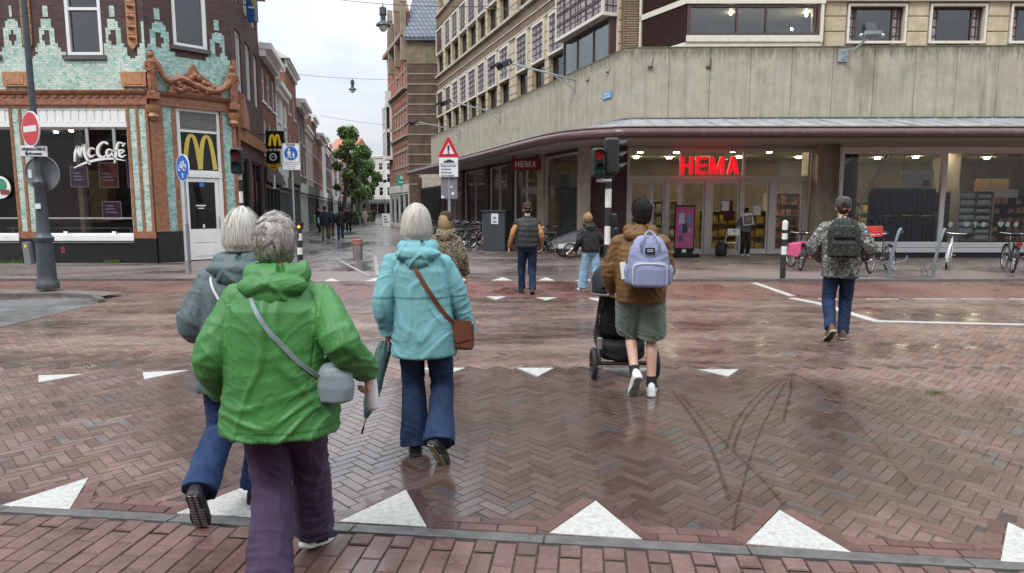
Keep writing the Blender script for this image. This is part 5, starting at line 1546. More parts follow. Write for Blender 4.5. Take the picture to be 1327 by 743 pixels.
# ---- floodlights on arms over the parapet
M_galv = pm('galvanised_steel', (.38, .40, .42), .4, metal=.6, var=.12)
def floodlight(base, head, label):
 r = empty('floodlight', base, 0, label, 'floodlight', 'floodlights on the parapet')
 d = Vector(head) - Vector(base)
 m = MB(); m.tube([(0, 0, 0), d], .035, 8); m.tube([(0, 0, -.35), d * .35], .025, 6); m.tube([(0, 0, .0), (0, 0, -.45)], .03, 6); m.build('arm', M_galv, r)
 h = MB(); dn = Vector((d.x, d.y, 0)).normalized(); h.M = Matrix.Translation(d) @ Matrix.Rotation(math.atan2(dn.y, dn.x), 4, 'Z') @ Matrix.Rotation(R(25), 4, 'Y')
 h.prism([(-.05, -.12), (.5, -.16), (.5, .16), (-.05, .12)], 'y', -.32, .32) if False else h.bbox(-.05, .40, -.28, .28, -.1, .1, .03)
 h.prism([(.40, -.28), (.40, .28), (.62, .34), (.62, -.34)], 'z', .05, .13)
 hd = h.build('lamp_head', M_blackm, r)
 g = MB(); g.M = h.M; g.box(-.0, .36, -.24, .24, -.115, -.1); g.build('lens', M_glass2, hd)
 br = MB(); br.M = h.M; br.tube([(.1, -.31, 0), (.1, -.31, -.2), (0, 0, -.28), (.1, .31, -.2), (.1, .31, 0)], .018, 6); br.build('bracket', M_galv, hd)
 return r
nrm = Vector((-.9413, -.3376, 0))
for (bx, by), lab in (((746, 104), 'nearest dark floodlight on a steel arm over the slanting parapet'), ((649, 147), 'middle dark floodlight on a steel arm over the slanting parapet'), ((596, 170), 'farthest dark floodlight on the slanting parapet, beside the brick building')):
 b = pp_(bx, by); floodlight(b + nrm * .03, b + nrm * 2.7 + Vector((0, 0, .45)), lab)
b = at(1092, 72, 21.72); hh = at(1124, 50, 20.9)
r = empty('floodlight', b, 0, 'pale floodlight on a short angled arm on the straight parapet', 'floodlight', 'floodlights on the parapet')
m = MB(); m.box(-.15, .15, -.02, .02, -.2, .2); m.tube([(0, -.04, -.12), hh - b], .035, 8); m.tube([(0, -.04, .1), (hh - b) * .45], .022, 6); m.build('arm', M_galv, r)
m = MB(); m.M = Matrix.Translation(hh - b + Vector((.12, 0, .1))) @ Matrix.Rotation(R(-30), 4, 'X')
m.bbox(-.18, .18, -.12, .12, .02, .42, .03)
hd = m.build('lamp_head', M_blackm, r)
k2 = MB(); k2.M = m.M
for i in range(9): k2.box(-.26 + i * .06, -.245 + i * .06, -.15, .1, -.1, .03)
k2.ball((-.32, 0, -.02), .07, 8, 6); k2.ball((.34, 0, -.02), .07, 8, 6); k2.build('cooling_fin', M_galv, hd)
# =================================================================== STREET FURNITURE
M_post = pm('dark_blue_grey_paint', (.045, .058, .068), .45, var=.15, bump=.15, dirt=((.13, .12, .10), .35))
M_signred = pm('sign_red', (.50, .012, .022), .35, var=.05)
M_signwhite = pm('sign_white', (.66, .67, .68), .4, var=.04, dirt=((.42, .42, .4), .25))
M_signblue = pm('sign_blue', (.015, .10, .42), .35, var=.06)
M_signback = pm('sign_back_grey', (.20, .21, .22), .45, metal=.3, var=.1)
M_bandw = pm('pole_white_band', (.66, .66, .64), .5, var=.06, dirt=((.3, .3, .28), .5))
M_bandb = pm('pole_black_band', (.02, .02, .022), .5, var=.2)
M_lens_r = pm('signal_red_lens', (.30, .015, .012), .3, var=0, emis=.12)
M_lens_rd = pm('signal_red_lens_dull', (.22, .015, .012), .3, var=.1)
M_lens_g = pm('signal_green_lens', (.02, .10, .08), .25, var=.1)
M_signal = pm('signal_housing', (.014, .016, .016), .45, var=.2)
M_black_text = pm('black_lettering', (.02, .02, .02), .6)
M_amber = pm('amber_light', (1.0, .35, .05), .4, var=0, emis=2.0)
def bands(mb, r, z0, z1, step, first=0, n=14):
 z = z0; i = first
 while z < z1 - .01:
  mb.mi = i % 2
  mb.cyl((0, 0), r + (.001 if i % 2 else 0), z, min(z + step, z1), n); z += step; i += 1
 mb.mi = 0
# ---- lamp post with three signs
g0 = gnd(63, 381)
lp_ = empty('lamp_post', (g0.x, g0.y, .1), 0, 'thick dark blue grey lamp post carrying a no entry sign, left at the kerb', 'lamp post')
mb = MB(); mb.lathe([(.19, 0), (.2, .05), (.19, .13), (.165, .17), (.16, .3), (.14, .9), (.165, .93), (.17, 1.0), (.135, 1.03), (.11, 1.1), (.10, 1.5), (.088, 1.95), (.115, 2.0), (.115, 2.06), (.08, 2.1), (.07, 2.2), (.055, 4), (.05, 9.5)], n=20)
mb.build('pole', M_post, lp_)
mb = MB(); mb.lathe([(.1, 9.5), (.3, 9.45), (.34, 9.6), (.1, 9.9)], n=16); mb.build('lantern', M_post, lp_)
z1 = at(49, 168, g0.y).z - .1
def rotated(a): return Matrix.Rotation(a, 4, 'Z')
mb = MB(); mb.M = Matrix.Translation((.0, -.1, 0)) @ rotated(R(-30)); mb.disc((0, 0, z1), .33, .02); mb.mi = 1; mb.disc((0, -.005, z1), .305, .022); mb.mi = 0; mb.box(-.24, .24, -.02, -.01, z1 - .055, z1 + .055)
mb.build('no_entry_sign', [M_signwhite, M_signred], lp_)
z2 = at(50, 197, g0.y).z - .1
mb = MB(); mb.M = rotated(R(12)); mb.bbox(-.22, .24, -.14, -.12, z2 - .1, z2 + .1, .01); so = mb.build('sub_plate', M_signwhite, lp_)
for k, tx_ in enumerate(('uitgezonderd', 'lijnbussen')):
 text('plate_lettering', tx_, .082, M_black_text, so, rotated(R(12)) @ Vector((.01, -.143, z2 + .042 - .085 * k)), rot=(math.pi / 2, 0, R(12)), ext=.001, off=.002, space=.92)
z3 = at(50, 225, g0.y).z - .1
mb = MB(); mb.M = Matrix.Translation((.0, 0, 0)); mb.disc((0, .12, z3), .33, .025); mb.torus((0, .105, z3), .33, .016, 'y', 32, 6); mb.mi = 1; mb.box(-.27, -.2, .10, .106, z3 - .08, z3 + .08)
mb.build('back_of_round_sign', [M_signback, M_signwhite], lp_)
mb = MB(); mb.box(-.02, .08, -.135, -.12, 1.55, 1.65); mb.build('sticker', M_signwhite, lp_)
# ---- cycle path sign
g0 = Vector((at(246, 352, 17.3).x, 17.3, 0))
cs = empty('cycle_sign', g0, 0, 'round blue bicycle sign on a thin grey pole in front of the café corner', 'traffic sign')
zc = at(243, 218, 17.3).z
mb = MB(); mb.cyl((0, 0), .028, 0, zc + .3, 10); mb.mi = 1; mb.cyl((0, 0), .045, 0, 1.25, 12); mb.build('pole', [M_galv, M_signback], cs)
MX = Matrix.Translation((0, -.05, 0)) @ rotated(R(-38))
mb = MB(); mb.M = MX; mb.disc((0, 0, zc), .35, .02); mb.mi = 1; mb.disc((0, -.004, zc), .325, .022); so = mb.build('sign_face', [M_signwhite, M_signblue], cs)
def bike_symbol(mb, c, s, y):
 x, z = c
 for dx in (-.38, .38): mb.torus((x + dx * s, y, z - .1 * s), .24 * s, .03 * s, 'y', 20, 5)
 for a, b in (((-.38, -.1), (-.1, .25)), ((-.1, .25), (.28, .25)), ((-.38, -.1), (0, -.1)), ((0, -.1), (.28, .25)), ((0, -.1), (-.15, .3)), ((.38, -.1), (.25, .4)), ((.25, .4), (.1, .4)), ((-.25, .32), (-.05, .32))):
  mb.tube([(x + a[0] * s, y, z + a[1] * s), (x + b[0] * s, y, z + b[1] * s)], .03 * s, 5)
mb = MB(); mb.M = MX; bike_symbol(mb, (0, zc + .04), .34, -.02); mb.prism([(-.02, zc - .26), (.02, zc - .26), (.02, zc - .18), (.05, zc - .18), (0, zc - .12), (-.05, zc - .18), (-.02, zc - .18)], 'y', -.02, -.012)
mb.build('bicycle_symbol', M_signwhite, so)
# ---- pedestrian zone sign
Yz = 23.0; g0 = Vector((at(382, 300, Yz).x, Yz, 0))
zs = empty('zone_sign', g0, 0, 'square pedestrian zone sign on a galvanised pole beside the street entrance', 'traffic sign')
za, zb = at(382, 221, Yz).z, at(382, 186, Yz).z
mb = MB(); mb.cyl((0, 0), .035, 0, zb + .02, 10); mb.build('pole', M_galv, zs)
mb = MB(); mb.bbox(-.31, .31, -.08, -.05, za, zb, .02); so = mb.build('board', M_signwhite, zs)
mb = MB(); mb.box(-.29, .29, -.086, -.082, za + .27, za + .28); mb.box(-.29, .29, -.086, -.082, zb - .03, zb - .02); mb.box(-.29, -.28, -.086, -.082, za + .27, zb - .02); mb.box(.28, .29, -.086, -.082, za + .27, zb - .02); mb.build('board_line', M_black_text, so)
zm = za + .27 + (zb - za - .27) * .46
mb = MB(); mb.disc((0, -.085, zm), .23, .008); mb.build('blue_disc', M_signblue, so)
mb = MB()
for x, s in ((-.06, 1.0), (.09, .62)):
 z0 = zm - .16
 mb.disc((x, -.094, z0 + .30 * s), .035 * s, .008, 12)
 mb.prism([(x - .04 * s, z0 + .25 * s), (x + .04 * s, z0 + .25 * s), (x + .035 * s, z0 + .12 * s), (x - .035 * s, z0 + .12 * s)], 'y', -.098, -.09)
 for k in (-1, 1):
  stroke(mb, [(x + k * .03 * s, z0 + .24 * s), (x + k * .07 * s, z0 + .15 * s)], .02 * s, -.098, -.09, sm=False)
  stroke(mb, [(x + k * .015 * s, z0 + .14 * s), (x + k * .05 * s, z0)], .028 * s, -.0985, -.0895, sm=False)
mb.build('walking_symbol', M_signwhite, so)
text('plate_lettering', 'ZONE', .11, M_black_text, so, (0, -.084, zb - .08), ext=.002, off=.002)
for k in range(3): text('plate_lettering', ('uitgezonderd bestemming', 'laden en lossen', '6.00 - 11.00 h')[k], .048, M_black_text, so, (0, -.084, za + .21 - .075 * k), ext=.001)
# ---- traffic signals
def signal_head(parent, M, z, lit='r', n=2, w=.30, mat=None, q=.31):
 h = n * q + .04; f = q / .31
 b = MB(); b.M = M; b.bbox(-w / 2, w / 2, -.13, .13, z, z + h, .04); ho_ = b.build('signal_head', mat or M_signal, parent)
 for k in range(n):
  zc_ = z + h - .02 - q / 2 - q * k
  l = MB(); l.M = M; l.disc((0, -.135, zc_), .105 * f, .02, 20)
  l.build('lens', (M_lens_r if lit == 'r' and k == 0 else M_lens_rd) if k == 0 else M_lens_g, ho_)
  v = MB(); v.M = M
  P, Q = [], []
  for i in range(13):
   a = math.pi * (-.08 + 1.16 * i / 12)
   P.append((.12 * f * math.cos(a), -.13, zc_ + .12 * f * math.sin(a))); Q.append((.125 * f * math.cos(a), -.13 - .25 * f * (.35 + .65 * math.sin(max(0, min(math.pi, a)))), zc_ + .125 * f * math.sin(a)))
  v.add(P + Q, [(i, i + 1, 14 + i, 13 + i) for i in range(12)]); v.build('visor', M_signal, ho_)
 return ho_
Yt = 17.5; g0 = Vector((at(316, 330, Yt).x, Yt, 0))
tl = empty('traffic_light', g0, 0, 'small pedestrian traffic light on a banded pole in front of the café corner', 'traffic light')
zt_ = at(314, 226, Yt).z
mb = MB(); bands(mb, .05, 0, zt_ + .1, .30); mb.build('pole', [M_bandw, M_bandb], tl)
signal_head(tl, Matrix.Translation((0, -.14, 0)) @ rotated(R(14)), zt_, lit='g')
# the one in the middle: two heads, one seen from the side
Yt = 12.0; g0 = Vector((at(786, 388, Yt).x, Yt, 0))
tl = empty('traffic_light', g0, 0, 'tall traffic light on a black and white banded pole, middle of the crossing', 'traffic light')
ztop = at(789, 232, Yt).z
mb = MB(); bands(mb, .058, .0, ztop, .335, first=1, n=18); mb.build('pole', [M_bandw, M_bandb], tl)
mb = MB(); mb.cyl((0.02, 0), .05, ztop, at(796, 182, Yt).z, 12); mb.build('upper_pole', M_signal, tl)
mb = MB(); mb.tube([(-.22, -.05, at(780, 234, Yt).z), (.04, -.05, at(780, 234, Yt).z)], .035, 8); mb.build('pole_arm', M_bandw, tl)
signal_head(tl, Matrix.Translation((at(774, 210, Yt).x - g0.x, -.1, 0)), at(774, 230, Yt).z, lit='r', w=.23, q=.235)
signal_head(tl, Matrix.Translation((at(790, 210, Yt).x - g0.x + .03, -.0, 0)) @ rotated(R(86)), at(797, 226, Yt).z, lit='g', n=3, w=.26, q=.20)
mb = MB(); mb.bbox(-.09, .09, -.08, .08, at(774, 233, Yt).z, at(774, 227, Yt).z, .01); mb.M = Matrix.Translation((-.18, -.1, 0)); mb.build('signal_bracket', M_signal, tl)
mb = MB()
mb.lathe([(.05, 0), (.07, .03), (.07, .22), (.04, .25)], (.10, 0, 1.32), 12); mb.lathe([(.04, 0), (.06, .03), (.06, .14), (.03, .17)], (.13, -.06, 1.15), 12)
mb.build('push_button', M_signal, tl)
# ---- warning sign with sub plates
Yw = 17.0; g0 = Vector((at(583, 320, Yw).x, Yw, 0))
ws = empty('warning_sign', g0, 0, 'red triangular warning sign with exclamation mark over a white rectangular plate', 'traffic sign')
zb_, zt_ = at(583, 204, Yw).z, at(583, 179, Yw).z
zp0, zp1 = at(583, 230, Yw).z, at(583, 205, Yw).z; zq0 = at(583, 258, Yw).z
mb = MB(); mb.cyl((0, 0), .035, 0, zp1, 10); mb.build('pole', M_galv, ws)
def tri(c, w, h, z): return [(c - w / 2, z), (c + w / 2, z), (c + .03, z + h), (c - .03, z + h)]
mb = MB(); mb.prism(tri(0, .53, zt_ - zb_, zb_), 'y', -.09, -.07); mb.mi = 1; mb.prism([(-.15, zb_ + .075), (.15, zb_ + .075), (0, zb_ + .36)], 'y', -.096, -.088)
mb.mi = 2; mb.prism([(-.02, zb_ + .14), (.02, zb_ + .14), (.028, zb_ + .29), (-.028, zb_ + .29)], 'y', -.102, -.094); mb.box(-.02, .02, -.102, -.094, zb_ + .085, zb_ + .12)
mb.build('warning_triangle', [M_signred, M_signwhite, M_black_text], ws)
mb = MB(); mb.bbox(-.24, .24, -.09, -.07, zp0, zp1, .01); so = mb.build('text_plate', M_signwhite, ws)
mb = MB(); mb.box(-.22, .22, -.094, -.0905, zp1 - .16, zp1 - .15)
mb.prism([(-.13, zp1 - .12), (-.12, zp1 - .08), (-.06, zp1 - .075), (-.03, zp1 - .045), (.06, zp1 - .045), (.09, zp1 - .075), (.14, zp1 - .08), (.14, zp1 - .12)], 'y', -.095, -.0905)
mb.build('car_symbol', M_black_text, so)
for k, t_ in enumerate(('fietsenstraat', 'obstakel', 'bij groen', 'doorrijden')):
 text('plate_lettering', t_, .078, M_black_text, so, (-.2, -.092, zp1 - .205 - .08 * k), ext=.001, off=.001, align='LEFT')
mb = MB(); mb.bbox(-.21, .21, -.03, .03, zq0, zp0 - .02, .01); so = mb.build('control_box', M_signback, ws)
for q_, m_ in (((.04, .09, -.04, -.031, zq0 + .28, zq0 + .33), M_signwhite), ((.06, .13, -.04, -.031, zq0 + .1, zq0 + .17), M_signwhite), ((-.2, -.13, -.04, -.031, zq0 + .02, zq0 + .08), M_signwhite)):
 mb = MB(); mb.box(*q_); mb.build('sticker', m_, so)
# ---- bollards
def bollard(name, g_, prof, mats, label, cat='bollard'):
 r = empty(name, g_, 0, label, cat); return r
r = empty('steel_bollard', gnd(464, 337), 0, 'steel bollard with a rusty red top standing on the traffic island', 'bollard')
mb = MB(); mb.lathe([(.15, 0), (.15, .50), (.148, .51)], n=24); mb.mi = 1; mb.lathe([(.155, .50), (.16, .52), (.16, .58), (.155, .59)], n=24); mb.lathe([(.155, .6), (.16, .61), (.15, .66), (.12, .675)], n=24); mb.build('post', [pm('brushed_steel', (.22, .20, .18), .4, metal=.5, var=.15, stretch=(20, 20, .5)), pm('rusty_red', (.30, .11, .08), .55, var=.2)], r)
# the traffic island it stands on: a flat stone outline in the paving
mb = MB()
for pts in ([(447, 338), (484, 356), (489, 356), (487, 330), (478, 326)],):
 P = [gnd(*p) for p in [(440, 338), (478, 358), (489, 358), (486, 332), (468, 326)]]
 for a, b in zip(P, P[1:]):
  d = (b - a).normalized(); n = Vector((-d.y, d.x, 0)) * .05
  mb.prism([(q.x, q.y) for q in (a - n, b - n, b + n, a + n)], 'z', -.01, .012)
mb.build('kerb', pm('pale_kerb_stone', (.24, .23, .225), .4, var=.15), kind='structure')
r = empty('banded_bollard', gnd(1014, 362), 0, 'slim black and white banded bollard in front of the store entrance', 'bollard')
mb = MB(); hb = 1.36
for (a, b, m_) in ((0, .58, 1), (.58, .78, 0), (.78, .94, 1), (.94, 1.08, 0), (1.08, 1.16, 1), (1.16, hb - .03, 0)): mb.mi = m_; mb.cyl((0, 0), .062, a, b, 16)
mb.mi = 0; mb.ball((0, 0, hb - .04), .064, 14, 8); mb.build('post', [M_bandw, M_bandb], r)
g0 = Vector((at(389, 330, 20.5).x, 20.5, 0))
r = empty('beacon_bollard', g0, 0, 'banded bollard with a small amber light on top below the zone sign', 'bollard')
mb = MB(); bands(mb, .085, 0, at(389, 297, 20.5).z, .22, first=1); mb.build('post', [M_bandw, M_bandb], r)
zz = at(389, 297, 20.5).z
mb = MB(); mb.box(-.11, .11, -.11, .11, zz + .12, zz + .2); mb.box(-.1, .1, .02, .1, zz, zz + .12); mb.build('cap', M_signal, r)
mb = MB(); mb.ball((0, -.04, zz + .07), .045, 10, 6); mb.build('amber_lamp', M_amber, r)
g0 = Vector((at(41, 345, 19.6).x, 19.6, 0))
r = empty('service_box', g0, 0, 'narrow leaning grey service box against the black plinth of the café', 'utility box')
mb = MB(); mb.prism([(-.1, 0), (.1, 0), (.05, .62), (.01, .68), (-.13, .66)], 'y', -.14, .0); mb.build('housing', M_signback, r)
mb = MB(); mb.box(-.06, .0, -.15, -.14, .5, .58); mb.build('label_plate', M_yellow, r)
# ---- utility cabinet with an advert
g0 = gnd(645, 325)
r = empty('utility_cabinet', g0, R(-24), 'big dark grey utility cabinet with a yellow poster on its side', 'utility cabinet')
mb = MB(); mb.bbox(-.48, .48, -.36, .36, .0, 1.52, .02); mb.box(-.53, .53, -.41, .41, 1.52, 1.58); mb.build('housing', pm('cabinet_paint', (.035, .042, .048), .5, var=.25, scale=5, stretch=(12, 12, .6), bump=.3), r)
mb = MB(); mb.bbox(-.5, -.482, -.33, .33, .12, 1.46, .004); so = mb.build('poster_frame', M_signback, r)
mb = MB(); mb.box(-.508, -.501, -.29, .29, .42, 1.42); mb.build('poster', pm('poster_yellow', (.62, .34, .02), .5, var=.2), so)
mb = MB(); mb.lathe([(.12, .5), (.1, .9), (.05, 1.0), (.08, 1.1), (.02, 1.22)], (0, 0, 0), 10); mb.M = Matrix()
mb = MB(); mb.prism([(-.12, .5), (.1, .5), (.14, .85), (.05, .98), (.08, 1.12), (0, 1.25), (-.09, 1.1), (-.04, .95), (-.14, .8)], 'x', -.513, -.508); mb.build('poster_figure', pm('poster_brown', (.10, .035, .012), .5), so)
mb = MB(); mb.box(-.509, -.502, -.29, .29, .16, .40); mb.build('poster_strip', pm('poster_navy', (.03, .05, .16), .5), so)
mb = MB(); mb.box(-.10, .20, -.372, -.365, 1.05, 1.45); mb.build('notice', M_signwhite, r)
mb = MB(); mb.disc((.05, -.376, 1.28), .06, .004, 14); mb.box(-.04, .14, -.377, -.3725, 1.1, 1.16); mb.build('notice_print', M_signback, r)
for x in (-.02,):
 mb = MB(); mb.box(x - .004, x + .004, -.364, -.355, .05, 1.5); mb.build('door_gap', M_black, r)
# ---- pink advertising stand
g0 = Vector((at(886, 328, 22.6).x, 22.6, 0))
r = empty('advertising_stand', g0, R(-8), 'pink advertising stand on a dark foot by the store entrance', 'advertising stand')
mb = MB(); mb.bbox(-.34, .34, -.04, .04, .18, 1.76, .02); mb.build('frame', M_black, r)
mb = MB(); mb.bbox(-.5, .5, -.3, .3, 0, .1, .03); mb.box(-.3, .3, -.03, .03, .1, .18); mb.build('foot', M_black, r)
M_pink = pm('pink_poster', (.42, .075, .20), .45, var=.12, scale=3)
mb = MB(); mb.box(-.30, .30, -.05, -.041, .30, 1.70); so = mb.build('poster', M_pink, r)
for q_, c_ in (((-.22, .0, 1.1, 1.5), (.42, .45, .52)), ((.04, .24, 1.05, 1.45), (.16, .20, .38)), ((-.22, -.06, .85, 1.05), (.12, .2, .4)), ((-.1, .1, .8, 1.15), (.03, .03, .05)), ((.1, .24, .8, 1.0), (.35, .2, .3)), ((-.22, -.04, .5, .72), (.09, .07, .12)), ((.04, .22, .5, .7), (.45, .14, .22)), ((-.24, -.14, 1.58, 1.65), (.5, .02, .03))):
 mb = MB(); a, b, c, d = q_; mb.prism([(a, c), (b, c + .03), (b - .02, d), (a + .03, d - .02)], 'y', -.056, -.051); mb.build('poster_shape', pm('poster_colour_%d' % int(c_[0] * 1000 + c_[2] * 77), c_, .5), so)
mb = MB(); mb.box(-.07, .07, -.07, -.04, .14, .25); mb.build('tag', M_signwhite, r)
# ---- folding chair and bag by the door
g0 = Vector((at(946, 330, 23.0).x, 23.0, 0))
r = empty('folding_chair', g0, R(6), 'white folding chair standing empty beside the store door', 'chair')
mb = MB()
for s in (-1, 1):
 x = s * .21
 mb.tube([(x, .2, 0), (x, -.02, .46), (x, -.22, .95)], .011, 6); mb.tube([(x * .93, -.2, 0), (x * .93, .18, .48)], .011, 6)
mb.tube([(-.21, -.2, .06), (.21, -.2, .06)], .009, 6); mb.build('frame', M_whtl, r)
mb = MB(); mb.bbox(-.21, .21, -.18, .2, .44, .465, .01); mb.build('seat', M_whtl, r)
mb = MB(); mb.bbox(-.22, .22, -.25, -.22, .72, .95, .01); mb.build('backrest', M_whtl, r)
mb = MB(); mb.disc((0, -.26, .86), .035, .02, 10); mb.build('grip_hole', M_wood, r)
g0 = Vector((at(934, 330, 22.9).x, 22.9, 0))
mb = MB(); mb.lathe([(.15, 0), (.19, .05), (.2, .2), (.18, .38), (.12, .48), (.03, .5)], n=14); mb.torus((0, -.02, .5), .06, .012, 'y', 12, 5)
o = mb.build('rucksack', pm('black_nylon', (.012, .012, .014), .6, var=.3, bump=.3), label='black rucksack slumped on the ground by the folding chair', cat='rucksack'); o.location = g0
# ---- blade signs over the side street
def bladesign(name, px0, px1, py0, py1, Y, mat, label, parts=(), wallx=None, t=.12):
 a, b = at(px0, py1, Y), at(px1, py0, Y)
 r = empty(name, (b.x, Y, a.z), 0, label, 'sign')
 w, h = b.x - a.x, b.z - a.z
 m = MB(); m.bbox(-w, 0, -t / 2, t / 2, 0, h, .01); bo = m.build('board', mat, r)
 m = MB(); m.box(-w - .5, -w, -.02, .02, h * .8, h * .84); m.box(-w - .5, -w, -.02, .02, h * .2, h * .24); m.build('bracket', M_blackm, r)
 for nm, m_, f in parts:
  k = MB(); f(k, w, h, -t / 2); k.build(nm, m_, bo)
 return r
bladesign('hanging_sign', 345, 368, 170, 193, 26.9, M_black, 'black square sign with yellow arches sticking out over the side street', [('arches_emblem', M_yellow, lambda k, w, h, y: arches(k, -w * .84, -w * .14, h * .16, h * .84, w * .13, y - .012, y - .002))])
bladesign('hanging_sign', 346, 363, 196, 212, 27.6, M_black, 'small black sign with a white round swirl under the arches sign', [('swirl_emblem', M_whtl, lambda k, w, h, y: (k.torus((-w * .5, y - .006, h * .5), h * .26, h * .06, 'y', 16, 5), k.tube([(-w * .6, y - .006, h * .5), (-w * .38, y - .006, h * .55)], h * .05, 5)))])
def smile(k, w, h, y):
 k.torus((-w * .66, y - .01, h * .58), w * .1, w * .03, 'y', 12, 5); k.torus((-w * .34, y - .01, h * .58), w * .1, w * .03, 'y', 12, 5); k.tube([(-w * .7, y - .01, h * .32), (-w * .5, y - .01, h * .25), (-w * .3, y - .01, h * .32)], w * .03, 5)
a = at(355, 213, 28.5)
r = empty('diamond_sign', (a.x, 28.5, a.z - .28), 0, 'yellow diamond shaped sign with a smiling face over the side street', 'sign')
m = MB(); m.prism([(0, 0), (.29, .24), (.29, .32), (0, .56), (-.29, .32), (-.29, .24)], 'y', -.05, .05); bo = m.build('board', pm('sign_ochre', (.62, .38, .02), .4), r)
m = MB(); m.M = Matrix.Translation((.25, 0, .0)); smile(m, .5, .55, -.05); m.build('face', M_black_text, bo)
m = MB(); m.box(-.8, -.25, -.015, .015, .27, .3); m.build('bracket', M_blackm, r)
bladesign('hanging_sign', 343, 356, 227, 245, 29.5, M_signwhite, 'square white sign with dark angular letters over the side street', [('lettering', M_black_text, lambda k, w, h, y: (stroke(k, [(-w * .55, h * .85), (-w * .85, h * .7), (-w * .6, h * .45), (-w * .9, h * .2)], h * .09, y - .01, y - .002, False), stroke(k, [(-w * .4, h * .85), (-w * .4, h * .15)], h * .09, y - .01, y - .002, False), stroke(k, [(-w * .15, h * .8), (-w * .4, h * .5), (-w * .12, h * .15)], h * .09, y - .011, y - .001, False)))])
bladesign('hanging_sign', 362, 372, 229, 243, 33, M_signwhite, 'smaller white sign with a dark mark farther down the side street', [('lettering', M_black_text, lambda k, w, h, y: stroke(k, [(-w * .8, h * .2), (-w * .5, h * .8), (-w * .2, h * .2)], h * .12, y - .01, y - .002, False))])
r = bladesign('banner_sign', 322, 333, 1, 29, 24.6, pm('banner_blue', (.02, .10, .33), .5), 'blue and yellow banner sign high on the corner building', [('yellow_strip', pm('banner_yellow', (.42, .33, .10), .5), lambda k, w, h, y: k.prism([(-w * .25, 0), (0, 0), (0, h), (-w * .6, h), (-w * .22, h * .6)], 'y', y - .012, y - .002))])
text('lettering', 'veu', .15, M_whtl, r.children[0], (-.19, -.08, .5), ext=.003, off=.004)
g0 = at(521, 241, 55.5)
r = empty('hanging_sign', (g0.x, 55.5, g0.z), 0, 'green square shop sign on the red brick building', 'sign')
m = MB(); m.bbox(-.42, .42, -.06, .06, 0, .95, .01); bo = m.build('board', pm('sign_green', (.02, .25, .19), .4), r)
m = MB(); m.torus((0, -.07, .66), .12, .02, 'y', 16, 5, flat=1.0); m.disc((0, -.066, .66), .05, .01, 12); m.build('eye_emblem', M_whtl, bo)
text('lettering', 'Pearle', .2, M_whtl, bo, (0, -.062, .3), ext=.003, off=.004)
m = MB(); m.box(.42, .9, -.02, .02, .5, .56); m.build('bracket', M_blackm, r)
bladesign('hanging_sign', 496.5, 501, 233, 237, 70, M_black, 'small dark sign far down the street on the right', [])
# ---- lamps hung over the street on wires
def wire(label, pts, r=.012):
 P = []
 for a, b in zip(pts, pts[1:]):
  a, b = Vector(a), Vector(b)
  for k in range(8):
   s = k / 8; P.append(a.lerp(b, s) - Vector((0, 0, .12 * (a - b).length / 10 * 4 * s * (1 - s))))
 P.append(Vector(pts[-1]))
 m = MB(); m.tube(P, r, 5); return m.build('overhead_wire', M_blackm, label=label, cat='wire', group='wires across the street')
def streetlamp(px, py, Y, s, label):
 p = at(px, py, Y)
 r = empty('hanging_street_lamp', p, 0, label, 'street lamp', 'lamps hung over the street')
 m = MB(); m.lathe([(.02, 0), (.03, -.1), (.13, -.12), (.14, -.38), (.10, -.42), (.10, -.58), (.16, -.64), (.26, -.72), (.28, -.78), (.12, -.78)], n=18); m.build('housing', M_post, r)
 m = MB(); m.lathe([(.17, -.785), (.15, -.9), (.08, -.98), (.01, -1.0)], n=16); m.build('glass_bowl', pm('lamp_glass', (.55, .55, .52), .2), r)
 r.scale = (s, s, s)
 return p
p = streetlamp(496, 6, 26, 1.0, 'nearest bell shaped lamp hanging high over the side street')
wire('wire carrying the nearest hanging street lamp', [at(345, -14, 26.5), p + Vector((0, 0, .02)), at(640, 8, 29)])
p = streetlamp(456.5, 102, 48, 1.0, 'second bell shaped lamp hanging farther down the side street')
wire('wire carrying the second hanging street lamp', [at(368, 94, 43), p + Vector((0, 0, .02)), at(567, 103, 52)])
wire('far thin wire across the street above the trees', [at(415, 150, 56), at(511, 163, 60)])
wire('thin wire high across the street in front of the store', [at(563, 4, 40), at(745, 10, 27)])
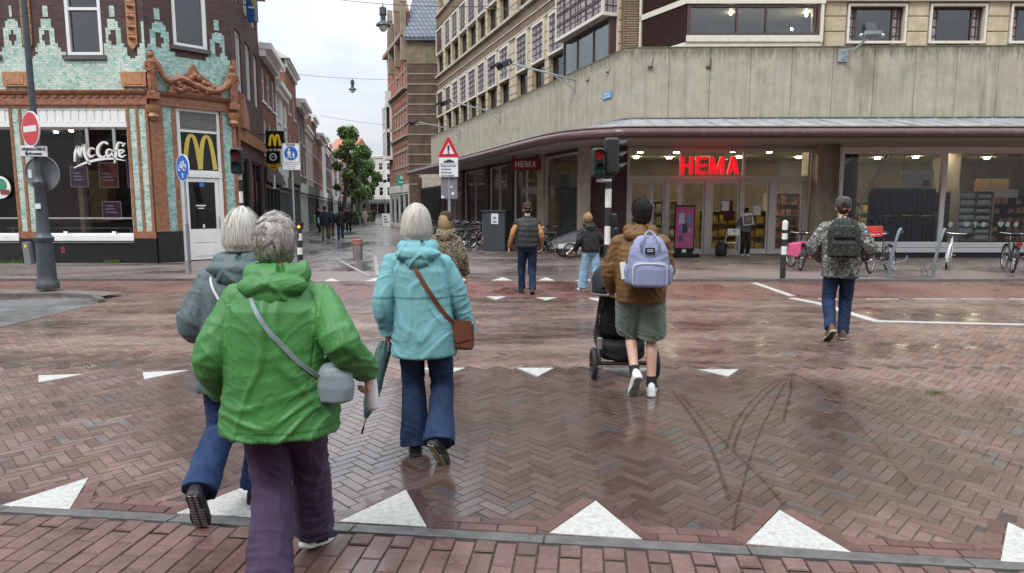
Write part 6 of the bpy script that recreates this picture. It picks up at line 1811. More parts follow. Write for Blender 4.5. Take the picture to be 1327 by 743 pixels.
# ---- trees in the side street
def leafmat():
 m, t = newmat('plane_tree_leaf', .5)
 a = t.new('ShaderNodeAttribute', attribute_name='own')
 c = t.ramp(a.outputs['Fac'], [(0, (.03, .065, .015)), (.5, (.075, .145, .028)), (1, (.15, .24, .05))])
 t.link(c, t.p.inputs['Base Color']); t.p.inputs['Transmission Weight'].default_value = 0.0
 return m
M_leaf = leafmat(); M_bark = pm('tree_bark', (.075, .062, .045), .85, var=.35, scale=8, bump=.6)
def leaves(cents, n, size, name, parent):
 N = n; cen = []
 w = np.array([c[1] ** 2 for c in cents]); w = w / w.sum()
 idx = rng.choice(len(cents), N, p=w)
 V = np.zeros((N, 4, 3)); val = np.zeros(N)
 for i in range(N):
  c, r = cents[idx[i]]
  d = rng.normal(size=3); d /= np.linalg.norm(d)
  p = np.array(c) + d * r * rng.uniform(.35, 1.05) * np.array([1, 1, .85])
  a = rng.normal(size=3); a /= np.linalg.norm(a); b = np.cross(a, rng.normal(size=3)); b /= np.linalg.norm(b)
  s = size * rng.uniform(.6, 1.3)
  V[i, 0] = p - a * s; V[i, 1] = p + b * s * .6; V[i, 2] = p + a * s; V[i, 3] = p - b * s * .6
  val[i] = np.clip(.5 + .25 * math.sin(idx[i] * 2.7) + rng.normal(0, .2), 0, 1)
 me = bpy.data.meshes.new(name)
 me.vertices.add(N * 4); me.vertices.foreach_set('co', V.reshape(-1)); me.loops.add(N * 4); me.loops.foreach_set('vertex_index', np.arange(N * 4))
 me.polygons.add(N); me.polygons.foreach_set('loop_start', np.arange(N) * 4); me.polygons.foreach_set('use_smooth', [False] * N); me.update(calc_edges=True)
 me.attributes.new('own', 'FLOAT', 'FACE').data.foreach_set('value', val)
 me.materials.append(M_leaf)
 o = bpy.data.objects.new(name, me); C.objects.link(o); o.parent = parent
 return o
def tree(px, Y, top, lean, w, label, seed, base=0):
 rr = random.Random(seed)
 p0 = at(px, 280, Y); H = at(px, top, Y).z
 r = empty('street_tree', (p0.x, Y, 0), 0, label, 'tree', 'trees along the side street')
 m = MB()
 tr = [(0, 0, 0), (lean * .3, 0, H * .2), (lean * .7, 0, H * .45), (lean, 0, H * .7), (lean * 1.1, 0, H * .95)]
 m.tube(smooth_pts(tr, 4), [.24] * 5 + [.19] * 6 + [.10] * 6, 10)
 cents = [((lean * 1.1, 0, H - w * .35), w * .5)]
 for k in range(15):
  z = H * (.32 + .6 * k / 14); a = rr.uniform(0, 6.28); L = w * rr.uniform(.25, .62) * (1 - .25 * abs(k / 14 - .4))
  b = Vector((lean * min(1.1, z / H * 1.5), 0, z - .5)); e = b + Vector((math.cos(a) * L, math.sin(a) * L, .7))
  m.tube([b, (b + e) / 2 + Vector((0, 0, .1)), e], [.07, .05, .03], 6); cents.append((tuple(e), w * rr.uniform(.2, .33)))
 m.build('trunk', M_bark, r)
 leaves(cents, 5200, .13, 'crown', r)
 return r
tree(443, 62, 164, .75, 1.9, 'nearest and tallest street tree with a leaning trunk', 3)
tree(465, 74, 188, .3, 2.1, 'second street tree standing behind the tallest one', 8)
tree(475, 88, 206, .2, 2.2, 'farthest and lowest street tree', 12)
tree(456, 96, 212, .2, 2.6, 'street tree half hidden behind the two front trees', 15)
# ---- things far down the street
def planter(px, Y, label, col, w=1.0, group=None):
 p = at(px, 290, Y); r = empty('planter', (p.x, Y, 0), 0, label, 'planter', group)
 m = MB(); m.bbox(-w / 2, w / 2, -.35, .35, 0, .75, .03); m.build('tub', col, r)
 leaves([((-w * .25, 0, 1.0), .3), ((w * .25, 0, 1.0), .32), ((0, 0, 1.05), .3)], 500, .07, 'foliage', r)
M_green = pm('bright_green_plastic', (.06, .28, .04), .5, var=.15)
r = empty('green_bin', Vector((at(401, 288, 52).x, 52, 0)), 0, 'bright green container at the left side of the street', 'container')
m = MB(); m.prism([(-.38, .08), (.38, .08), (.45, 1.0), (-.45, 1.0)], 'y', -.35, .35); m.build('body', M_green, r)
m = MB(); m.prism([(-.4, 1.0), (.4, 1.0), (.36, 1.15), (-.36, 1.15)], 'y', -.38, .38) ; m.build('lid', M_green, r)
for sx2 in (-.3, .3):
 m = MB(); m.tube([(sx2 - .03, -.3, .08), (sx2 + .03, -.3, .08)], .08, 10); m.build('wheel', M_black, r)
M_olive = pm('dark_planter', (.04, .055, .03), .6)
planter(459, 66, 'dark planter with green plants under the nearest tree', M_olive, 1.2)
planter(466, 69, 'dark planter with green plants right of the first planter', M_olive, 1.2)
planter(478, 80, 'dark planter with green plants farthest down the street', M_olive, 1.2)
p = at(500, 284, 60)
r = empty('pavement_sign', (p.x, 60, 0), R(20), 'white pavement sign in front of the red brick building', 'pavement sign')
m = MB(); m.add([(-.35, -.3, 0), (.35, -.3, 0), (.35, -.02, 1.15), (-.35, -.02, 1.15), (-.35, -.27, 0), (.35, -.27, 0), (.35, .0, 1.15), (-.35, .0, 1.15)], [(0, 1, 2, 3), (7, 6, 5, 4), (0, 4, 5, 1), (1, 5, 6, 2), (2, 6, 7, 3), (3, 7, 4, 0)]); m.build('board', M_signwhite, r)
m = MB(); m.add([(-.35, .3, 0), (.35, .3, 0), (.35, .02, 1.15), (-.35, .02, 1.15)], [(0, 1, 2, 3)]); m.build('back_board', M_signwhite, r)
M_pr = pm('printed_mark', (.10, .14, .13), .6)
for k in range(3):
 m = MB(); z = .35 + .25 * k; yy = -.3 + .28 * z / 1.15 - .012; m.box(-.22, .2 - .08 * k, yy - .004, yy, z, z + .1); m.build('print', M_pr, r)
# weeds along the café plinth
mb = MB()
for px in list(range(2, 30, 3)) + list(range(140, 156, 3)):
 c0 = at(px + random.uniform(-2, 2), 345, 19.9); c0.z = 0
 for i in range(16):
  a = random.uniform(0, 6.28); h = random.uniform(.05, .16); b = c0 + Vector((random.uniform(-.1, .1), random.uniform(-.06, .02), 0))
  d = Vector((math.cos(a), math.sin(a), 0)) * .05
  mb.add([b - d * .2, b + d * .2, b + d + Vector((0, 0, h))], [(0, 1, 2)])
mb.build('weeds', M_weed, kind='stuff', label='weeds growing along the foot of the café wall')
# =================================================================== BICYCLES
M_tyre = pm('tyre_rubber', (.018, .018, .018), .75, var=.2)
M_chrome = pm('chrome', (.55, .56, .57), .2, metal=.9, var=.05)
M_saddle = pm('black_saddle', (.02, .018, .017), .5)
M_cr = {}
def bikepaint(c):
 k = 'bike_paint_%d_%d_%d' % tuple(int(x * 100) for x in c)
 return pm(k, c, .35, var=.1)
BIKES = {}
def bicycle(paint, label, loc, heading, lean=0.0, steer=0.0, style='dutch', group=None, wheel=.345, kick=True, rack=True):
 """rear hub at x = -0.54, front hub at x = +0.56, rolls along local +x"""
 r = empty('bicycle', loc, 0, label, 'bicycle', group)
 r.rotation_euler = (lean, 0, heading)
 Rw = wheel; xr, xf = -.54, .56
 pt = bikepaint(paint)
 hb, st, bb = Vector((.36, 0, .92)), Vector((-.22, 0, .82)), Vector((-.06, 0, .29))
 hd1 = Vector((.40, 0, .74)); hub_f = Vector((xf, 0, Rw)); hub_r = Vector((xr, 0, Rw))
 m = MB(); m.tube([st, bb], .017, 8); m.tube([hd1 + Vector((-.015, 0, .08)), hd1 - Vector((-.03, 0, .08))], .022, 8)
 if style == 'dutch': m.tube(smooth_pts([hd1, Vector((.18, 0, .42)), bb + Vector((.02, 0, .02))], 5), .019, 8); m.tube(smooth_pts([hd1 + Vector((0, 0, .05)), Vector((.12, 0, .56)), Vector((-.12, 0, .5))], 5), .013, 8)
 else: m.tube([hd1, bb], .019, 8); m.tube([hd1 + Vector((0, 0, .05)), st - Vector((-.01, 0, .05))], .017, 8)
 for s in (-1, 1):
  m.tube([bb + Vector((0, s * .03, 0)), hub_r + Vector((0, s * .06, 0))], .011, 6); m.tube([st + Vector((.01, s * .02, -.08)), hub_r + Vector((0, s * .06, 0))], .009, 6)
 m.build('frame', pt, r)
 # steered part
 def fwheel(hub, Mw, parent, nm='wheel'):
  m = MB(); m.M = Mw; m.torus(hub, Rw - .02, .022, 'y', 36, 8); m.mi = 1; m.torus(hub, Rw - .045, .012, 'y', 36, 6); m.mi = 1
  for k in range(16):
   a = 2 * math.pi * k / 16
   m.tube([(hub[0], (.025 if k % 2 else -.025), hub[2]), (hub[0] + (Rw - .045) * math.cos(a), 0, hub[2] + (Rw - .045) * math.sin(a))], .0022, 3, cap=False, smooth=False)
  m.tube([(hub[0], -.05, hub[2]), (hub[0], .05, hub[2])], .022, 8)
  return m.build(nm, [M_tyre, M_chrome], parent)
 fwheel(hub_r, Matrix(), r)
 Sm = Matrix.Translation(hd1) @ Matrix.Rotation(steer, 4, 'Z') @ Matrix.Translation(-hd1)
 fwheel(hub_f, Sm, r)
 m = MB(); m.M = Sm
 for s in (-1, 1): m.tube(smooth_pts([hub_f + Vector((0, s * .05, 0)), Vector((.47, s * .05, .56)), hd1 + Vector((.03, s * .03, -.08))], 4), .011, 6)
 m.build('fork', pt, r)
 m = MB(); m.M = Sm; m.tube([hd1, hb], .013, 8)
 m.tube(smooth_pts([(.20, -.30, .98), (.32, -.28, 1.0), (.40, -.14, .99), (.40, 0, .98), (.40, .14, .99), (.32, .28, 1.0), (.20, .30, .98)], 4), .011, 6)
 ho = m.build('handlebar', M_chrome, r)
 for s in (-1, 1):
  g = MB(); g.M = Sm; g.tube([(.20, s * .30, .98), (.31, s * .285, 1.0)], .017, 8); g.build('grip', M_saddle, ho)
 m = MB(); m.tube([st, st + Vector((-.04, 0, .13))], .012, 6)
 m.lathe([(.02, 0), (.09, .02), (.10, .05), (.08, .07), (.02, .075)], tuple(st + Vector((-.08, 0, .13))), 12); m.tube([st + Vector((-.05, 0, .18)), st + Vector((.12, 0, .175))], [.07, .022], 8); m.build('saddle', M_saddle, r)
 def guard(hub, Mw, a0, a1):
  m = MB(); m.M = Mw; vs, fs = [], []
  n = 16
  for i in range(n + 1):
   a = a0 + (a1 - a0) * i / n
   for (y, dr) in ((-.03, -.012), (0, .008), (.03, -.012)): vs.append((hub.x + (Rw + .022 + dr) * math.cos(a), y, hub.z + (Rw + .022 + dr) * math.sin(a)))
  for i in range(n):
   for j in range(2): fs.append((i * 3 + j, i * 3 + j + 1, i * 3 + 4 + j, i * 3 + 3 + j))
  m.add(vs, fs, True); return m.build('mudguard', M_black if style == 'dutch' else pt, r)
 guard(hub_r, Matrix(), R(0), R(195)); guard(hub_f, Sm, R(-15), R(120))
 m = MB(); m.torus((bb.x, .04, bb.z), .09, .008, 'y', 20, 5)
 for s, a in ((1, .6), (-1, .6 + math.pi)):
  e = Vector((bb.x + .17 * math.cos(a), s * .07, bb.z + .17 * math.sin(a))); m.tube([(bb.x, s * .07, bb.z), e], .009, 6); m.box(e.x - .045, e.x + .045, e.y + (.0 if s > 0 else -.09), e.y + (.09 if s > 0 else .0), e.z - .012, e.z + .012)
 m.tube([(bb.x, -.07, bb.z), (bb.x, .07, bb.z)], .02, 8); m.build('crank', M_chrome, r)
 m = MB(); m.bbox(-.56, -.02, .03, .07, Rw - .05, Rw + .05, .02); m.build('chain_case', M_black, r)
 if rack:
  m = MB()
  for y in (-.06, 0, .06): m.tube([(-.82, y, .74), (-.3, y, .74)], .006, 5)
  for s in (-1, 1): m.tube([(-.7, s * .06, .74), (-.55, s * .06, Rw)], .006, 5)
  for x in (-.8, -.55, -.32): m.tube([(x, -.06, .74), (x, .06, .74)], .006, 5)
  m.box(-.86, -.83, -.04, .04, .62, .68); m.build('luggage_rack', M_blackm, r)
 if kick:
  m = MB(); m.tube([(-.5, .07, Rw - .05), (-.52, .2, .0)], .008, 6); m.build('kickstand', M_chrome, r)
 return r
M_crate = pm('red_plastic_crate', (.62, .06, .045), .4, var=.1)
M_pinkc = pm('pink_bag_canvas', (.50, .075, .17), .6, var=.12, bump=.3)
# pink panniers, seen from behind
b = bicycle((.03, .03, .03), 'black bicycle with bright pink saddle bags parked by the pillar', gnd(1047, 352) + Vector((0, .75, 0)), R(78), lean=R(4), steer=R(15))
for s in (-1, 1):
 m = MB(); m.prism([(s * .10, .76), (s * .36, .70), (s * .42, .40), (s * .14, .36), (s * .09, .5)], 'x', -.80, -.42)
 m.build('saddle_bag', M_pinkc, b, bevel=.02)
m = MB(); m.box(-.78, -.42, -.12, .12, .755, .785); m.build('bag_flap', M_pinkc, b)
# grey wheel and bars peeping out behind the camouflage jacket
b = bicycle((.10, .10, .11), 'grey bicycle mostly hidden behind the man in the camouflage jacket', gnd(1119, 354) + Vector((.05, .7, 0)), R(-100), lean=R(-3), steer=R(-10))
# red crate
b = bicycle((.02, .02, .022), 'black bicycle carrying a red crate on its front carrier', gnd(1141, 356) + Vector((.32, .62, 0)), R(-143), lean=R(3), steer=R(8))
m = MB(); x0, x1, y0, y1, z0, z1 = .36, .66, -.21, .21, .95, 1.19
for (a0, a1, c0, c1) in ((x0, x0 + .012, y0, y1), (x1 - .012, x1, y0, y1), (x0 + .012, x1 - .012, y0, y0 + .012), (x0 + .012, x1 - .012, y1 - .012, y1)):
 for k in range(5): m.box(a0, a1, c0, c1, z0 + k * .05, z0 + k * .05 + .036)
 m.box(a0 - .001, a1 + .001, c0 - .001, c1 + .001, z1, z1 + .02)
for (x, y) in ((x0, y0), (x1, y0), (x0, y1), (x1, y1), (x1, 0), (x0, 0)): m.box(x - .014, x + .014, y - .014, y + .014, z0, z1)
m.box(x0, x1, y0, y1, z0 - .012, z0); m.build('crate', M_crate, b)
m = MB(); m.tube([(.4, 0, .8), (.5, 0, .94)], .012, 6); m.tube([(.42, -.15, .93), (.62, -.15, .93)], .008, 5); m.tube([(.42, .15, .93), (.62, .15, .93)], .008, 5); m.build('front_carrier', M_blackm, b)
# white city bike, seen from its front
b = bicycle((.55, .56, .56), 'white bicycle with wide handlebars parked before the shop window', gnd(1239, 350) + Vector((.10, .55, 0)), R(-122), lean=R(-5), steer=R(-6), style='city', rack=False)
b = bicycle((.03, .03, .035), 'black bicycle with a red rear lamp at the right edge', gnd(1312, 354) + Vector((.3, .55, 0)), R(62), lean=R(3), steer=R(5))
m = MB(); m.box(-.9, -.86, -.06, .06, .70, .80); m.build('rear_lamp', M_lens_rd, b)
b = bicycle((.20, .20, .21), 'grey bicycle beside the black one at the far right edge', gnd(1330, 355) + Vector((.5, .6, 0)), R(50), lean=R(-3), steer=R(5))
# leaning rack posts
M_rack = pm('grey_rack_paint', (.12, .145, .16), .45, var=.12)
for (a, c, lab) in ((gnd(1152, 358), 1.0, 'curved grey bicycle stand beside the red crate'), (gnd(1209, 359), 1.0, 'curved grey bicycle stand left of the white bicycle')):
 r = empty('bicycle_stand', a, R(0), lab, 'bicycle stand', 'bicycle stands before the shop window')
 m = MB(); m.tube(smooth_pts([(0, 0, 0), (.02, 0, .4), (.12, .02, .85), (.2, .05, 1.1), (.27, .08, 1.16), (.3, .1, 1.05)], 4), [.03] * 6 + [.026] * 15, 8, flat=1.3); m.build('post', M_rack, r)
 m = MB(); m.tube(smooth_pts([(.03, 0, .28), (.25, .05, .34), (.42, .1, .36), (.48, .1, .5)], 4), .022, 6); m.tube([(.30, .08, .34), (.34, .3, .34), (.44, .3, .34), (.42, .1, .36)], .012, 6); m.build('wheel_holder', M_rack, r)
 m = MB(); m.bbox(-.09, .12, -.1, .1, 0, .015, .004); m.build('foot_plate', M_rack, r)
for k in range(1):
 r = empty('wheel_clamp', gnd(1200, 358), 0, 'low empty wheel holder bolted to the pavement', 'bicycle stand')
 m = MB(); m.tube(smooth_pts([(-.1, 0, 0), (-.14, 0, .25), (-.2, 0, .36), (-.12, 0, .38), (-.05, 0, .2), (0, 0, .1)], 4), .012, 6); m.tube(smooth_pts([(.1, .1, 0), (.1, .1, .15), (.15, .1, .24), (.18, .1, .16)], 4), .012, 6); m.tube([(-.1, 0, 0.01), (.1, .1, 0.01)], .015, 6); m.build('hoop', M_rack, r)
# ---- the crowd of bicycles along the side windows
rnd = random.Random(5)
protoA = bicycle((.02, .022, .025), 'dark bicycle parked in the dense row along the side windows', (0, 0, 0), 0, group='bicycles packed along the side windows')
protoB = bicycle((.10, .11, .13), 'grey blue bicycle parked in the dense row along the side windows', (0, 0, 0), 0, style='city', group='bicycles packed along the side windows', steer=R(20))
protoC = bicycle((.08, .02, .02), 'maroon bicycle parked in the dense row along the side windows', (0, 0, 0), 0, group='bicycles packed along the side windows', steer=R(-15))
protos = [protoA, protoB, protoC]
spots = []
for k in range(16):
 Y = 26.6 + k * .62 + rnd.uniform(-.1, .1)
 x = 2.4 - .3586 * (Y - 23.6) - 1.25 + rnd.uniform(-.12, .12)
 if 24.3 < Y < 24.9: continue
 spots.append((x, Y, R(180 + 20) + rnd.uniform(-.2, .2)))
for Y, dx in ((23.9, -1.0), (24.5, -1.1), (25.2, -1.15), (25.9, -1.2)):
 spots.append((2.4 - .3586 * (Y - 23.6) + dx + .1, Y, R(195) + rnd.uniform(-.3, .3)))
for Y in (27.6, 28.3, 29, 29.7, 30.2, 30.8, 31.5, 32.2, 33, 33.8, 34.6, 35.4, 36.4): spots.append((2.4 - .3586 * (Y - 23.6) - 2.35 + rnd.uniform(-.2, .2), Y, R(20) + rnd.uniform(-.45, .45)))
used = set()
for i, (x, Y, h) in enumerate(spots):
 p_ = protos[i % 3]
 if i < 3: b = p_
 else: b = copy_tree(p_)
 b.location = (x, Y, 0); b.rotation_euler = (rnd.uniform(-.08, .08), 0, h)
# ---- white cargo tricycle with rain cover
g0 = gnd(748, 334)
r = empty('cargo_tricycle', g0 + Vector((0, .3, 0)), R(14), 'white cargo tricycle with a grey rain cover parked by the brick wall', 'cargo tricycle')
m = MB(); m.prism([(-.72, .3), (.45, .25), (.55, .62), (-.8, .5)], 'y', -.33, .33); m.build('cargo_box', M_white, r, bevel=.03)
m = MB(); m.add([(-.85, -.36, .5), (.58, -.36, .64), (.6, .36, .64), (-.85, .36, .5), (-.2, -.2, .82), (.5, -.22, 1.0), (.5, .22, 1.0), (-.2, .2, .82)], [(0, 1, 5, 4), (1, 2, 6, 5), (2, 3, 7, 6), (3, 0, 4, 7), (4, 5, 6, 7)]); m.build('rain_cover', pm('grey_cover', (.10, .105, .11), .45, var=.4, scale=3, bump=.3), r)
for (x, y) in ((-.35, -.38), (-.35, .38)):
 m = MB(); m.torus((x, y, .25), .23, .025, 'y', 28, 8); m.mi = 1
 for k in range(8):
  a = k * math.pi / 8; m.tube([(x + .21 * math.cos(a), y, .25 + .21 * math.sin(a)), (x - .21 * math.cos(a), y, .25 - .21 * math.sin(a))], .003, 4)
 m.build('wheel', [M_tyre, M_chrome], r)
m = MB(); m.torus((1.05, 0, .3), .28, .022, 'y', 28, 8); m.build('wheel', M_tyre, r)
m = MB(); m.tube([(.5, 0, .35), (1.05, 0, .3)], .02, 6); m.tube([(.5, 0, .5), (.75, 0, .75), (.7, 0, .95)], .018, 6); m.tube([(.55, -.25, 1.05), (.62, 0, 1.02), (.55, .25, 1.05)], .013, 6); m.tube([(.62, 0, .6), (.6, 0, 1.02)], .014, 6); m.build('frame', M_blackm, r)
m = MB(); m.box(.62, .88, -.08, .08, .93, .98); m.build('saddle', M_saddle, r)
g0 = Vector((at(777, 325, 22.6).x, 22.6, 0))
r = empty('handcart', g0, R(10), 'dark red handcart with black wheels standing against the brown brick wall', 'cart')
m = MB(); m.bbox(-.28, .28, -.25, .25, .3, 1.0, .02); m.build('body', pm('dark_red_paint', (.12, .02, .018), .5, var=.2), r)
m = MB(); m.bbox(-.3, .3, -.27, .27, 1.0, 1.04, .01); m.build('lid', M_black, r)
for y in (-.28, .28):
 m = MB(); m.torus((0, y, .2), .17, .03, 'y', 20, 6); m.build('wheel', M_tyre, r)
# =================================================================== PEOPLE
from mathutils.bvhtree import BVHTree
M_skin = pm('skin', (.52, .30, .22), .5, var=.12, scale=14, bump=.15, bscale=90)
M_skind = pm('dark_skin', (.075, .04, .028), .5, var=.15, scale=14)
def cloth(name, col, rough=.8, var=.12, scale=9, bump=.35, bscale=420, spec=.25, sheen=0.0):
 m = pm(name, col, rough, var=var, scale=scale, bump=bump, bscale=bscale, spec=spec)
 return m
def camo(name, cols, scale=14):
 if name in MATS: return MATS[name]
 m, t = newmat(name, .85, 0, .2)
 v = t.coords()
 n1 = t.noise(v, scale, 3, .5, .6); n2 = t.noise(t.coords(loc=(3, 7, 1)), scale * 1.5, 3, .5, .8)
 c = t.ramp(n1, [(0, cols[0]), (.44, cols[1]), (.53, cols[2]), (.60, cols[0])], 'CONSTANT')
 c = t.mix(t.ramp(n2, [(0, 0.0), (.58, 1.0)], 'CONSTANT'), c, cols[3])
 t.link(c, t.p.inputs['Base Color']); t.bump(t.noise(v, 300, 2), .3, .002)
 return m
def hairmat(name, dark, light):
 if name in MATS: return MATS[name]
 m, t = newmat(name, .55 if light[0] > .1 else .75, 0, .35 if light[0] > .1 else .12)
 a = t.new('ShaderNodeAttribute', attribute_name='own')
 t.link(t.ramp(a.outputs['Fac'], [(0, dark), (.5, tuple((x + y) / 2 for x, y in zip(dark, light))), (1, light)]), t.p.inputs['Base Color'])
 return m
H_white = hairmat('white_grey_hair', (.30, .275, .235), (.78, .75, .68))
H_grey = hairmat('curly_grey_hair', (.17, .145, .125), (.62, .58, .53))
H_black = hairmat('black_hair', (.008, .007, .007), (.03, .025, .022))
H_blond = hairmat('blond_hair', (.20, .12, .05), (.50, .36, .19))
H_brown = hairmat('dark_brown_hair', (.02, .012, .008), (.07, .045, .03))
def chunk_tube(pts, radii, n=14, smooth=4):
 """limb: radii numbers or (rx, ry) pairs; returns verts, faces"""
 b = MB()
 P = [Vector(p) for p in pts]
 rr = [(r, r) if isinstance(r, (int, float)) else r for r in radii]
 if smooth:
  Q = smooth_pts(P, smooth); t = np.linspace(0, len(P) - 1, len(Q))
  rr = list(zip(np.interp(t, range(len(P)), [r[0] for r in rr]), np.interp(t, range(len(P)), [r[1] for r in rr]))); P = Q
 vs, fs = [], []
 up = None
 for i, p in enumerate(P):
  d = (P[min(i + 1, len(P) - 1)] - P[max(i - 1, 0)]).normalized()
  ex_ = Vector((1, 0, 0)) - d * d.x
  if ex_.length < .3: ex_ = Vector((0, 1, 0)) - d * d.y
  ex_.normalize(); ey_ = d.cross(ex_)
  for k in range(n):
   a = 2 * math.pi * k / n
   vs.append(p + ex_ * math.cos(a) * rr[i][0] + ey_ * math.sin(a) * rr[i][1])
 for i in range(len(P) - 1):
  for k in range(n):
   k2 = (k + 1) % n; fs.append((i * n + k, i * n + k2, (i + 1) * n + k2, (i + 1) * n + k))
 fs.append(tuple(range(n - 1, -1, -1))); fs.append(tuple((len(P) - 1) * n + k for k in range(n)))
 b.add(vs, fs); return b
def chunk_ell(c, s, n=18, m=12):
 b = MB(); b.ball(c, 1.0, n, m, s); return b
def chunk_rings(rings, n=28):
 """horizontal elliptical rings (cx, cy, z, rx, ry)"""
 b = MB(); vs, fs = [], []
 for (cx, cy, z, rx, ry) in rings:
  for k in range(n):
   a = 2 * math.pi * k / n
   ca, sa = math.cos(a), math.sin(a)
   e = .85
   vs.append((cx + rx * math.copysign(abs(ca) ** e, ca), cy + ry * math.copysign(abs(sa) ** e, sa), z))
 for i in range(len(rings) - 1):
  for k in range(n):
   k2 = (k + 1) % n; fs.append((i * n + k, i * n + k2, (i + 1) * n + k2, (i + 1) * n + k))
 fs.append(tuple(range(n - 1, -1, -1))); fs.append(tuple((len(rings) - 1) * n + k for k in range(n)))
 b.add(vs, fs); return b
def fuse(name, chunks, voxel, mat, parent, smooth=3, folds=None, scale=1.0):
 vs, fs = [], []
 for c in chunks:
  o = len(vs); vs += c.v; fs += [tuple(i + o for i in f) for f in c.f]
 me = bpy.data.meshes.new('tmp'); me.from_pydata(vs, [], fs)
 # every closed chunk must face outwards for the remesher
 bm_ = bmesh.new(); bm_.from_mesh(me); bmesh.ops.recalc_face_normals(bm_, faces=bm_.faces); bm_.to_mesh(me); bm_.free()
 ob = bpy.data.objects.new('tmp', me); C.objects.link(ob)
 rm = ob.modifiers.new('r', 'REMESH'); rm.mode = 'VOXEL'; rm.voxel_size = voxel; rm.adaptivity = 0
 if smooth:
  sm = ob.modifiers.new('s', 'SMOOTH'); sm.iterations = smooth; sm.factor = .6
 out = bpy.data.meshes.new_from_object(ob.evaluated_get(bpy.context.evaluated_depsgraph_get()))
 bpy.data.objects.remove(ob); bpy.data.meshes.remove(me)
 out.name = name
 N = len(out.vertices)
 if folds:
  co = np.zeros(N * 3); out.vertices.foreach_get('co', co); co = co.reshape(-1, 3)
  no = np.zeros(N * 3); out.vertex_normals.foreach_get('vector', no); no = no.reshape(-1, 3)
  d = np.array([folds(Vector(p)) for p in co])
  co = co + no * d[:, None]
  out.vertices.foreach_set('co', co.reshape(-1))
 out.polygons.foreach_set('use_smooth', [True] * len(out.polygons))
 out.materials.clear(); out.materials.append(mat); out.update()
 o = bpy.data.objects.new(name, out); C.objects.link(o); o.parent = parent
 return o
def nz3(x, y, z): return mnoise.noise(Vector((x, y, z)))
def folds_jacket(amp=.008, seed=0.0, quilt=None, steps=(), hem=None):
 def f(p):
  w = nz3(p.x * 2.5 + seed, p.y * 2.5, p.z * 2.5) * .16
  s = 1 if p.x > 0 else -1
  # long drapes falling from the shoulders, tighter slanting creases lower down, all as narrow ridges
  u = (p.x * .90 * s + p.z * .42) + w; v_ = (-p.x * .42 * s + p.z * .90) + w
  a = nz3(u * 8 + seed, v_ * 2.2, p.y * 3 + seed)
  b = nz3(u * 3.2 + seed * 2, v_ * 11, p.y * 4)
  c = nz3(p.x * 7 + seed, p.y * 7, p.z * 15 + w * 20)
  k = max(0, min(1, (1.22 - p.z) * 2.5))
  arm = max(0, min(1, (abs(p.x) - .19) * 14))
  e = nz3(u * 7, v_ * 20 + seed, p.y * 9)
  r = math.exp(-(e * 7) ** 2) * .25 + math.exp(-(a * 8.5) ** 2) * 1.1 * (1 - .35 * k) + math.exp(-(b * 5) ** 2) * (.2 + .75 * k) * (1 - .5 * arm) + math.exp(-(c * 5) ** 2) * .8 * arm
  d = amp * (r - .55) + amp * .9 * nz3(p.x * 5 + seed, p.y * 5, p.z * 4)
  if quilt: d += quilt[1] * (abs(math.sin((p.z + .01 * nz3(p.x * 8, p.y * 8, seed)) * math.pi / quilt[0])) ** .5 - .6)
  for (zs, dd) in steps:
   if p.z > zs: d += dd
  if hem and p.z < hem + .035: d += -.003 + .0015 * math.sin(p.x * 330)
  if abs(abs(p.x) - .178 - (p.z - 1.2) * .12) < .0045 and p.z > .95: d -= .0028
  if hem and abs(p.z - hem - .04) < .004: d -= .003
  return d
 return f
def folds_trousers(amp=.006, seed=0.0):
 def f(p):
  w = nz3(p.x * 4 + seed, p.y * 4, p.z * 2.5) * .10
  a = nz3(p.x * 16 + seed + w * 8, p.y * 16, (p.z + w) * 2.4)
  b = nz3(p.x * 5 + seed, p.y * 6, (p.z + p.x * .5 + w) * 18)
  k = max(0, 1 - abs(p.z - .48) * 5) + max(0, 1 - abs(p.z - .14) * 6) + max(0, 1 - abs(p.z - .85) * 6) * .6
  return amp * (math.exp(-(a * 5) ** 2) * .6 + math.exp(-(b * 5) ** 2) * (.2 + k * .9) - .4 + .8 * nz3(p.x * 6 + seed, p.y * 6, p.z * 4))
 return f
def ik(a, b, l1, l2, pole):
 a, b = Vector(a), Vector(b); d = b - a; L = min(d.length, (l1 + l2) * .999); dn = d.normalized()
 x = (l1 * l1 - l2 * l2 + L * L) / (2 * L); h = math.sqrt(max(l1 * l1 - x * x, 0))
 p = Vector(pole); p = (p - dn * p.dot(dn)).normalized()
 return a + dn * x + p * h
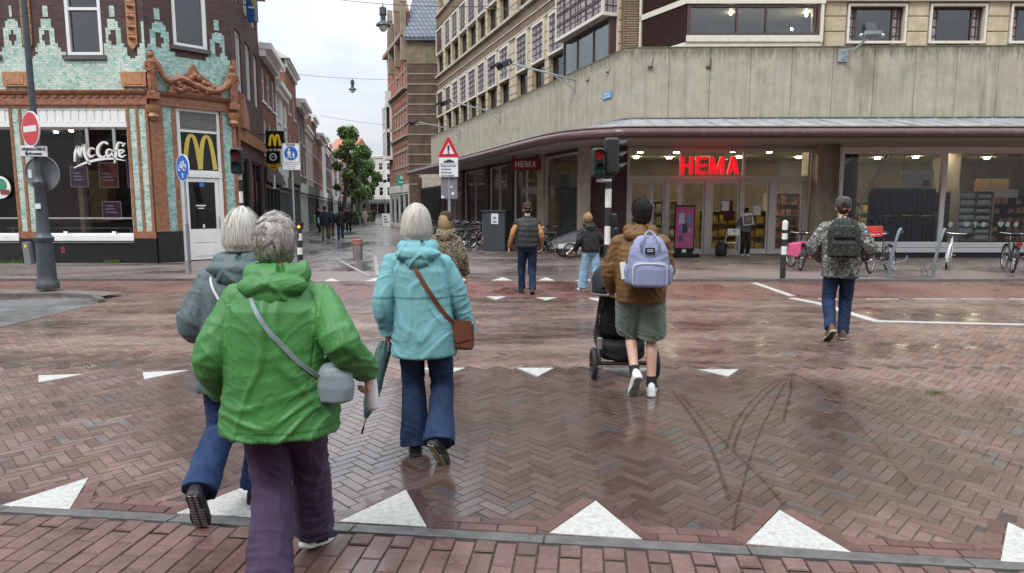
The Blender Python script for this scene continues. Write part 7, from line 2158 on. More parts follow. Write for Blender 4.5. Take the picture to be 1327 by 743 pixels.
def hand_chunks(w, d, nrm, side, curl=.35, s=1.0, grip=0.0):
 """w wrist, d direction of the fingers, nrm palm normal (the way the fingers bend), side: where the thumb sits (unit vector)"""
 d, nrm = Vector(d).normalized(), Vector(nrm); nrm = (nrm - d * nrm.dot(d)).normalized(); sd = Vector(side); sd = (sd - d * sd.dot(d) - nrm * sd.dot(nrm)).normalized()
 out = []
 # palm: flattened tube
 P = [w - d * .03 * s, w + d * .02 * s, w + d * .055 * s, w + d * .088 * s]
 b = MB(); vs, fs = [], []
 for p, (rx, ry) in zip(P, ((.024, .02), (.031, .018), (.041, .017), (.040, .013))):
  for k in range(12):
   a = 2 * math.pi * k / 12; vs.append(p + sd * math.cos(a) * rx * s + nrm * math.sin(a) * ry * s)
 for i in range(3):
  for k in range(12): fs.append((i * 12 + k, i * 12 + (k + 1) % 12, i * 12 + 12 + (k + 1) % 12, i * 12 + 12 + k))
 fs.append(tuple(range(11, -1, -1))); fs.append(tuple(36 + k for k in range(12))); b.add(vs, fs); out.append(b)
 for i, (off, L) in enumerate(((.029, .074), (.010, .084), (-.010, .078), (-.028, .060))):
  base = w + d * (.080 - abs(off) * .15) * s + sd * off * s
  dirn = (d + sd * off * 1.5).normalized(); pts = [base - d * .02 * s, base]
  ang = 0
  for ph, fr in enumerate((.45, .32, .23)):
   ang += (curl + grip) * (1.0, 1.15, .8)[ph] * (1 + .12 * i)
   dd = (dirn * math.cos(ang) + nrm * math.sin(ang)); pts.append(pts[-1] + dd * L * fr * s)
  out.append(chunk_tube(pts, [.0095 * s, .0092 * s, .0085 * s, .0078 * s, .006 * s], 8, 2))
 base = w + d * .022 * s + sd * .026 * s
 t1 = base + (d * .55 + sd * .75 + nrm * .25).normalized() * .038 * s; t2 = t1 + (d * .85 + sd * .3 + nrm * (.35 + grip)).normalized() * .032 * s; t3 = t2 + (d * .9 + nrm * (.4 + grip)).normalized() * .024 * s
 out.append(chunk_tube([base - d * .015 * s, base, t1, t2, t3], [.013 * s, .014 * s, .011 * s, .0098 * s, .007 * s], 8, 2))
 return out
def shoe(parent, ank, pitch, yaw, s, mat, sole, tread=None, high=0.0):
 M = Matrix.Translation(ank) @ Matrix.Rotation(yaw, 4, 'Z') @ Matrix.Rotation(-pitch, 4, 'X')
 prof = [(-.075, .022, .058), (-.065, .033, .085 + high * .5), (-.045, .038, .10 + high), (-.01, .039, .105 + high), (.03, .040, .092 + high * .6), (.06, .042, .070), (.10, .046, .054), (.14, .047, .045), (.17, .042, .038), (.19, .030, .030), (.20, .012, .020)]
 b = MB(); b.M = M; vs, fs = [], []; n = 16
 for (y, w, h) in prof:
  for k in range(n):
   a = 2 * math.pi * k / n
   x = math.cos(a) * w * s; zz = math.sin(a)
   z = (-.062 + (h * (max(0, zz) ** .8)) + (.0 if zz > 0 else .012 * zz)) * 1.0
   if abs(math.cos(a)) < .35 and h > .08: z -= .0
   vs.append((x, y * s, z * s))
 for i in range(len(prof) - 1):
  for k in range(n): fs.append((i * n + k, i * n + (k + 1) % n, (i + 1) * n + (k + 1) % n, (i + 1) * n + k))
 fs.append(tuple(range(n - 1, -1, -1))); fs.append(tuple((len(prof) - 1) * n + k for k in range(n)))
 b.add(vs, fs, True)
 # laces / tongue ridge
 for k in range(4): b.tube([(-.02 * s, (.035 + k * .018) * s, (.028 - k * .009 + high * .4) * s), (.02 * s, (.035 + k * .018) * s, (.028 - k * .009 + high * .4) * s)], .003 * s, 5)
 so = b.build('shoe', mat, parent)
 b = MB(); b.M = M
 out = [(0, -.082), (.028, -.075), (.040, -.05), (.036, 0), (.038, .05), (.048, .10), (.050, .14), (.042, .18), (.022, .205), (0, .21)]
 poly = [(x * s, y * s) for x, y in out] + [(-x * s, y * s) for x, y in out[-2:0:-1]]
 n = len(poly)
 zs = [-.080, -.072, -.055]
 vs = [(x * f, y * f + .0, z * s) for z, f in zip(zs, (.94, 1.0, .99)) for x, y in poly]
 fs = [tuple(range(n - 1, -1, -1)), tuple(2 * n + k for k in range(n))]
 for i in range(2):
  for k in range(n): fs.append((i * n + k, i * n + (k + 1) % n, (i + 1) * n + (k + 1) % n, (i + 1) * n + k))
 b.add(vs, fs)
 sl = b.build('sole', sole, so)
 if tread:
  b = MB(); b.M = M
  for k in range(12):
   y = -.065 + k * .022
   w_ = .022 if k < 5 else .034
   b.box(-w_ * s, -.004 * s, (y - .006) * s, (y + .006) * s, -.0845 * s, -.079 * s); b.box(.004 * s, w_ * s, (y - .006) * s, (y + .006) * s, -.0845 * s, -.079 * s)
  b.build('tread', tread, sl)
 return so
def ribbons(name, paths, width, mat, parent, vals):
 N, K = paths.shape[:2]
 T = np.gradient(paths, axis=1); cen = paths.reshape(-1, 3).mean(0)
 out = paths - cen
 side = np.cross(T, out); side /= np.linalg.norm(side, axis=2, keepdims=True) + 1e-9
 w = width * np.linspace(1, .25, K)[None, :, None]
 V = np.stack([paths - side * w, paths + side * w], axis=2).reshape(-1, 3)
 base = (np.arange(N) * K * 2)[:, None] + (np.arange(K - 1) * 2)[None, :]
 F = np.stack([base, base + 1, base + 3, base + 2], axis=2).reshape(-1, 4)
 me = bpy.data.meshes.new(name)
 me.vertices.add(len(V)); me.vertices.foreach_set('co', V.reshape(-1)); me.loops.add(len(F) * 4); me.loops.foreach_set('vertex_index', F.reshape(-1))
 me.polygons.add(len(F)); me.polygons.foreach_set('loop_start', np.arange(len(F)) * 4); me.polygons.foreach_set('use_smooth', [True] * len(F)); me.update(calc_edges=True)
 me.attributes.new('own', 'FLOAT', 'FACE').data.foreach_set('value', np.repeat(vals, K - 1))
 me.materials.append(mat)
 o = bpy.data.objects.new(name, me); C.objects.link(o); o.parent = parent
 return o
def add_hair(kind, c, hy, mat, parent, s=1.0, n=2200, width=.0022):
 """c: head centre, hy: head yaw"""
 rx, ry, rz = .086 * s, .106 * s, .122 * s
 g = np.random.default_rng(int(abs(c[0] * 1000)) + 5)
 K = 7
 P = []; CV = []
 nc = 230 if kind == 'curly' else 110
 cph = g.uniform(0, 2 * np.pi, nc); cth = np.arccos(g.uniform(-.62, 1, nc)); ca0 = g.uniform(0, 6.28, nc); cv = g.random(nc); clf = g.uniform(0, 1, nc)
 for i in range(n):
  ci = int(g.integers(nc)); CV.append(cv[ci])
  if kind in ('bob', 'long'):
   ph = cph[ci] + g.normal(0, .05)
   front = math.cos(ph - math.pi / 2)               # 1 at the face
   t0 = g.uniform(0, .95); L = {'bob': 1.0, 'long': 1.5}[kind] * (1.0 - .35 * max(0, front))
   tend = (1.15 if front > .55 else 2.0) if kind == 'bob' else (1.15 if front > .55 else 2.2)
   tend *= g.uniform(.90, 1.05) + .03 * math.sin(ph * 15)
   cl_ = math.sin(ph * 9 + 2.1) + math.sin(ph * 17); j = g.normal(0, .03) + .035 * cl_; lift = 1.02 + .05 * clf[ci] + abs(g.normal(0, .025)) + (.09 * g.random() if g.random() < .07 else 0) + .022 * math.sin(ph * 13) + .015 * math.sin(ph * 29)
   pts = []
   for k in range(K):
    th = t0 + (tend - t0) * k / (K - 1)
    p2 = ph + j * k + .05 * math.sin(k * 1.3 + i)
    if th <= 1.5: q = (rx * math.sin(th) * math.cos(p2), ry * math.sin(th) * math.sin(p2), rz * math.cos(th))
    else:
     dz = (th - 1.5) * .155 * L * s; tuck = 1 + .10 * math.sin((th - 1.5) * 4.5) - max(0, th - 1.85) * .9
     q = (rx * math.cos(p2) * tuck, ry * math.sin(p2) * tuck, -dz)
    pts.append([q[0] * lift, q[1] * lift, q[2] * lift])
  elif kind == 'curly':
   th = max(0, cth[ci] + g.normal(0, .05)); ph = cph[ci] + g.normal(0, .05) / max(.25, math.sin(th)); front = math.cos(ph - math.pi / 2)
   if th > 1.1 and front > .45: th = g.uniform(0, 1.1)
   pts = []; a0 = ca0[ci] + g.normal(0, .25); cr_ = g.uniform(.12, .24); lf = 1.03 + clf[ci] * .13 + g.uniform(0, .05)
   for k in range(K):
    f = k / (K - 1); t2 = th + f * .42 + cr_ * .5 * math.sin(a0 + f * 4.5); p2 = ph + cr_ * math.cos(a0 + f * 4.5) / max(.35, math.sin(th))
    r_ = lf + .06 * math.sin(f * math.pi) + .02 * math.sin(a0 + 5 * f)
    pts.append([rx * math.sin(t2) * math.cos(p2) * r_, ry * math.sin(t2) * math.sin(p2) * r_, rz * math.cos(t2) * r_])
  else:   # short crop
   ph = g.uniform(0, 2 * np.pi); th = max(0, min(2.05, cth[ci] + g.normal(0, .08))); ph = cph[ci] + g.normal(0, .1); front = math.cos(ph - math.pi / 2)
   if th > 1.05 and front > .4: th = g.uniform(0, 1.0)
   pts = []; dp = g.normal(0, .12); lf = 1.0
   for k in range(K):
    f = k / (K - 1); t2 = th + f * .28; p2 = ph + dp * f
    r_ = .95 + (.10 + .12 * clf[ci]) * f * (1 - .4 * f) * (1.1 if th < 1.2 else .3)
    pts.append([rx * math.sin(t2) * math.cos(p2) * r_, ry * math.sin(t2) * math.sin(p2) * r_, rz * math.cos(t2) * r_])
  P.append(pts)
 P = np.array(P)
 ca, sa = math.cos(hy), math.sin(hy)
 Rm = np.array([[ca, -sa, 0], [sa, ca, 0], [0, 0, 1]])
 P = P @ Rm.T + np.array(c)
 vals = np.clip(g.beta(2.2, 2.0, n) * .55 + np.array(CV) * .45, 0, 1)
 o = ribbons('hair', P, width * s, mat, parent, vals)
 # the mass of hair under the top strands
 ch = [chunk_ell((0, -.008 * s, .018 * s), (rx * .93, ry * .95, rz * .86)), chunk_ell((0, -.045 * s, -.045 * s), (rx * .72, ry * .45, rz * .52))]
 if kind == 'bob': ch = [chunk_ell((0, -.012, 0), (rx * 1.03, ry * .98, rz * 1.02)), chunk_rings([(0, -.03 * s, -.10 * s, rx * .90, ry * .72), (0, -.028 * s, -.05 * s, rx * 1.0, ry * .80), (0, -.02 * s, 0, rx * 1.0, ry * .9)])]
 if kind == 'curly': ch = [chunk_ell((0, -.008, .002), (rx * 1.06, ry * 1.02, rz * 1.05)), chunk_rings([(0, -.035 * s, -.085 * s, rx * .72, ry * .58), (0, -.02 * s, -.02 * s, rx * 1.0, ry * .85)])]
 if kind == 'long': ch = [chunk_ell((0, -.012, 0), (rx * 1.03, ry * .98, rz * 1.02)), chunk_rings([(0, -.05 * s, -.20 * s, rx * .75, ry * .5), (0, -.04 * s, -.1 * s, rx * .95, ry * .7), (0, -.02 * s, 0, rx * 1.0, ry * .9)])]
 for b in ch: b.v = [tuple(np.array(v) @ Rm.T + np.array(c)) for v in b.v]
 u = fuse('hair_mass', ch, .009, mat, parent, 2, folds=(lambda p: .006 * nz3(p.x * 60, p.y * 60, p.z * 25)) if kind == 'curly' else None)
 u.data.attributes.new('own', 'FLOAT', 'FACE').data.foreach_set('value', np.clip(g.normal(.22, .08, len(u.data.polygons)), 0, 1))
 u.parent = o
 return o
def person(label, loc, heading, H, P, outfit, voxel=.009, cat='person'):
 """P: pose in metres for a 1.70 m body, x right, y ahead, z up. Limb ends are given, joints between come from the bone lengths."""
 s = H / 1.70
 r = empty('person', (loc[0], loc[1], 0), heading, label, cat, P.get('group'))
 V = lambda p: Vector(p) * s
 pel = V(P.get('pelvis', (0, 0, .93))); neck = V(P.get('neck', (0, .02, 1.41)))
 hd = V(P.get('head', tuple(Vector(P.get('neck', (0, .02, 1.41))) + Vector((0, .03, .165)))))
 sw_ = P.get('shoulder', .17) * .90 * s; hy = P.get('head_yaw', 0)
 shl = {}; elb = {}; wri = {}; hip = {}; kne = {}; ank = {}
 tw = P.get('twist', 0)
 for sd, k in ((-1, 'L'), (1, 'R')):
  shl[k] = neck + Vector((sd * sw_ * math.cos(tw), sd * sw_ * math.sin(tw), -.068 * s))
  wri[k] = V(P['wrist' + k]); elb[k] = ik(shl[k], wri[k], .285 * s, .25 * s, P.get('elbow' + k, (sd * .25, -1, -.2)))
  if (wri[k] - shl[k]).length > .533 * s: wri[k] = shl[k] + (wri[k] - shl[k]).normalized() * .533 * s
  hip[k] = pel + Vector((sd * .088 * s, 0, -.02 * s)); ank[k] = V(P['ankle' + k]); kne[k] = ik(hip[k], ank[k], .43 * s, .42 * s, P.get('knee' + k, (sd * .08, 1, 0)))
 # ---- one continuous body
 ch = []
 lerp = lambda t: pel.lerp(neck, t)
 rings = [(-.12, .13, .095), (0, .155, .11), (.2, .145, .105), (.4, .135, .10), (.65, .15, .11), (.85, .15, .10), (.97, .10, .075), (1.04, .055, .055)]
 ch.append(chunk_rings([(lerp(t).x, lerp(t).y, lerp(t).z, a * s, b * s) for t, a, b in rings]))
 ch.append(chunk_tube([neck - Vector((0, 0, .04 * s)), neck.lerp(hd, .5), hd - Vector((0, 0, .03 * s))], [.056 * s, .050 * s, .055 * s], 14, 2))
 Hm = Matrix.Translation(hd) @ Matrix.Rotation(hy, 4, 'Z') @ Matrix.Rotation(-P.get('nod', 0), 4, 'X')
 hc = [chunk_ell((0, -.008 * s, .012 * s), (.073 * s, .092 * s, .10 * s)), chunk_ell((0, .028 * s, -.045 * s), (.053 * s, .060 * s, .062 * s)), chunk_ell((0, .088 * s, -.02 * s), (.013 * s, .020 * s, .024 * s)), chunk_ell((0, .075 * s, -.06 * s), (.024 * s, .014 * s, .012 * s)), chunk_ell((0, .072 * s, .012 * s), (.05 * s, .018 * s, .012 * s))]
 for sd in (-1, 1): hc.append(chunk_ell((sd * .077 * s, -.005 * s, -.012 * s), (.010 * s, .020 * s, .032 * s)))
 for b in hc: b.v = [tuple(Hm @ Vector(v)) for v in b.v]
 ch += hc
 tl_ = outfit.get('thick', 1.0)
 for sd, k in ((-1, 'L'), (1, 'R')):
  ch.append(chunk_tube([shl[k] - Vector((sd * .05 * s, 0, .01 * s)), shl[k] + Vector((0, 0, -.02 * s)), elb[k], wri[k]], [.036 * s, .044 * s, .036 * s, .026 * s], 12, 3))
  ch.append(chunk_tube([hip[k], hip[k].lerp(kne[k], .5), kne[k], kne[k].lerp(ank[k], .3) + Vector((0, -.012 * s, 0)), kne[k].lerp(ank[k], .7), ank[k]], [.085 * s * tl_, .068 * s * tl_, .046 * s, .050 * s, .040 * s, .032 * s], 14, 3))
  ch.append(chunk_ell(ank[k], (.035 * s, .04 * s, .035 * s), 12, 8))
 skin = outfit.get('skin', M_skin)
 body = fuse('body', ch, voxel * .9, skin, r, 2)
 # hands are grown finer, then joined to the same mesh
 hch = []
 for sd, k in ((-1, 'L'), (1, 'R')):
  d = P.get('hand' + k) or tuple((wri[k] - elb[k]).normalized() * .8 + Vector((0, .1, -.4)))
  hch += hand_chunks(wri[k], d, P.get('palm' + k, (-sd, .25, 0)), P.get('thumb' + k, (-sd * .2, 1, 0)), P.get('curl' + k, .32), s, P.get('grip' + k, 0))
 hands = fuse('hands', hch, min(voxel * .45, .0045), skin, r, 1)
 bm_ = bmesh.new(); bm_.from_mesh(body.data); bm_.from_mesh(hands.data); bm_.to_mesh(body.data); bm_.free()
 for p in body.data.polygons: p.use_smooth = True
 hm_ = hands.data; bpy.data.objects.remove(hands); bpy.data.meshes.remove(hm_)
 # eyes and brows
 for sd in (-1, 1):
  e = MB(); e.M = Hm; e.ball((sd * .031 * s, .074 * s, .0 * s), .012 * s, 10, 8); e.build('eye', M_signwhite, body)
  e = MB(); e.M = Hm; e.ball((sd * .031 * s, .0855 * s, .0 * s), .0052 * s, 8, 6); e.build('pupil', M_black_text, body)
 # ---- trousers
 T = outfit['trousers']
 ch = []
 ch.append(chunk_rings([(pel.x, pel.y, pel.z + z * s, a * s, b * s) for z, a, b in ((-.14, .10, .09), (-.10, .150 * tl_, .115 * tl_), (0, .17 * tl_, .13 * tl_), (.08, .16 * tl_, .12 * tl_), (.14, .15 * tl_, .11 * tl_))]))
 rt, rk, rc, rh = T['r']
 for sd, k in ((-1, 'L'), (1, 'R')):
  a, b, c = hip[k] - Vector((0, 0, .02 * s)), kne[k], ank[k]
  if T.get('short'):
   e = b + Vector((0, 0, .02 * s)); ch.append(chunk_tube([a, a.lerp(e, .5), e], [rt * s, (rt + rk) / 2 * s, rk * s], 18, 4))
  else:
   d = (c - b).normalized(); e = c + d * T.get('drop', .01) * s
   ch.append(chunk_tube([a, a.lerp(b, .5), b, b.lerp(e, .45), e], [rt * s, (rt * .55 + rk * .45) * s, rk * s, rc * s, rh * s], 18, 4))
 tro = fuse('shorts' if T.get('short') else 'trousers', ch, voxel, T['mat'], r, 3, folds_trousers(T.get('fold', .006), seed=loc[0] * 3))
 # ---- jacket
 J = outfit['jacket']
 ch = []
 rg = []
 for (t, a, b, *o_) in J['rings']:
  if t < 0: c = pel + Vector((J.get('hem_x', 0) * (-t), J.get('hem_y', 0) * (-t), t * (neck.z - pel.z)))
  else: c = lerp(t)
  oy = o_[0] if o_ else 0
  rg.append((c.x, c.y + oy * s, c.z, a * s, b * s))
 ch.append(chunk_rings(rg, 36))
 sr = J['sleeve']
 for sd, k in ((-1, 'L'), (1, 'R')):
  ch.append(chunk_tube([neck + Vector((sd * .03 * s, 0, -.035 * s)), neck.lerp(shl[k], .6) + Vector((0, 0, -.015 * s)), shl[k] + Vector((0, 0, -.025 * s))], [.062 * s, .062 * s, sr[0] * .82 * s], 14, 3))
  ch.append(chunk_ell(shl[k] + Vector((0, 0, -.02 * s)), (sr[0] * .88 * s,) * 3))
  if not J.get('sleeveless'):
   w_end = wri[k] + (wri[k] - elb[k]).normalized() * J.get('cuff_drop', -.005) * s
   ch.append(chunk_tube([shl[k] + Vector((0, 0, -.02 * s)), shl[k].lerp(elb[k], .5), elb[k], elb[k].lerp(w_end, .6), w_end], [sr[0] * .86 * s, (sr[0] * .6 + sr[1] * .4) * .95 * s, sr[1] * s, (sr[1] + sr[2]) / 2 * s, sr[2] * s], 16, 4))
 hemz = rg[0][2]
 jk = fuse(J.get('name', 'jacket'), ch, voxel * .9, J['mat'], r, 3, folds_jacket(J.get('fold', .007), seed=loc[0] * 7 + loc[1], quilt=J.get('quilt'), steps=[(z * s, d_) for z, d_ in J.get('steps', ())], hem=hemz if J.get('hemband') else None))
 if 'under' in outfit:     # sleeves and hem of the garment under a waistcoat
  ch = []
  for sd, k in ((-1, 'L'), (1, 'R')):
   ch.append(chunk_tube([shl[k] - Vector((sd * .04 * s, 0, .02 * s)), shl[k].lerp(elb[k], .5), elb[k], wri[k]], [.056 * s, .058 * s, .052 * s, .036 * s], 14, 4))
  ch.append(chunk_rings([(pel.x, pel.y, pel.z - .09 * s, .155 * s, .12 * s), (pel.x, pel.y, pel.z + .3 * s, .15 * s, .115 * s)]))
  fuse('shirt', ch, voxel, outfit['under'], r, 3, folds_jacket(.006, seed=3.3))
 if J.get('hood'):
  hb, hr = J['hood']; pts, rr = [], []
  for k in range(13):
   a = math.pi * (-.18 + 1.36 * k / 12); bk_ = max(0, math.sin(a))
   pts.append(neck + Vector((-.095 * math.cos(a) * (1 + .35 * bk_), .045 - .120 * math.sin(a), .05 - .04 * bk_)) * s); rr.append(((.028 + (hr - .028) * bk_) * s, (.03 + (hb - .03) * bk_) * s))
  ch = [chunk_tube(pts, rr, 14, 2), chunk_ell(neck + Vector((0, -.10, -.015)) * s, (.150 * s, hr * s * .95, hb * s * .85)), chunk_ell(neck + Vector((0, -.115, -.06)) * s, (.085 * s, hr * s * .75, hb * s * .9)), chunk_tube([neck + Vector((0, .0, -.04)) * s, neck + Vector((0, .012, .035)) * s], [.10 * s, .072 * s], 16, 0)]
  fuse('hood', ch, voxel * .8, J['mat'], jk, 3, folds_jacket(.008, seed=loc[0] * 3 + 1.7))
 elif J.get('collar'):
  ch = [chunk_tube([neck + Vector((0, -.005, -.04)) * s, neck + Vector((0, .0, .045)) * s], [.088 * s, .066 * s], 16, 0)]
  fuse('collar', ch, voxel * .8, J['mat'], jk, 2)
 # ---- shoes, hair, hat
 S = outfit['shoes']
 for k, sd in (('L', 1), ('R', -1)):
  shoe(r, ank[k], P.get('pitch' + k, 0), P.get('yaw' + k, sd * .1), s * S.get('s', 1), S['mat'], S['sole'], S.get('tread'), S.get('high', 0))
  if S.get('sock'):
   b = chunk_tube([ank[k] + Vector((0, 0, -.02)), ank[k] + (kne[k] - ank[k]).normalized() * .085 * s], [.045 * s, .043 * s], 14, 0); mb = MB(); mb.add(b.v, b.f, True); mb.build('sock', S['sock'], r)
 hp = Hm @ Vector((0, -.006 * s, .012 * s))
 if outfit.get('hair'):
  k_, m_, n_ = outfit['hair']; add_hair(k_, hp, hy, m_, r, s * outfit.get('hair_s', 1.0), n_, outfit.get('hair_w', .0022))
 if outfit.get('cap'):
  b = MB(); b.M = Hm; b.lathe([(.091 * s, -.012), (.093 * s, .0), (.092 * s, .04), (.082 * s, .08), (.055 * s, .108), (.015 * s, .118)], (0, -.005 * s, .022 * s), 22)
  b.tube([(-.03 * s, -.094 * s, .028 * s), (0, -.099 * s, .022 * s), (.03 * s, -.094 * s, .028 * s)], .006, 6)
  co_ = b.build('cap', outfit['cap'], r)
  b = MB(); b.M = Hm; b.prism([(-.07 * s, .05 * s), (-.065 * s, .12 * s), (-.03 * s, .155 * s), (.03 * s, .155 * s), (.065 * s, .12 * s), (.07 * s, .05 * s)], 'z', .012 * s, .022 * s); b.build('peak', outfit['cap'], co_)
  if outfit.get('cap_patch'):
   b = MB(); b.M = Hm; b.box(-.022 * s, .022 * s, -.106 * s, -.098 * s, .03 * s, .045 * s); b.build('cap_patch', outfit['cap_patch'], co_)
 r['_s'] = s
 joints = dict(shl=shl, elb=elb, wri=wri, neck=neck, pel=pel, head=hd, kne=kne, ank=ank)
 return r, jk, joints
def surf_back(objs, x, z, off=.006, y0=-1.2, direction=(0, 1, 0)):
 best = None
 for bv in objs:
  h = bv.ray_cast(Vector((x, y0, z)), Vector(direction))
  if h[0] is not None and (best is None or h[0].y < best.y): best = h[0]
 return (best - Vector((0, off, 0))) if best is not None else Vector((x, -.15, z))
def bvh(o): return BVHTree.FromPolygons([v.co for v in o.data.vertices], [tuple(p.vertices) for p in o.data.polygons])
def strap(parent, jk, pts, w, mat, name='strap', th=.004):
 bv = [bvh(jk)]; Q = []
 for (a, b) in zip(pts, pts[1:]):
  for k in range(10):
   f = k / 10; x, z = a[0] + (b[0] - a[0]) * f, a[1] + (b[1] - a[1]) * f; Q.append(surf_back(bv, x, z))
 Q.append(surf_back(bv, *pts[-1]))
 for _ in range(3): Q = [Q[0]] + [(Q[i - 1] + Q[i] * 2 + Q[i + 1]) / 4 for i in range(1, len(Q) - 1)] + [Q[-1]]
 Q = [q - Vector((0, .003, 0)) for q in Q]
 vs, fs = [], []
 for i, p in enumerate(Q):
  d = (Q[min(i + 1, len(Q) - 1)] - Q[max(i - 1, 0)]).normalized(); sd = d.cross(Vector((0, 1, 0))).normalized() * w / 2
  for yy in (-th, th): vs += [p + sd + Vector((0, yy, 0)), p - sd + Vector((0, yy, 0))]
 for i in range(len(Q) - 1):
  a, b = i * 4, i * 4 + 4; fs += [(a, a + 1, b + 1, b), (a + 2, b + 2, b + 3, a + 3), (a, b, b + 2, a + 2), (a + 1, a + 3, b + 3, b + 1)]
 m = MB(); m.add(vs, fs); return m.build(name, mat, parent)
# ---- fabrics
C_green = cloth('green_rain_fabric', (.047, .175, .042), .5, var=.08, bump=.6, bscale=38, spec=.35)
C_teal = cloth('turquoise_rain_fabric', (.15, .345, .365), .62, var=.06, bump=.4, bscale=45)
C_slate = cloth('slate_rain_fabric', (.085, .12, .125), .5, var=.1, bump=.4, bscale=45)
C_purple = cloth('purple_trouser_cloth', (.062, .042, .082), .85, var=.08)
def denim(name, a, b):
 m, t = newmat(name, .85, 0, .2)
 v = t.coords(scale=(1, 1, .5)); n = t.noise(v, 7, 5, .6); n2 = t.noise(t.coords(scale=(240, 240, 30)), 1, 2)
 c = t.mix(1.0, t.ramp(n, [(.35, a), (.68, b)]), t.ramp(n2, [(.3, .8), (.7, 1.2)]), 'MULTIPLY'); t.link(c, t.p.inputs['Base Color']); t.bump(n2, .3, .002); return m
C_denim = denim('dark_denim', (.012, .022, .052), (.026, .048, .105))
C_denimb = denim('blue_denim', (.014, .028, .075), (.03, .06, .14))
C_denimn = denim('navy_denim', (.010, .018, .045), (.02, .035, .08))
C_denimk = denim('black_denim', (.012, .016, .028), (.025, .032, .05))
C_denimp = denim('pale_denim', (.20, .36, .50), (.36, .52, .66))
C_brownq = cloth('brown_quilted_fabric', (.135, .068, .022), .5, var=.15, bump=.2)
C_shorts = cloth('sage_shorts_cloth', (.16, .21, .17), .85)
C_black = cloth('black_jacket_fabric', (.016, .016, .018), .55)
C_char = cloth('charcoal_padded_fabric', (.028, .027, .029), .5)
C_tan = cloth('tan_sleeve_fabric', (.36, .17, .065), .75)
C_camo = camo('grey_camouflage', [(.10, .10, .088), (.19, .19, .165), (.06, .06, .052), (.34, .35, .32)], 17)
C_camo2 = camo('brown_camouflage', [(.10, .08, .05), (.20, .16, .11), (.04, .035, .025), (.27, .22, .16)], 22)
C_camod = camo('dark_camouflage', [(.022, .026, .022), (.04, .045, .037), (.012, .014, .013), (.06, .062, .055)], 22)
S_black = cloth('black_shoe', (.018, .018, .02), .5); S_white = cloth('white_shoe', (.62, .62, .60), .5); S_sole = pm('white_sole', (.58, .58, .55), .6, var=.1)
S_dsole = pm('dark_sole', (.03, .03, .03), .7); S_tread = pm('grey_tread', (.22, .22, .22), .7); S_boot = cloth('brown_boot', (.12, .07, .045), .7); S_bsole = pm('tan_sole', (.38, .30, .22), .7)
S_tan = pm('cream_tread', (.50, .42, .28), .7)
R_FLARE = [(-.42, .215, .17), (-.38, .22, .175), (-.15, .212, .17), (0, .205, .165), (.25, .195, .155), (.5, .19, .15), (.72, .182, .14), (.86, .15, .12), (.96, .11, .09), (1.03, .08, .07)]
# ================= the woman in green
gl, gj, J_ = person('woman in a bright green rain jacket and purple trousers, nearest to the camera', (-.985, 2.74), R(5), 1.66,
 dict(pelvis=(0, -.02, .92), neck=(-.005, .03, 1.40), head=(-.02, .085, 1.555), head_yaw=R(-8), nod=R(-12), shoulder=.19,
  wristL=(-.285, .10, .885), elbowL=(-.2, -1, 0), wristR=(.365, .02, .99), elbowR=(.25, -1, -.3), handR=(.18, .12, -1), palmR=(-1, .2, 0), thumbR=(-.1, 1, .2), gripR=.55,
  ankleL=(-.055, -.12, .085), ankleR=(.045, .31, .115), pitchR=R(18), yawR=R(-22), kneeL=(0, 1, 0)),
 dict(thick=1.12, jacket=dict(mat=C_green, rings=[(-.36, .245, .195, -.01), (-.33, .252, .205, -.01), (-.1, .24, .195), (.1, .232, .185), (.35, .225, .175, -.01), (.6, .215, .165, -.02), (.76, .195, .15, -.025), (.87, .155, .125, -.02), (.96, .11, .09), (1.03, .08, .07)],
     sleeve=(.088, .078, .056), hood=(.072, .075), fold=.009, hemband=True, cuff_drop=.0),
  trousers=dict(mat=C_purple, r=(.10, .084, .092, .104), fold=.007, drop=-.012), shoes=dict(mat=S_black, sole=S_sole, tread=S_tread), hair=('curly', H_grey, 5200), hair_s=.90, hair_w=.0021), voxel=.006)
M_bag = pm('grey_blue_leather', (.20, .25, .27), .4, var=.1, bump=.25, bscale=160)
strap(gl, gj, [(-.10, 1.34), (.0, 1.19), (.11, 1.06), (.19, .98)], .017, M_bag, 'bag_strap')
hb_ = empty('handbag', (-.985 + .245, 2.74 - .09, .87), R(-15), 'small grey blue leather handbag hanging at the green jacket', 'handbag')
fuse('bag_body', [chunk_rings([(0, 0, 0, .055, .035), (0, 0, .012, .082, .05), (0, 0, .07, .092, .056), (0, 0, .12, .084, .05), (0, 0, .15, .062, .036), (0, 0, .163, .035, .02)])], .006, M_bag, hb_, 2, folds_jacket(.0025, 6.1))
m = MB(); m.tube(smooth_pts([(-.045, 0, .14), (-.04, 0, .18), (0, 0, .205), (.04, 0, .18), (.045, 0, .14)], 4), .006, 8); m.build('bag_handle', M_bag, hb_)
m = MB(); m.tube([(-.06, 0, .135), (.06, 0, .135)], .004, 6); m.tube([(-.05, -.01, .13), (-.05, -.02, .10)], .004, 6); m.build('zip', pm('brass', (.45, .30, .10), .3, metal=.9), hb_)
w = Vector((-.985, 2.74, 0)) + Matrix.Rotation(R(5), 3, 'Z') @ J_['wri']['R']
m = MB(); m.tube([(0, 0, .05), (.002, .0, -.02), (.006, 0, -.09)], [.024, .030, .027], 14); m.ball((.006, 0, -.085), .026, 12, 6)
o = m.build('paper_napkin', pm('crumpled_paper', (.62, .60, .61), .8, var=.08, bump=.9, bscale=45), label='crumpled white paper napkin held in the hand of the woman in green', cat='napkin'); o.location = w + Vector((.012, .012, -.075))
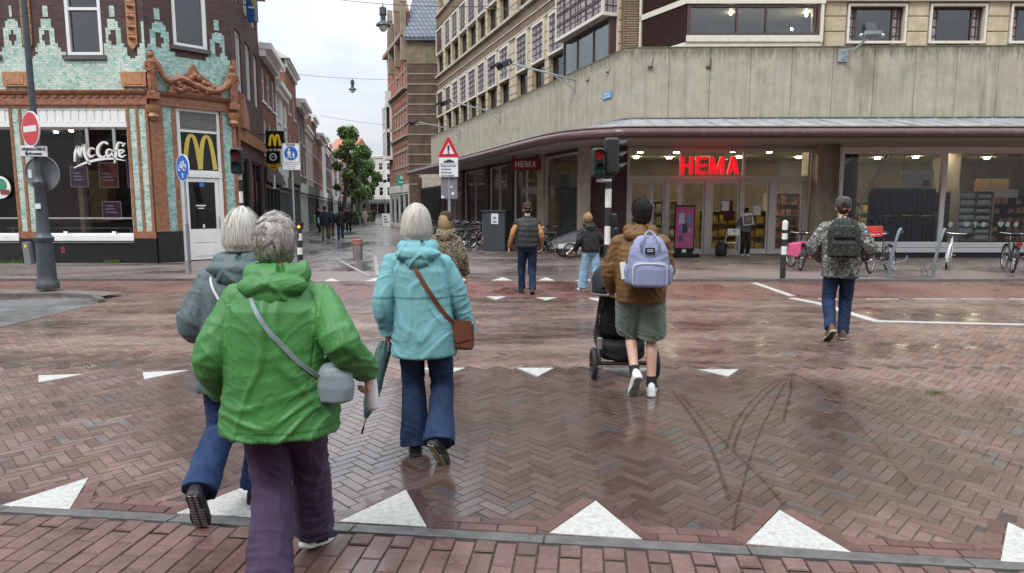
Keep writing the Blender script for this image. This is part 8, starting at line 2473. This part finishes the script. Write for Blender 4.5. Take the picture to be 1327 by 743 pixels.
# ================= the woman in slate grey
sl, sj, J2 = person('white haired woman in a slate grey jacket, partly hidden behind the green jacket', (-1.50, 3.50), R(2), 1.645,
 dict(pelvis=(0, 0, .92), neck=(.03, .03, 1.41), head=(.045, .07, 1.575), head_yaw=R(6), shoulder=.185, wristL=(-.21, .20, 1.02), elbowL=(-.15, -1, -.3), wristR=(.30, .1, .9), elbowR=(1, -.5, 0),
  ankleL=(-.115, -.30, .235), pitchL=R(62), yawL=R(6), ankleR=(.04, .10, .085)),
 dict(thick=1.05, jacket=dict(mat=C_slate, rings=R_FLARE, sleeve=(.088, .085, .058), hood=(.06, .06), fold=.008), trousers=dict(mat=C_denimb, r=(.10, .08, .085, .095), fold=.006, drop=.0),
  shoes=dict(mat=S_black, sole=S_dsole, tread=S_tread), hair=('bob', H_white, 4200), hair_s=1.06, hair_w=.0017), voxel=.008)
strap(sl, sj, [(-.09, 1.31), (-.04, 1.22), (.04, 1.1)], .012, S_sole, 'bag_strap')
# ================= the woman in turquoise
tl2, tj, J3 = person('white haired woman in a long turquoise rain jacket and blue jeans', (-.585, 4.30), R(3), 1.66,
 dict(pelvis=(0, 0, .93), neck=(-.03, .02, 1.42), head=(-.045, .06, 1.585), head_yaw=R(2), shoulder=.185, wristL=(-.255, .03, .85), elbowL=(-.5, -1, 0), wristR=(.31, .10, .845), elbowR=(.35, -1, 0), curlL=.5, gripL=.35,
  ankleL=(-.075, .02, .085), ankleR=(.105, -.20, .175), pitchR=R(50), yawR=R(-28), handR=(.2, .25, -1)),
 dict(thick=1.0, jacket=dict(mat=C_teal, rings=[(-.44, .208, .16), (-.41, .218, .168), (-.2, .215, .168), (0, .205, .162), (.25, .192, .155), (.5, .19, .15), (.74, .18, .14), (.87, .15, .12), (.96, .11, .09), (1.03, .08, .07)],
     sleeve=(.078, .070, .052), hood=(.068, .070), fold=.0075, steps=((1.12, .005),)),
  trousers=dict(mat=C_denim, r=(.098, .078, .088, .108), fold=.006, drop=.02), shoes=dict(mat=S_black, sole=S_dsole, tread=S_tan), hair=('bob', H_white, 4600), hair_s=1.06, hair_w=.0017), voxel=.0075)
M_bleather = pm('brown_leather', (.13, .045, .025), .4, var=.2, bump=.2, bscale=150)
strap(tl2, tj, [(-.07, 1.335), (.02, 1.18), (.12, 1.02), (.19, .93)], .028, M_bleather, 'bag_strap')
m = MB(); m.tube([(-.02, 0, .02), (.02, 0, .02)], .006, 6)
hb_ = empty('handbag', (-.585 + .235, 4.30 - .03, .74), R(78), 'flat brown leather shoulder bag with a cream edge on the turquoise jacket', 'handbag')
m = MB(); m.bbox(-.035, .03, -.10, .10, .0, .19, .02); m.build('bag_body', M_bleather, hb_)
m = MB(); m.bbox(.031, .045, -.09, .09, .01, .18, .005); m.build('bag_edge', pm('cream_leather', (.52, .47, .38), .5), hb_)
m = MB(); m.prism([(-.095, .2), (.095, .2), (.095, .08), (0, .05), (-.095, .08)], 'x', -.043, -.036); m.build('bag_flap', M_bleather, hb_)
# folded umbrella hanging from her left hand
wl2 = Vector((-.585, 4.30, 0)) + Matrix.Rotation(R(3), 3, 'Z') @ J3['wri']['L']
top = wl2 + Vector((-.01, .01, -.05)); tip = Vector((-.985, 4.16, .20)); ax = (tip - top).normalized()
um = empty('folded_umbrella', top, 0, 'folded green grey umbrella held in the left hand of the woman in turquoise', 'umbrella')
Mx = ax.to_track_quat('Z', 'Y').to_matrix().to_4x4(); L = (tip - top).length
m = MB(); m.M = Mx; n = 16; vs, fs = [], []
pr = [(.03, .0), (.035, .02), (.045, .06), (.045, .3), (.036, .42), (.02, L - .13), (.009, L - .10)]
for j, (z, r_) in enumerate([(b, a) for a, b in pr]):
 for k in range(n * 2):
  a = math.pi * k / n; rr_ = r_ * (1 + .22 * math.cos(8 * (a + z * 1.8))); vs.append((rr_ * math.cos(a), rr_ * math.sin(a), z))
for j in range(len(pr) - 1):
 for k in range(n * 2): fs.append((j * n * 2 + k, j * n * 2 + (k + 1) % (n * 2), (j + 1) * n * 2 + (k + 1) % (n * 2), (j + 1) * n * 2 + k))
m.add(vs, fs, True); m.build('canopy', cloth('umbrella_cloth', (.07, .13, .12), .55, var=.3, scale=20), um)
m = MB(); m.M = Mx; m.tube([(0, 0, -.16), (0, 0, .02)], .008, 8); m.tube([(0, 0, L - .12), (0, 0, L)], [.008, .004], 8); m.build('shaft', M_wood, um)
m = MB(); m.M = Mx; m.tube([(0, 0, L - .045), (0, 0, L + .005)], .0065, 8); m.build('ferrule', M_black, um)
m = MB(); m.M = Mx; m.tube(smooth_pts([(0, 0, -.06), (0, 0, -.14), (.0, .02, -.17), (0, .05, -.16), (0, .06, -.13)], 3), .011, 8); m.build('handle', M_wood, um)
# ================= camouflage woman behind
person('person in a brown camouflage jacket half hidden behind the turquoise jacket', (-.86, 8.5), R(-4), 1.60,
 dict(neck=(0, .02, 1.42), wristL=(-.27, .1, .85), wristR=(.27, .1, .85), ankleL=(-.09, -.12, .10), pitchL=R(25), ankleR=(.09, .18, .08), head_yaw=R(-25)),
 dict(jacket=dict(mat=C_camo2, rings=R_FLARE, sleeve=(.085, .078, .055), hood=(.05, .055), fold=.008), trousers=dict(mat=C_denimk, r=(.095, .075, .07, .07)), shoes=dict(mat=S_black, sole=S_dsole), hair=('long', H_blond, 1800), hair_s=.92, hair_w=.003, cap=cloth('brown_beanie', (.055, .035, .028), .9)), voxel=.012)
# ================= man with the black waistcoat
person('man in a black padded waistcoat with tan sleeves and dark jeans', (.30, 12.75), R(2), 1.75,
 dict(neck=(0, .02, 1.43), shoulder=.20, wristL=(-.34, .05, .88), elbowL=(-.3, -1, 0), wristR=(.27, .05, .88), elbowR=(.3, -1, 0), ankleL=(-.10, .14, .085), ankleR=(.09, -.10, .10), pitchR=R(22), nod=R(4)),
 dict(thick=1.1, jacket=dict(name='waistcoat', mat=C_char, sleeveless=True, rings=[(-.1, .205, .165), (-.06, .225, .18), (.15, .225, .18), (.4, .225, .175), (.65, .22, .165), (.82, .20, .14), (.93, .15, .11), (1.0, .09, .08)], sleeve=(.085, .07, .05), collar=True, quilt=(.10, .011), fold=.006),
  under=C_tan, trousers=dict(mat=C_denimn, r=(.098, .078, .068, .068)), shoes=dict(mat=S_black, sole=S_dsole), hair=('short', H_brown, 900), hair_s=.91, hair_w=.004, cap=cloth('dark_red_cap', (.045, .022, .022), .8), cap_patch=C_tan), voxel=.011)
# ================= blonde woman
person('blonde woman in a black jacket and pale wide jeans walking left of the traffic light', (1.56, 13.0), R(20), 1.56,
 dict(neck=(-.02, .06, 1.42), head=(-.02, .13, 1.58), nod=R(-10), wristL=(-.28, .2, .90), elbowL=(-.3, -1, 0), wristR=(.22, .25, 1.05), elbowR=(.4, -1, 0), ankleL=(-.08, .20, .085), ankleR=(.13, -.28, .17), pitchR=R(40), yawR=R(-15)),
 dict(jacket=dict(mat=C_black, rings=[(-.12, .20, .155), (0, .21, .16), (.3, .21, .16), (.6, .20, .15), (.8, .18, .135), (.92, .14, .11), (1.0, .09, .08)], sleeve=(.080, .072, .052), hood=(.06, .06), fold=.007),
  trousers=dict(mat=C_denimp, r=(.10, .088, .10, .115), fold=.007, drop=.0), shoes=dict(mat=S_white, sole=S_sole), hair=('curly', H_blond, 1500), hair_w=.004), voxel=.011)
# ================= man in brown with backpack and pushchair
mb_, mj, J4 = person('man in a brown quilted jacket and green shorts pushing a pushchair', (1.13, 5.72), R(-7), 1.745,
 dict(neck=(-.01, .04, 1.41), head=(0, .06, 1.575), shoulder=.195, pelvis=(0, -.01, .93), wristL=(-.235, .24, .90), elbowL=(-.35, -1, 0), wristR=(.15, .34, .98), elbowR=(.5, -1, 0), handL=(.0, 1, -.35), palmL=(0, 0, -1), thumbL=(1, .3, 0), gripL=.5, handR=(0, 1, -.3), palmR=(0, 0, -1), thumbR=(-1, .3, 0), gripR=.5,
  ankleL=(-.035, -.08, .20), pitchL=R(52), yawL=R(14), ankleR=(.115, .02, .085), kneeL=(-.05, 1, 0)),
 dict(thick=1.12, jacket=dict(mat=C_brownq, rings=[(-.22, .195, .16), (-.18, .205, .17), (0, .212, .175), (.25, .215, .175), (.5, .212, .168), (.72, .20, .155), (.86, .165, .125), (.95, .115, .1), (1.02, .08, .07)], sleeve=(.086, .074, .052), hood=(.07, .072), fold=.007, quilt=(.05, .0035)),
  trousers=dict(mat=C_shorts, r=(.128, .122, .1, .1), short=True, fold=.007), shoes=dict(mat=S_white, sole=S_sole, tread=S_tread, sock=C_black), hair=('short', H_black, 3000), hair_s=1.03, hair_w=.0028), voxel=.008)
M_lav = cloth('lavender_canvas', (.225, .245, .37), .7, var=.08)
M_lavl = cloth('pale_zip_tape', (.55, .56, .52), .6)
def placebag(loc): pass
bp = empty('backpack', (1.13 + .04 - .036, 5.72 - .28, 1.03), R(-7), 'lavender canvas backpack with two carrying loops on the brown jacket', 'backpack')
def bagshape(w, h, d, top=.8):
 """soft box, wider at the bottom, flat against the back"""
 ch = [chunk_rings([(0, 0, 0, w * .46, d * .40), (0, 0, .02, w * .5, d * .48), (0, -.005, h * .35, w * .5, d * .5), (0, 0, h * .7, w * .47 * (top + .15), d * .45), (0, .01, h * .88, w * .43 * top, d * .36), (0, .02, h * .97, w * .34 * top, d * .25), (0, .02, h, w * .2, d * .12)])]
 return ch
fuse('bag_body', bagshape(.355, .41, .25), .008, M_lav, bp, 2, folds_jacket(.004, 4.2))
fuse('front_pocket', [chunk_rings([(0, -.13, -.005, .125, .045), (0, -.135, .02, .14, .055), (0, -.135, .14, .14, .055), (0, -.13, .19, .13, .045), (0, -.125, .205, .10, .03)])], .007, M_lav, bp, 2, folds_jacket(.003, 1.2))
m = MB(); m.tube(smooth_pts([(-.135, -.165, .02), (-.135, -.182, .14), (-.12, -.178, .182), (0, -.182, .192), (.12, -.178, .182), (.135, -.182, .14), (.135, -.165, .02)], 4), .004, 6); m.build('zip', M_lavl, bp)
for sd in (-1, 1):
 m = MB(); m.tube(smooth_pts([(sd * .07, -.115, .30), (sd * .072, -.125, .36), (sd * .05, -.09, .40), (sd * .02, -.05, .44), (-sd * .0, -.04, .45)], 4), .010, 8, flat=1.0); m.build('carrying_loop', M_lav, bp)
 fuse('side_pocket', [chunk_rings([(sd * .172, 0, .02, .025, .055), (sd * .18, 0, .12, .03, .06), (sd * .172, 0, .17, .022, .05)])], .007, M_lav, bp, 1)
m = MB(); m.bbox(-.04, .04, -.142, -.13, .27, .32, .004); m.build('logo_patch', M_black, bp)
for k in range(2):
 m = MB(); m.box(-.025, .025, -.146, -.142, .286 + k * .014, .292 + k * .014); m.build('patch_print', M_lavl, bp)
strap(mb_, mj, [(.10, 1.25), (.115, 1.33), (.135, 1.40)], .055, M_lav, 'bag_strap', .008)
m = MB(); m.tube([(-.19, -.02, .05), (-.21, .0, .19)], [.03, .028], 10); m.build('paper_tissue', S_sole, bp)
# ---- pushchair
pc = empty('pushchair', (1.10, 6.40, 0), R(0), 'black pushchair with grey hood pushed by the man in brown', 'pushchair')
M_pf = pm('black_pushchair_frame', (.012, .012, .013), .35, var=.1); M_pc = cloth('black_pushchair_fabric', (.016, .016, .018), .7, bump=.3); M_pg = cloth('grey_hood_fabric', (.13, .13, .135), .8)
for sd in (-1, 1):
 m = MB(); m.torus((sd * .30, -.10, .155), .130, .026, 'x', 32, 10); m.mi = 1
 for k in range(6):
  a = k * math.pi / 3; m.tube([(sd * .30, -.10, .155), (sd * .30, -.10 + .11 * math.cos(a), .155 + .11 * math.sin(a))], .007, 5)
 m.tube([(sd * .27, -.10, .155), (sd * .335, -.10, .155)], .025, 10); m.build('rear_wheel', [M_tyre, M_pf], pc)
 m = MB(); m.torus((sd * .16, .62, .09), .07, .02, 'x', 24, 8); m.tube([(sd * .16 - .03, .62, .09), (sd * .16 + .03, .62, .09)], .02, 8); m.build('front_wheel', M_tyre, pc)
m = MB()
m.tube([(-.30, -.10, .155), (.30, -.10, .155)], .020, 8)
for sd in (-1, 1):
 m.tube(smooth_pts([(sd * .24, -.10, .17), (sd * .255, .02, .42), (sd * .25, .0, .62), (sd * .24, -.18, .88), (sd * .22, -.28, .97)], 4), .016, 8)
 m.tube(smooth_pts([(sd * .25, .0, .6), (sd * .24, .3, .35), (sd * .16, .62, .14)], 4), .015, 8)
m.tube([(-.22, -.28, .97), (.22, -.28, .97)], .019, 10); m.build('frame', M_pf, pc)
fuse('seat', [chunk_tube([(0, -.02, .82), (0, .02, .6), (0, .12, .42), (0, .32, .40), (0, .42, .28)], [(.22, .08), (.235, .09), (.235, .10), (.22, .07), (.16, .04)], 16, 3)], .012, M_pc, pc, 2, folds_jacket(.005, 2.0))
fuse('basket', [chunk_rings([(0, .12, .17, .20, .22), (0, .12, .2, .23, .26), (0, .12, .34, .235, .27), (0, .12, .36, .2, .24)])], .012, M_pc, pc, 2, folds_jacket(.007, 5.0))
# hood: bowed fabric on hoops, tipped back to the left
m = MB(); vs, fs = [], []; n1, n2 = 10, 14
for i in range(n1):
 a = math.pi * (.02 + .66 * i / (n1 - 1))
 for j in range(n2):
  b = math.pi * j / (n2 - 1)
  rr_ = .33 * (1 + .015 * math.cos(i * math.pi))
  vs.append((-.03 - .285 * math.cos(b), .03 - rr_ * math.cos(a) * (max(0, math.sin(b)) ** .5) * .95, .89 + rr_ * math.sin(a) * (max(0, math.sin(b)) ** .45) * .95 - .06))
for i in range(n1 - 1):
 for j in range(n2 - 1): fs.append((i * n2 + j, i * n2 + j + 1, (i + 1) * n2 + j + 1, (i + 1) * n2 + j))
m.add(vs, fs, True); ho_ = m.build('hood', M_pc, pc); sm_ = ho_.modifiers.new('t', 'SOLIDIFY'); sm_.thickness = .006
m = MB(); m.tube([vs[0 * n2 + j] for j in range(n2)], .012, 8); m.tube([vs[(n1 - 1) * n2 + j] for j in range(n2)], .012, 8); m.build('hood_rim', M_pg, ho_)
fuse('hanging_bag', [chunk_rings([(-.02, -.27, .66, .085, .035), (-.02, -.275, .70, .10, .045), (-.02, -.27, .86, .10, .04), (-.02, -.265, .9, .085, .025)])], .008, cloth('grey_bag', (.20, .21, .25), .8), pc, 1)
m = MB(); m.bbox(-.27, -.22, -.15, -.11, .30, .42, .01); m.build('hub_cover', M_signback, pc)
# ================= man in grey camouflage
cm, cj, J5 = person('man in a grey camouflage jacket and cap with a dark backpack, right', (4.13, 8.22), R(-22), 1.785,
 dict(neck=(-.005, .02, 1.43), shoulder=.205, wristL=(-.20, .20, .96), elbowL=(-.75, -.8, .1), wristR=(.20, .20, .96), elbowR=(.75, -.8, .1), ankleL=(-.085, -.22, .17), pitchL=R(38), yawL=R(18), ankleR=(.075, .07, .085), yawR=R(2), nod=R(-3), head_yaw=R(2)),
 dict(thick=1.05, jacket=dict(mat=C_camo, rings=[(-.33, .195, .16), (-.30, .205, .168), (-.1, .208, .17), (.1, .208, .17), (.4, .21, .168), (.65, .208, .16), (.78, .19, .145), (.88, .155, .12), (.96, .11, .09), (1.03, .08, .07)], sleeve=(.09, .078, .055), collar=True, fold=.009),
  trousers=dict(mat=C_denimb if False else C_denim, r=(.098, .076, .068, .062), fold=.007), shoes=dict(mat=S_boot, sole=S_bsole, high=.035, tread=S_dsole), hair=('short', H_brown, 900), hair_s=.91, hair_w=.003, cap=cloth('grey_camo_cap', (.06, .062, .055), .9, var=.4, scale=30), cap_patch=C_black), voxel=.009)
bp = empty('backpack', (4.13 - .115, 8.22 - .27, 1.075), R(-22), 'dark camouflage backpack on the grey camouflage jacket', 'backpack')
fuse('bag_body', bagshape(.35, .47, .26, .95), .009, C_camod, bp, 2, folds_jacket(.004, 8.2))
fuse('front_pocket', [chunk_rings([(0, -.125, .01, .12, .04), (0, -.13, .03, .135, .05), (0, -.13, .17, .135, .05), (0, -.125, .20, .12, .035)])], .008, C_camod, bp, 2, folds_jacket(.003, 1.9))
fuse('upper_pocket', [chunk_rings([(0, -.115, .23, .11, .03), (0, -.12, .25, .125, .04), (0, -.11, .37, .115, .035), (0, -.1, .39, .1, .02)])], .008, C_camod, bp, 2)
m = MB(); m.tube(smooth_pts([(-.03, .02, .46), (-.02, .02, .5), (.02, .02, .5), (.03, .02, .46)], 3), .008, 6); m.build('carrying_loop', C_black, bp)
m = MB(); m.tube([(-.12, -.178, .175), (.12, -.178, .175)], .003, 5); m.build('zip', M_black, bp)
for sd in (-1, 1): strap(cm, cj, [(sd * .10, 1.30), (sd * .115, 1.40), (sd * .12, 1.47)], .06, C_camod, 'bag_strap', .008)
# ================= the seller by the door
pe, pj, J6 = person('person in a grey shirt holding up a street paper by the store door', (8.13, 22.9), R(172), 1.66,
 dict(neck=(0, .02, 1.42), wristL=(-.12, .24, 1.22), elbowL=(-.8, -.5, -.8), wristR=(.14, .24, 1.22), elbowR=(.8, -.5, -.8), handL=(.3, .3, 1), handR=(-.3, .3, 1), ankleL=(-.09, 0, .085), ankleR=(.09, 0, .085)),
 dict(skin=M_skind, jacket=dict(name='shirt', mat=cloth('grey_shirt', (.14, .15, .17), .8), rings=[(-.12, .18, .14), (0, .185, .14), (.4, .18, .14), (.8, .17, .125), (.93, .13, .1), (1.0, .08, .07)], sleeve=(.075, .065, .048), fold=.006),
  trousers=dict(mat=C_black, r=(.092, .075, .07, .07)), shoes=dict(mat=S_white, sole=S_sole), hair=('short', H_black, 500), hair_w=.006), voxel=.014)
pp0 = empty('street_paper', (8.10, 22.9 - .34, 1.08), R(-8), 'street paper with a portrait held up by the person at the store door', 'newspaper')
m = MB(); m.M = Matrix.Rotation(R(-8), 4, 'Y'); m.box(-.17, .17, -.006, .006, 0, .42); m.build('page', M_signwhite, pp0)
m = MB(); m.M = Matrix.Rotation(R(-8), 4, 'Y'); m.box(-.14, .14, -.010, -.0065, .03, .33); m.build('picture', pm('grey_print', (.16, .15, .14), .7, var=.8, scale=12), pp0)
m = MB(); m.M = Matrix.Rotation(R(-8), 4, 'Y'); m.disc((0, -.012, .20), .07, .004, 14); m.build('portrait', pm('portrait_tone', (.36, .25, .2), .7), pp0)
# ================= people far down the street
def far(label, px, Y, H, jac, tro, hair, heading, cap=None, long=False, extra=None, bag=None, seed=0):
 x = at(px, 290, Y).x; rr = random.Random(seed)
 st = rr.choice((-1, 1))
 rg = [(-.9, .23, .19), (-.5, .22, .18)] + R_FLARE[2:] if long else R_FLARE[1:]
 return person(label, (x, Y), heading, H, dict(neck=(0, .02, 1.42), wristL=(-.27, .12 * st, .88), wristR=(.27, -.12 * st, .88), ankleL=(-.09, .18 * st, .10), ankleR=(.09, -.2 * st, .12), pitchL=R(12) if st < 0 else 0, pitchR=R(20) if st > 0 else 0, group='people far down the side street'),
  dict(thick=1.0, jacket=dict(mat=jac, rings=rg, sleeve=(.085, .078, .055), collar=True, fold=.006), trousers=dict(mat=tro, r=(.10, .08, .075, .075)), shoes=dict(mat=S_black, sole=S_dsole), hair=(('short', hair, 300)), hair_w=.009), voxel=.018)
C_khaki = cloth('khaki_cloth', (.13, .11, .07), .85); C_beige = cloth('beige_cloth', (.38, .33, .26), .85); C_navy = cloth('navy_cloth', (.018, .024, .04), .8)
f1 = far('walker in a dark coat and khaki trousers carrying a pale blue bag', 421, 34, 1.76, C_navy, C_khaki, H_brown, R(10), seed=1)
far('walker in a black jacket and grey trousers right beside the khaki trousers', 429, 37, 1.68, C_black, C_khaki, H_brown, R(14), seed=2)
far('walker in a black jacket and blue jeans, right of the pair', 441, 34.5, 1.70, C_black, C_denimb, H_black, R(14), seed=3)
far('figure in a long black coat walking behind the blue jeans', 452, 46, 1.68, C_black, C_black, H_black, R(190), long=True, seed=4)
far('small figure in beige clothes in the middle of the street', 473, 60, 1.6, C_beige, C_beige, H_blond, R(190), seed=5)
far('tiny dark figure farthest down the street', 485, 78, 1.7, C_black, C_black, H_black, R(15), seed=6)
far('dark figure standing left by the shopfronts near the zone sign', 414, 44, 1.72, C_black, C_navy, H_brown, R(170), seed=7)
far('passer by in dark red clothes left of the long black coat', 447, 52, 1.66, cloth('dark_red_cloth', (.10, .02, .02), .8), C_black, H_brown, R(185), seed=8)
p = at(413.5, 290, 33.9)
bg_ = empty('shoulder_bag', (p.x, 33.85, .85), R(10), 'pale blue shoulder bag at the khaki walker', 'handbag')
m = MB(); m.bbox(-.05, .05, -.14, .14, 0, .34, .03); m.build('bag_body', cloth('pale_blue_cloth', (.28, .40, .55), .8), bg_)
m = MB(); m.tube([(0, -.11, .33), (.1, 0, .62), (0, .11, .33)], .012, 6); m.build('bag_strap', C_navy, bg_)
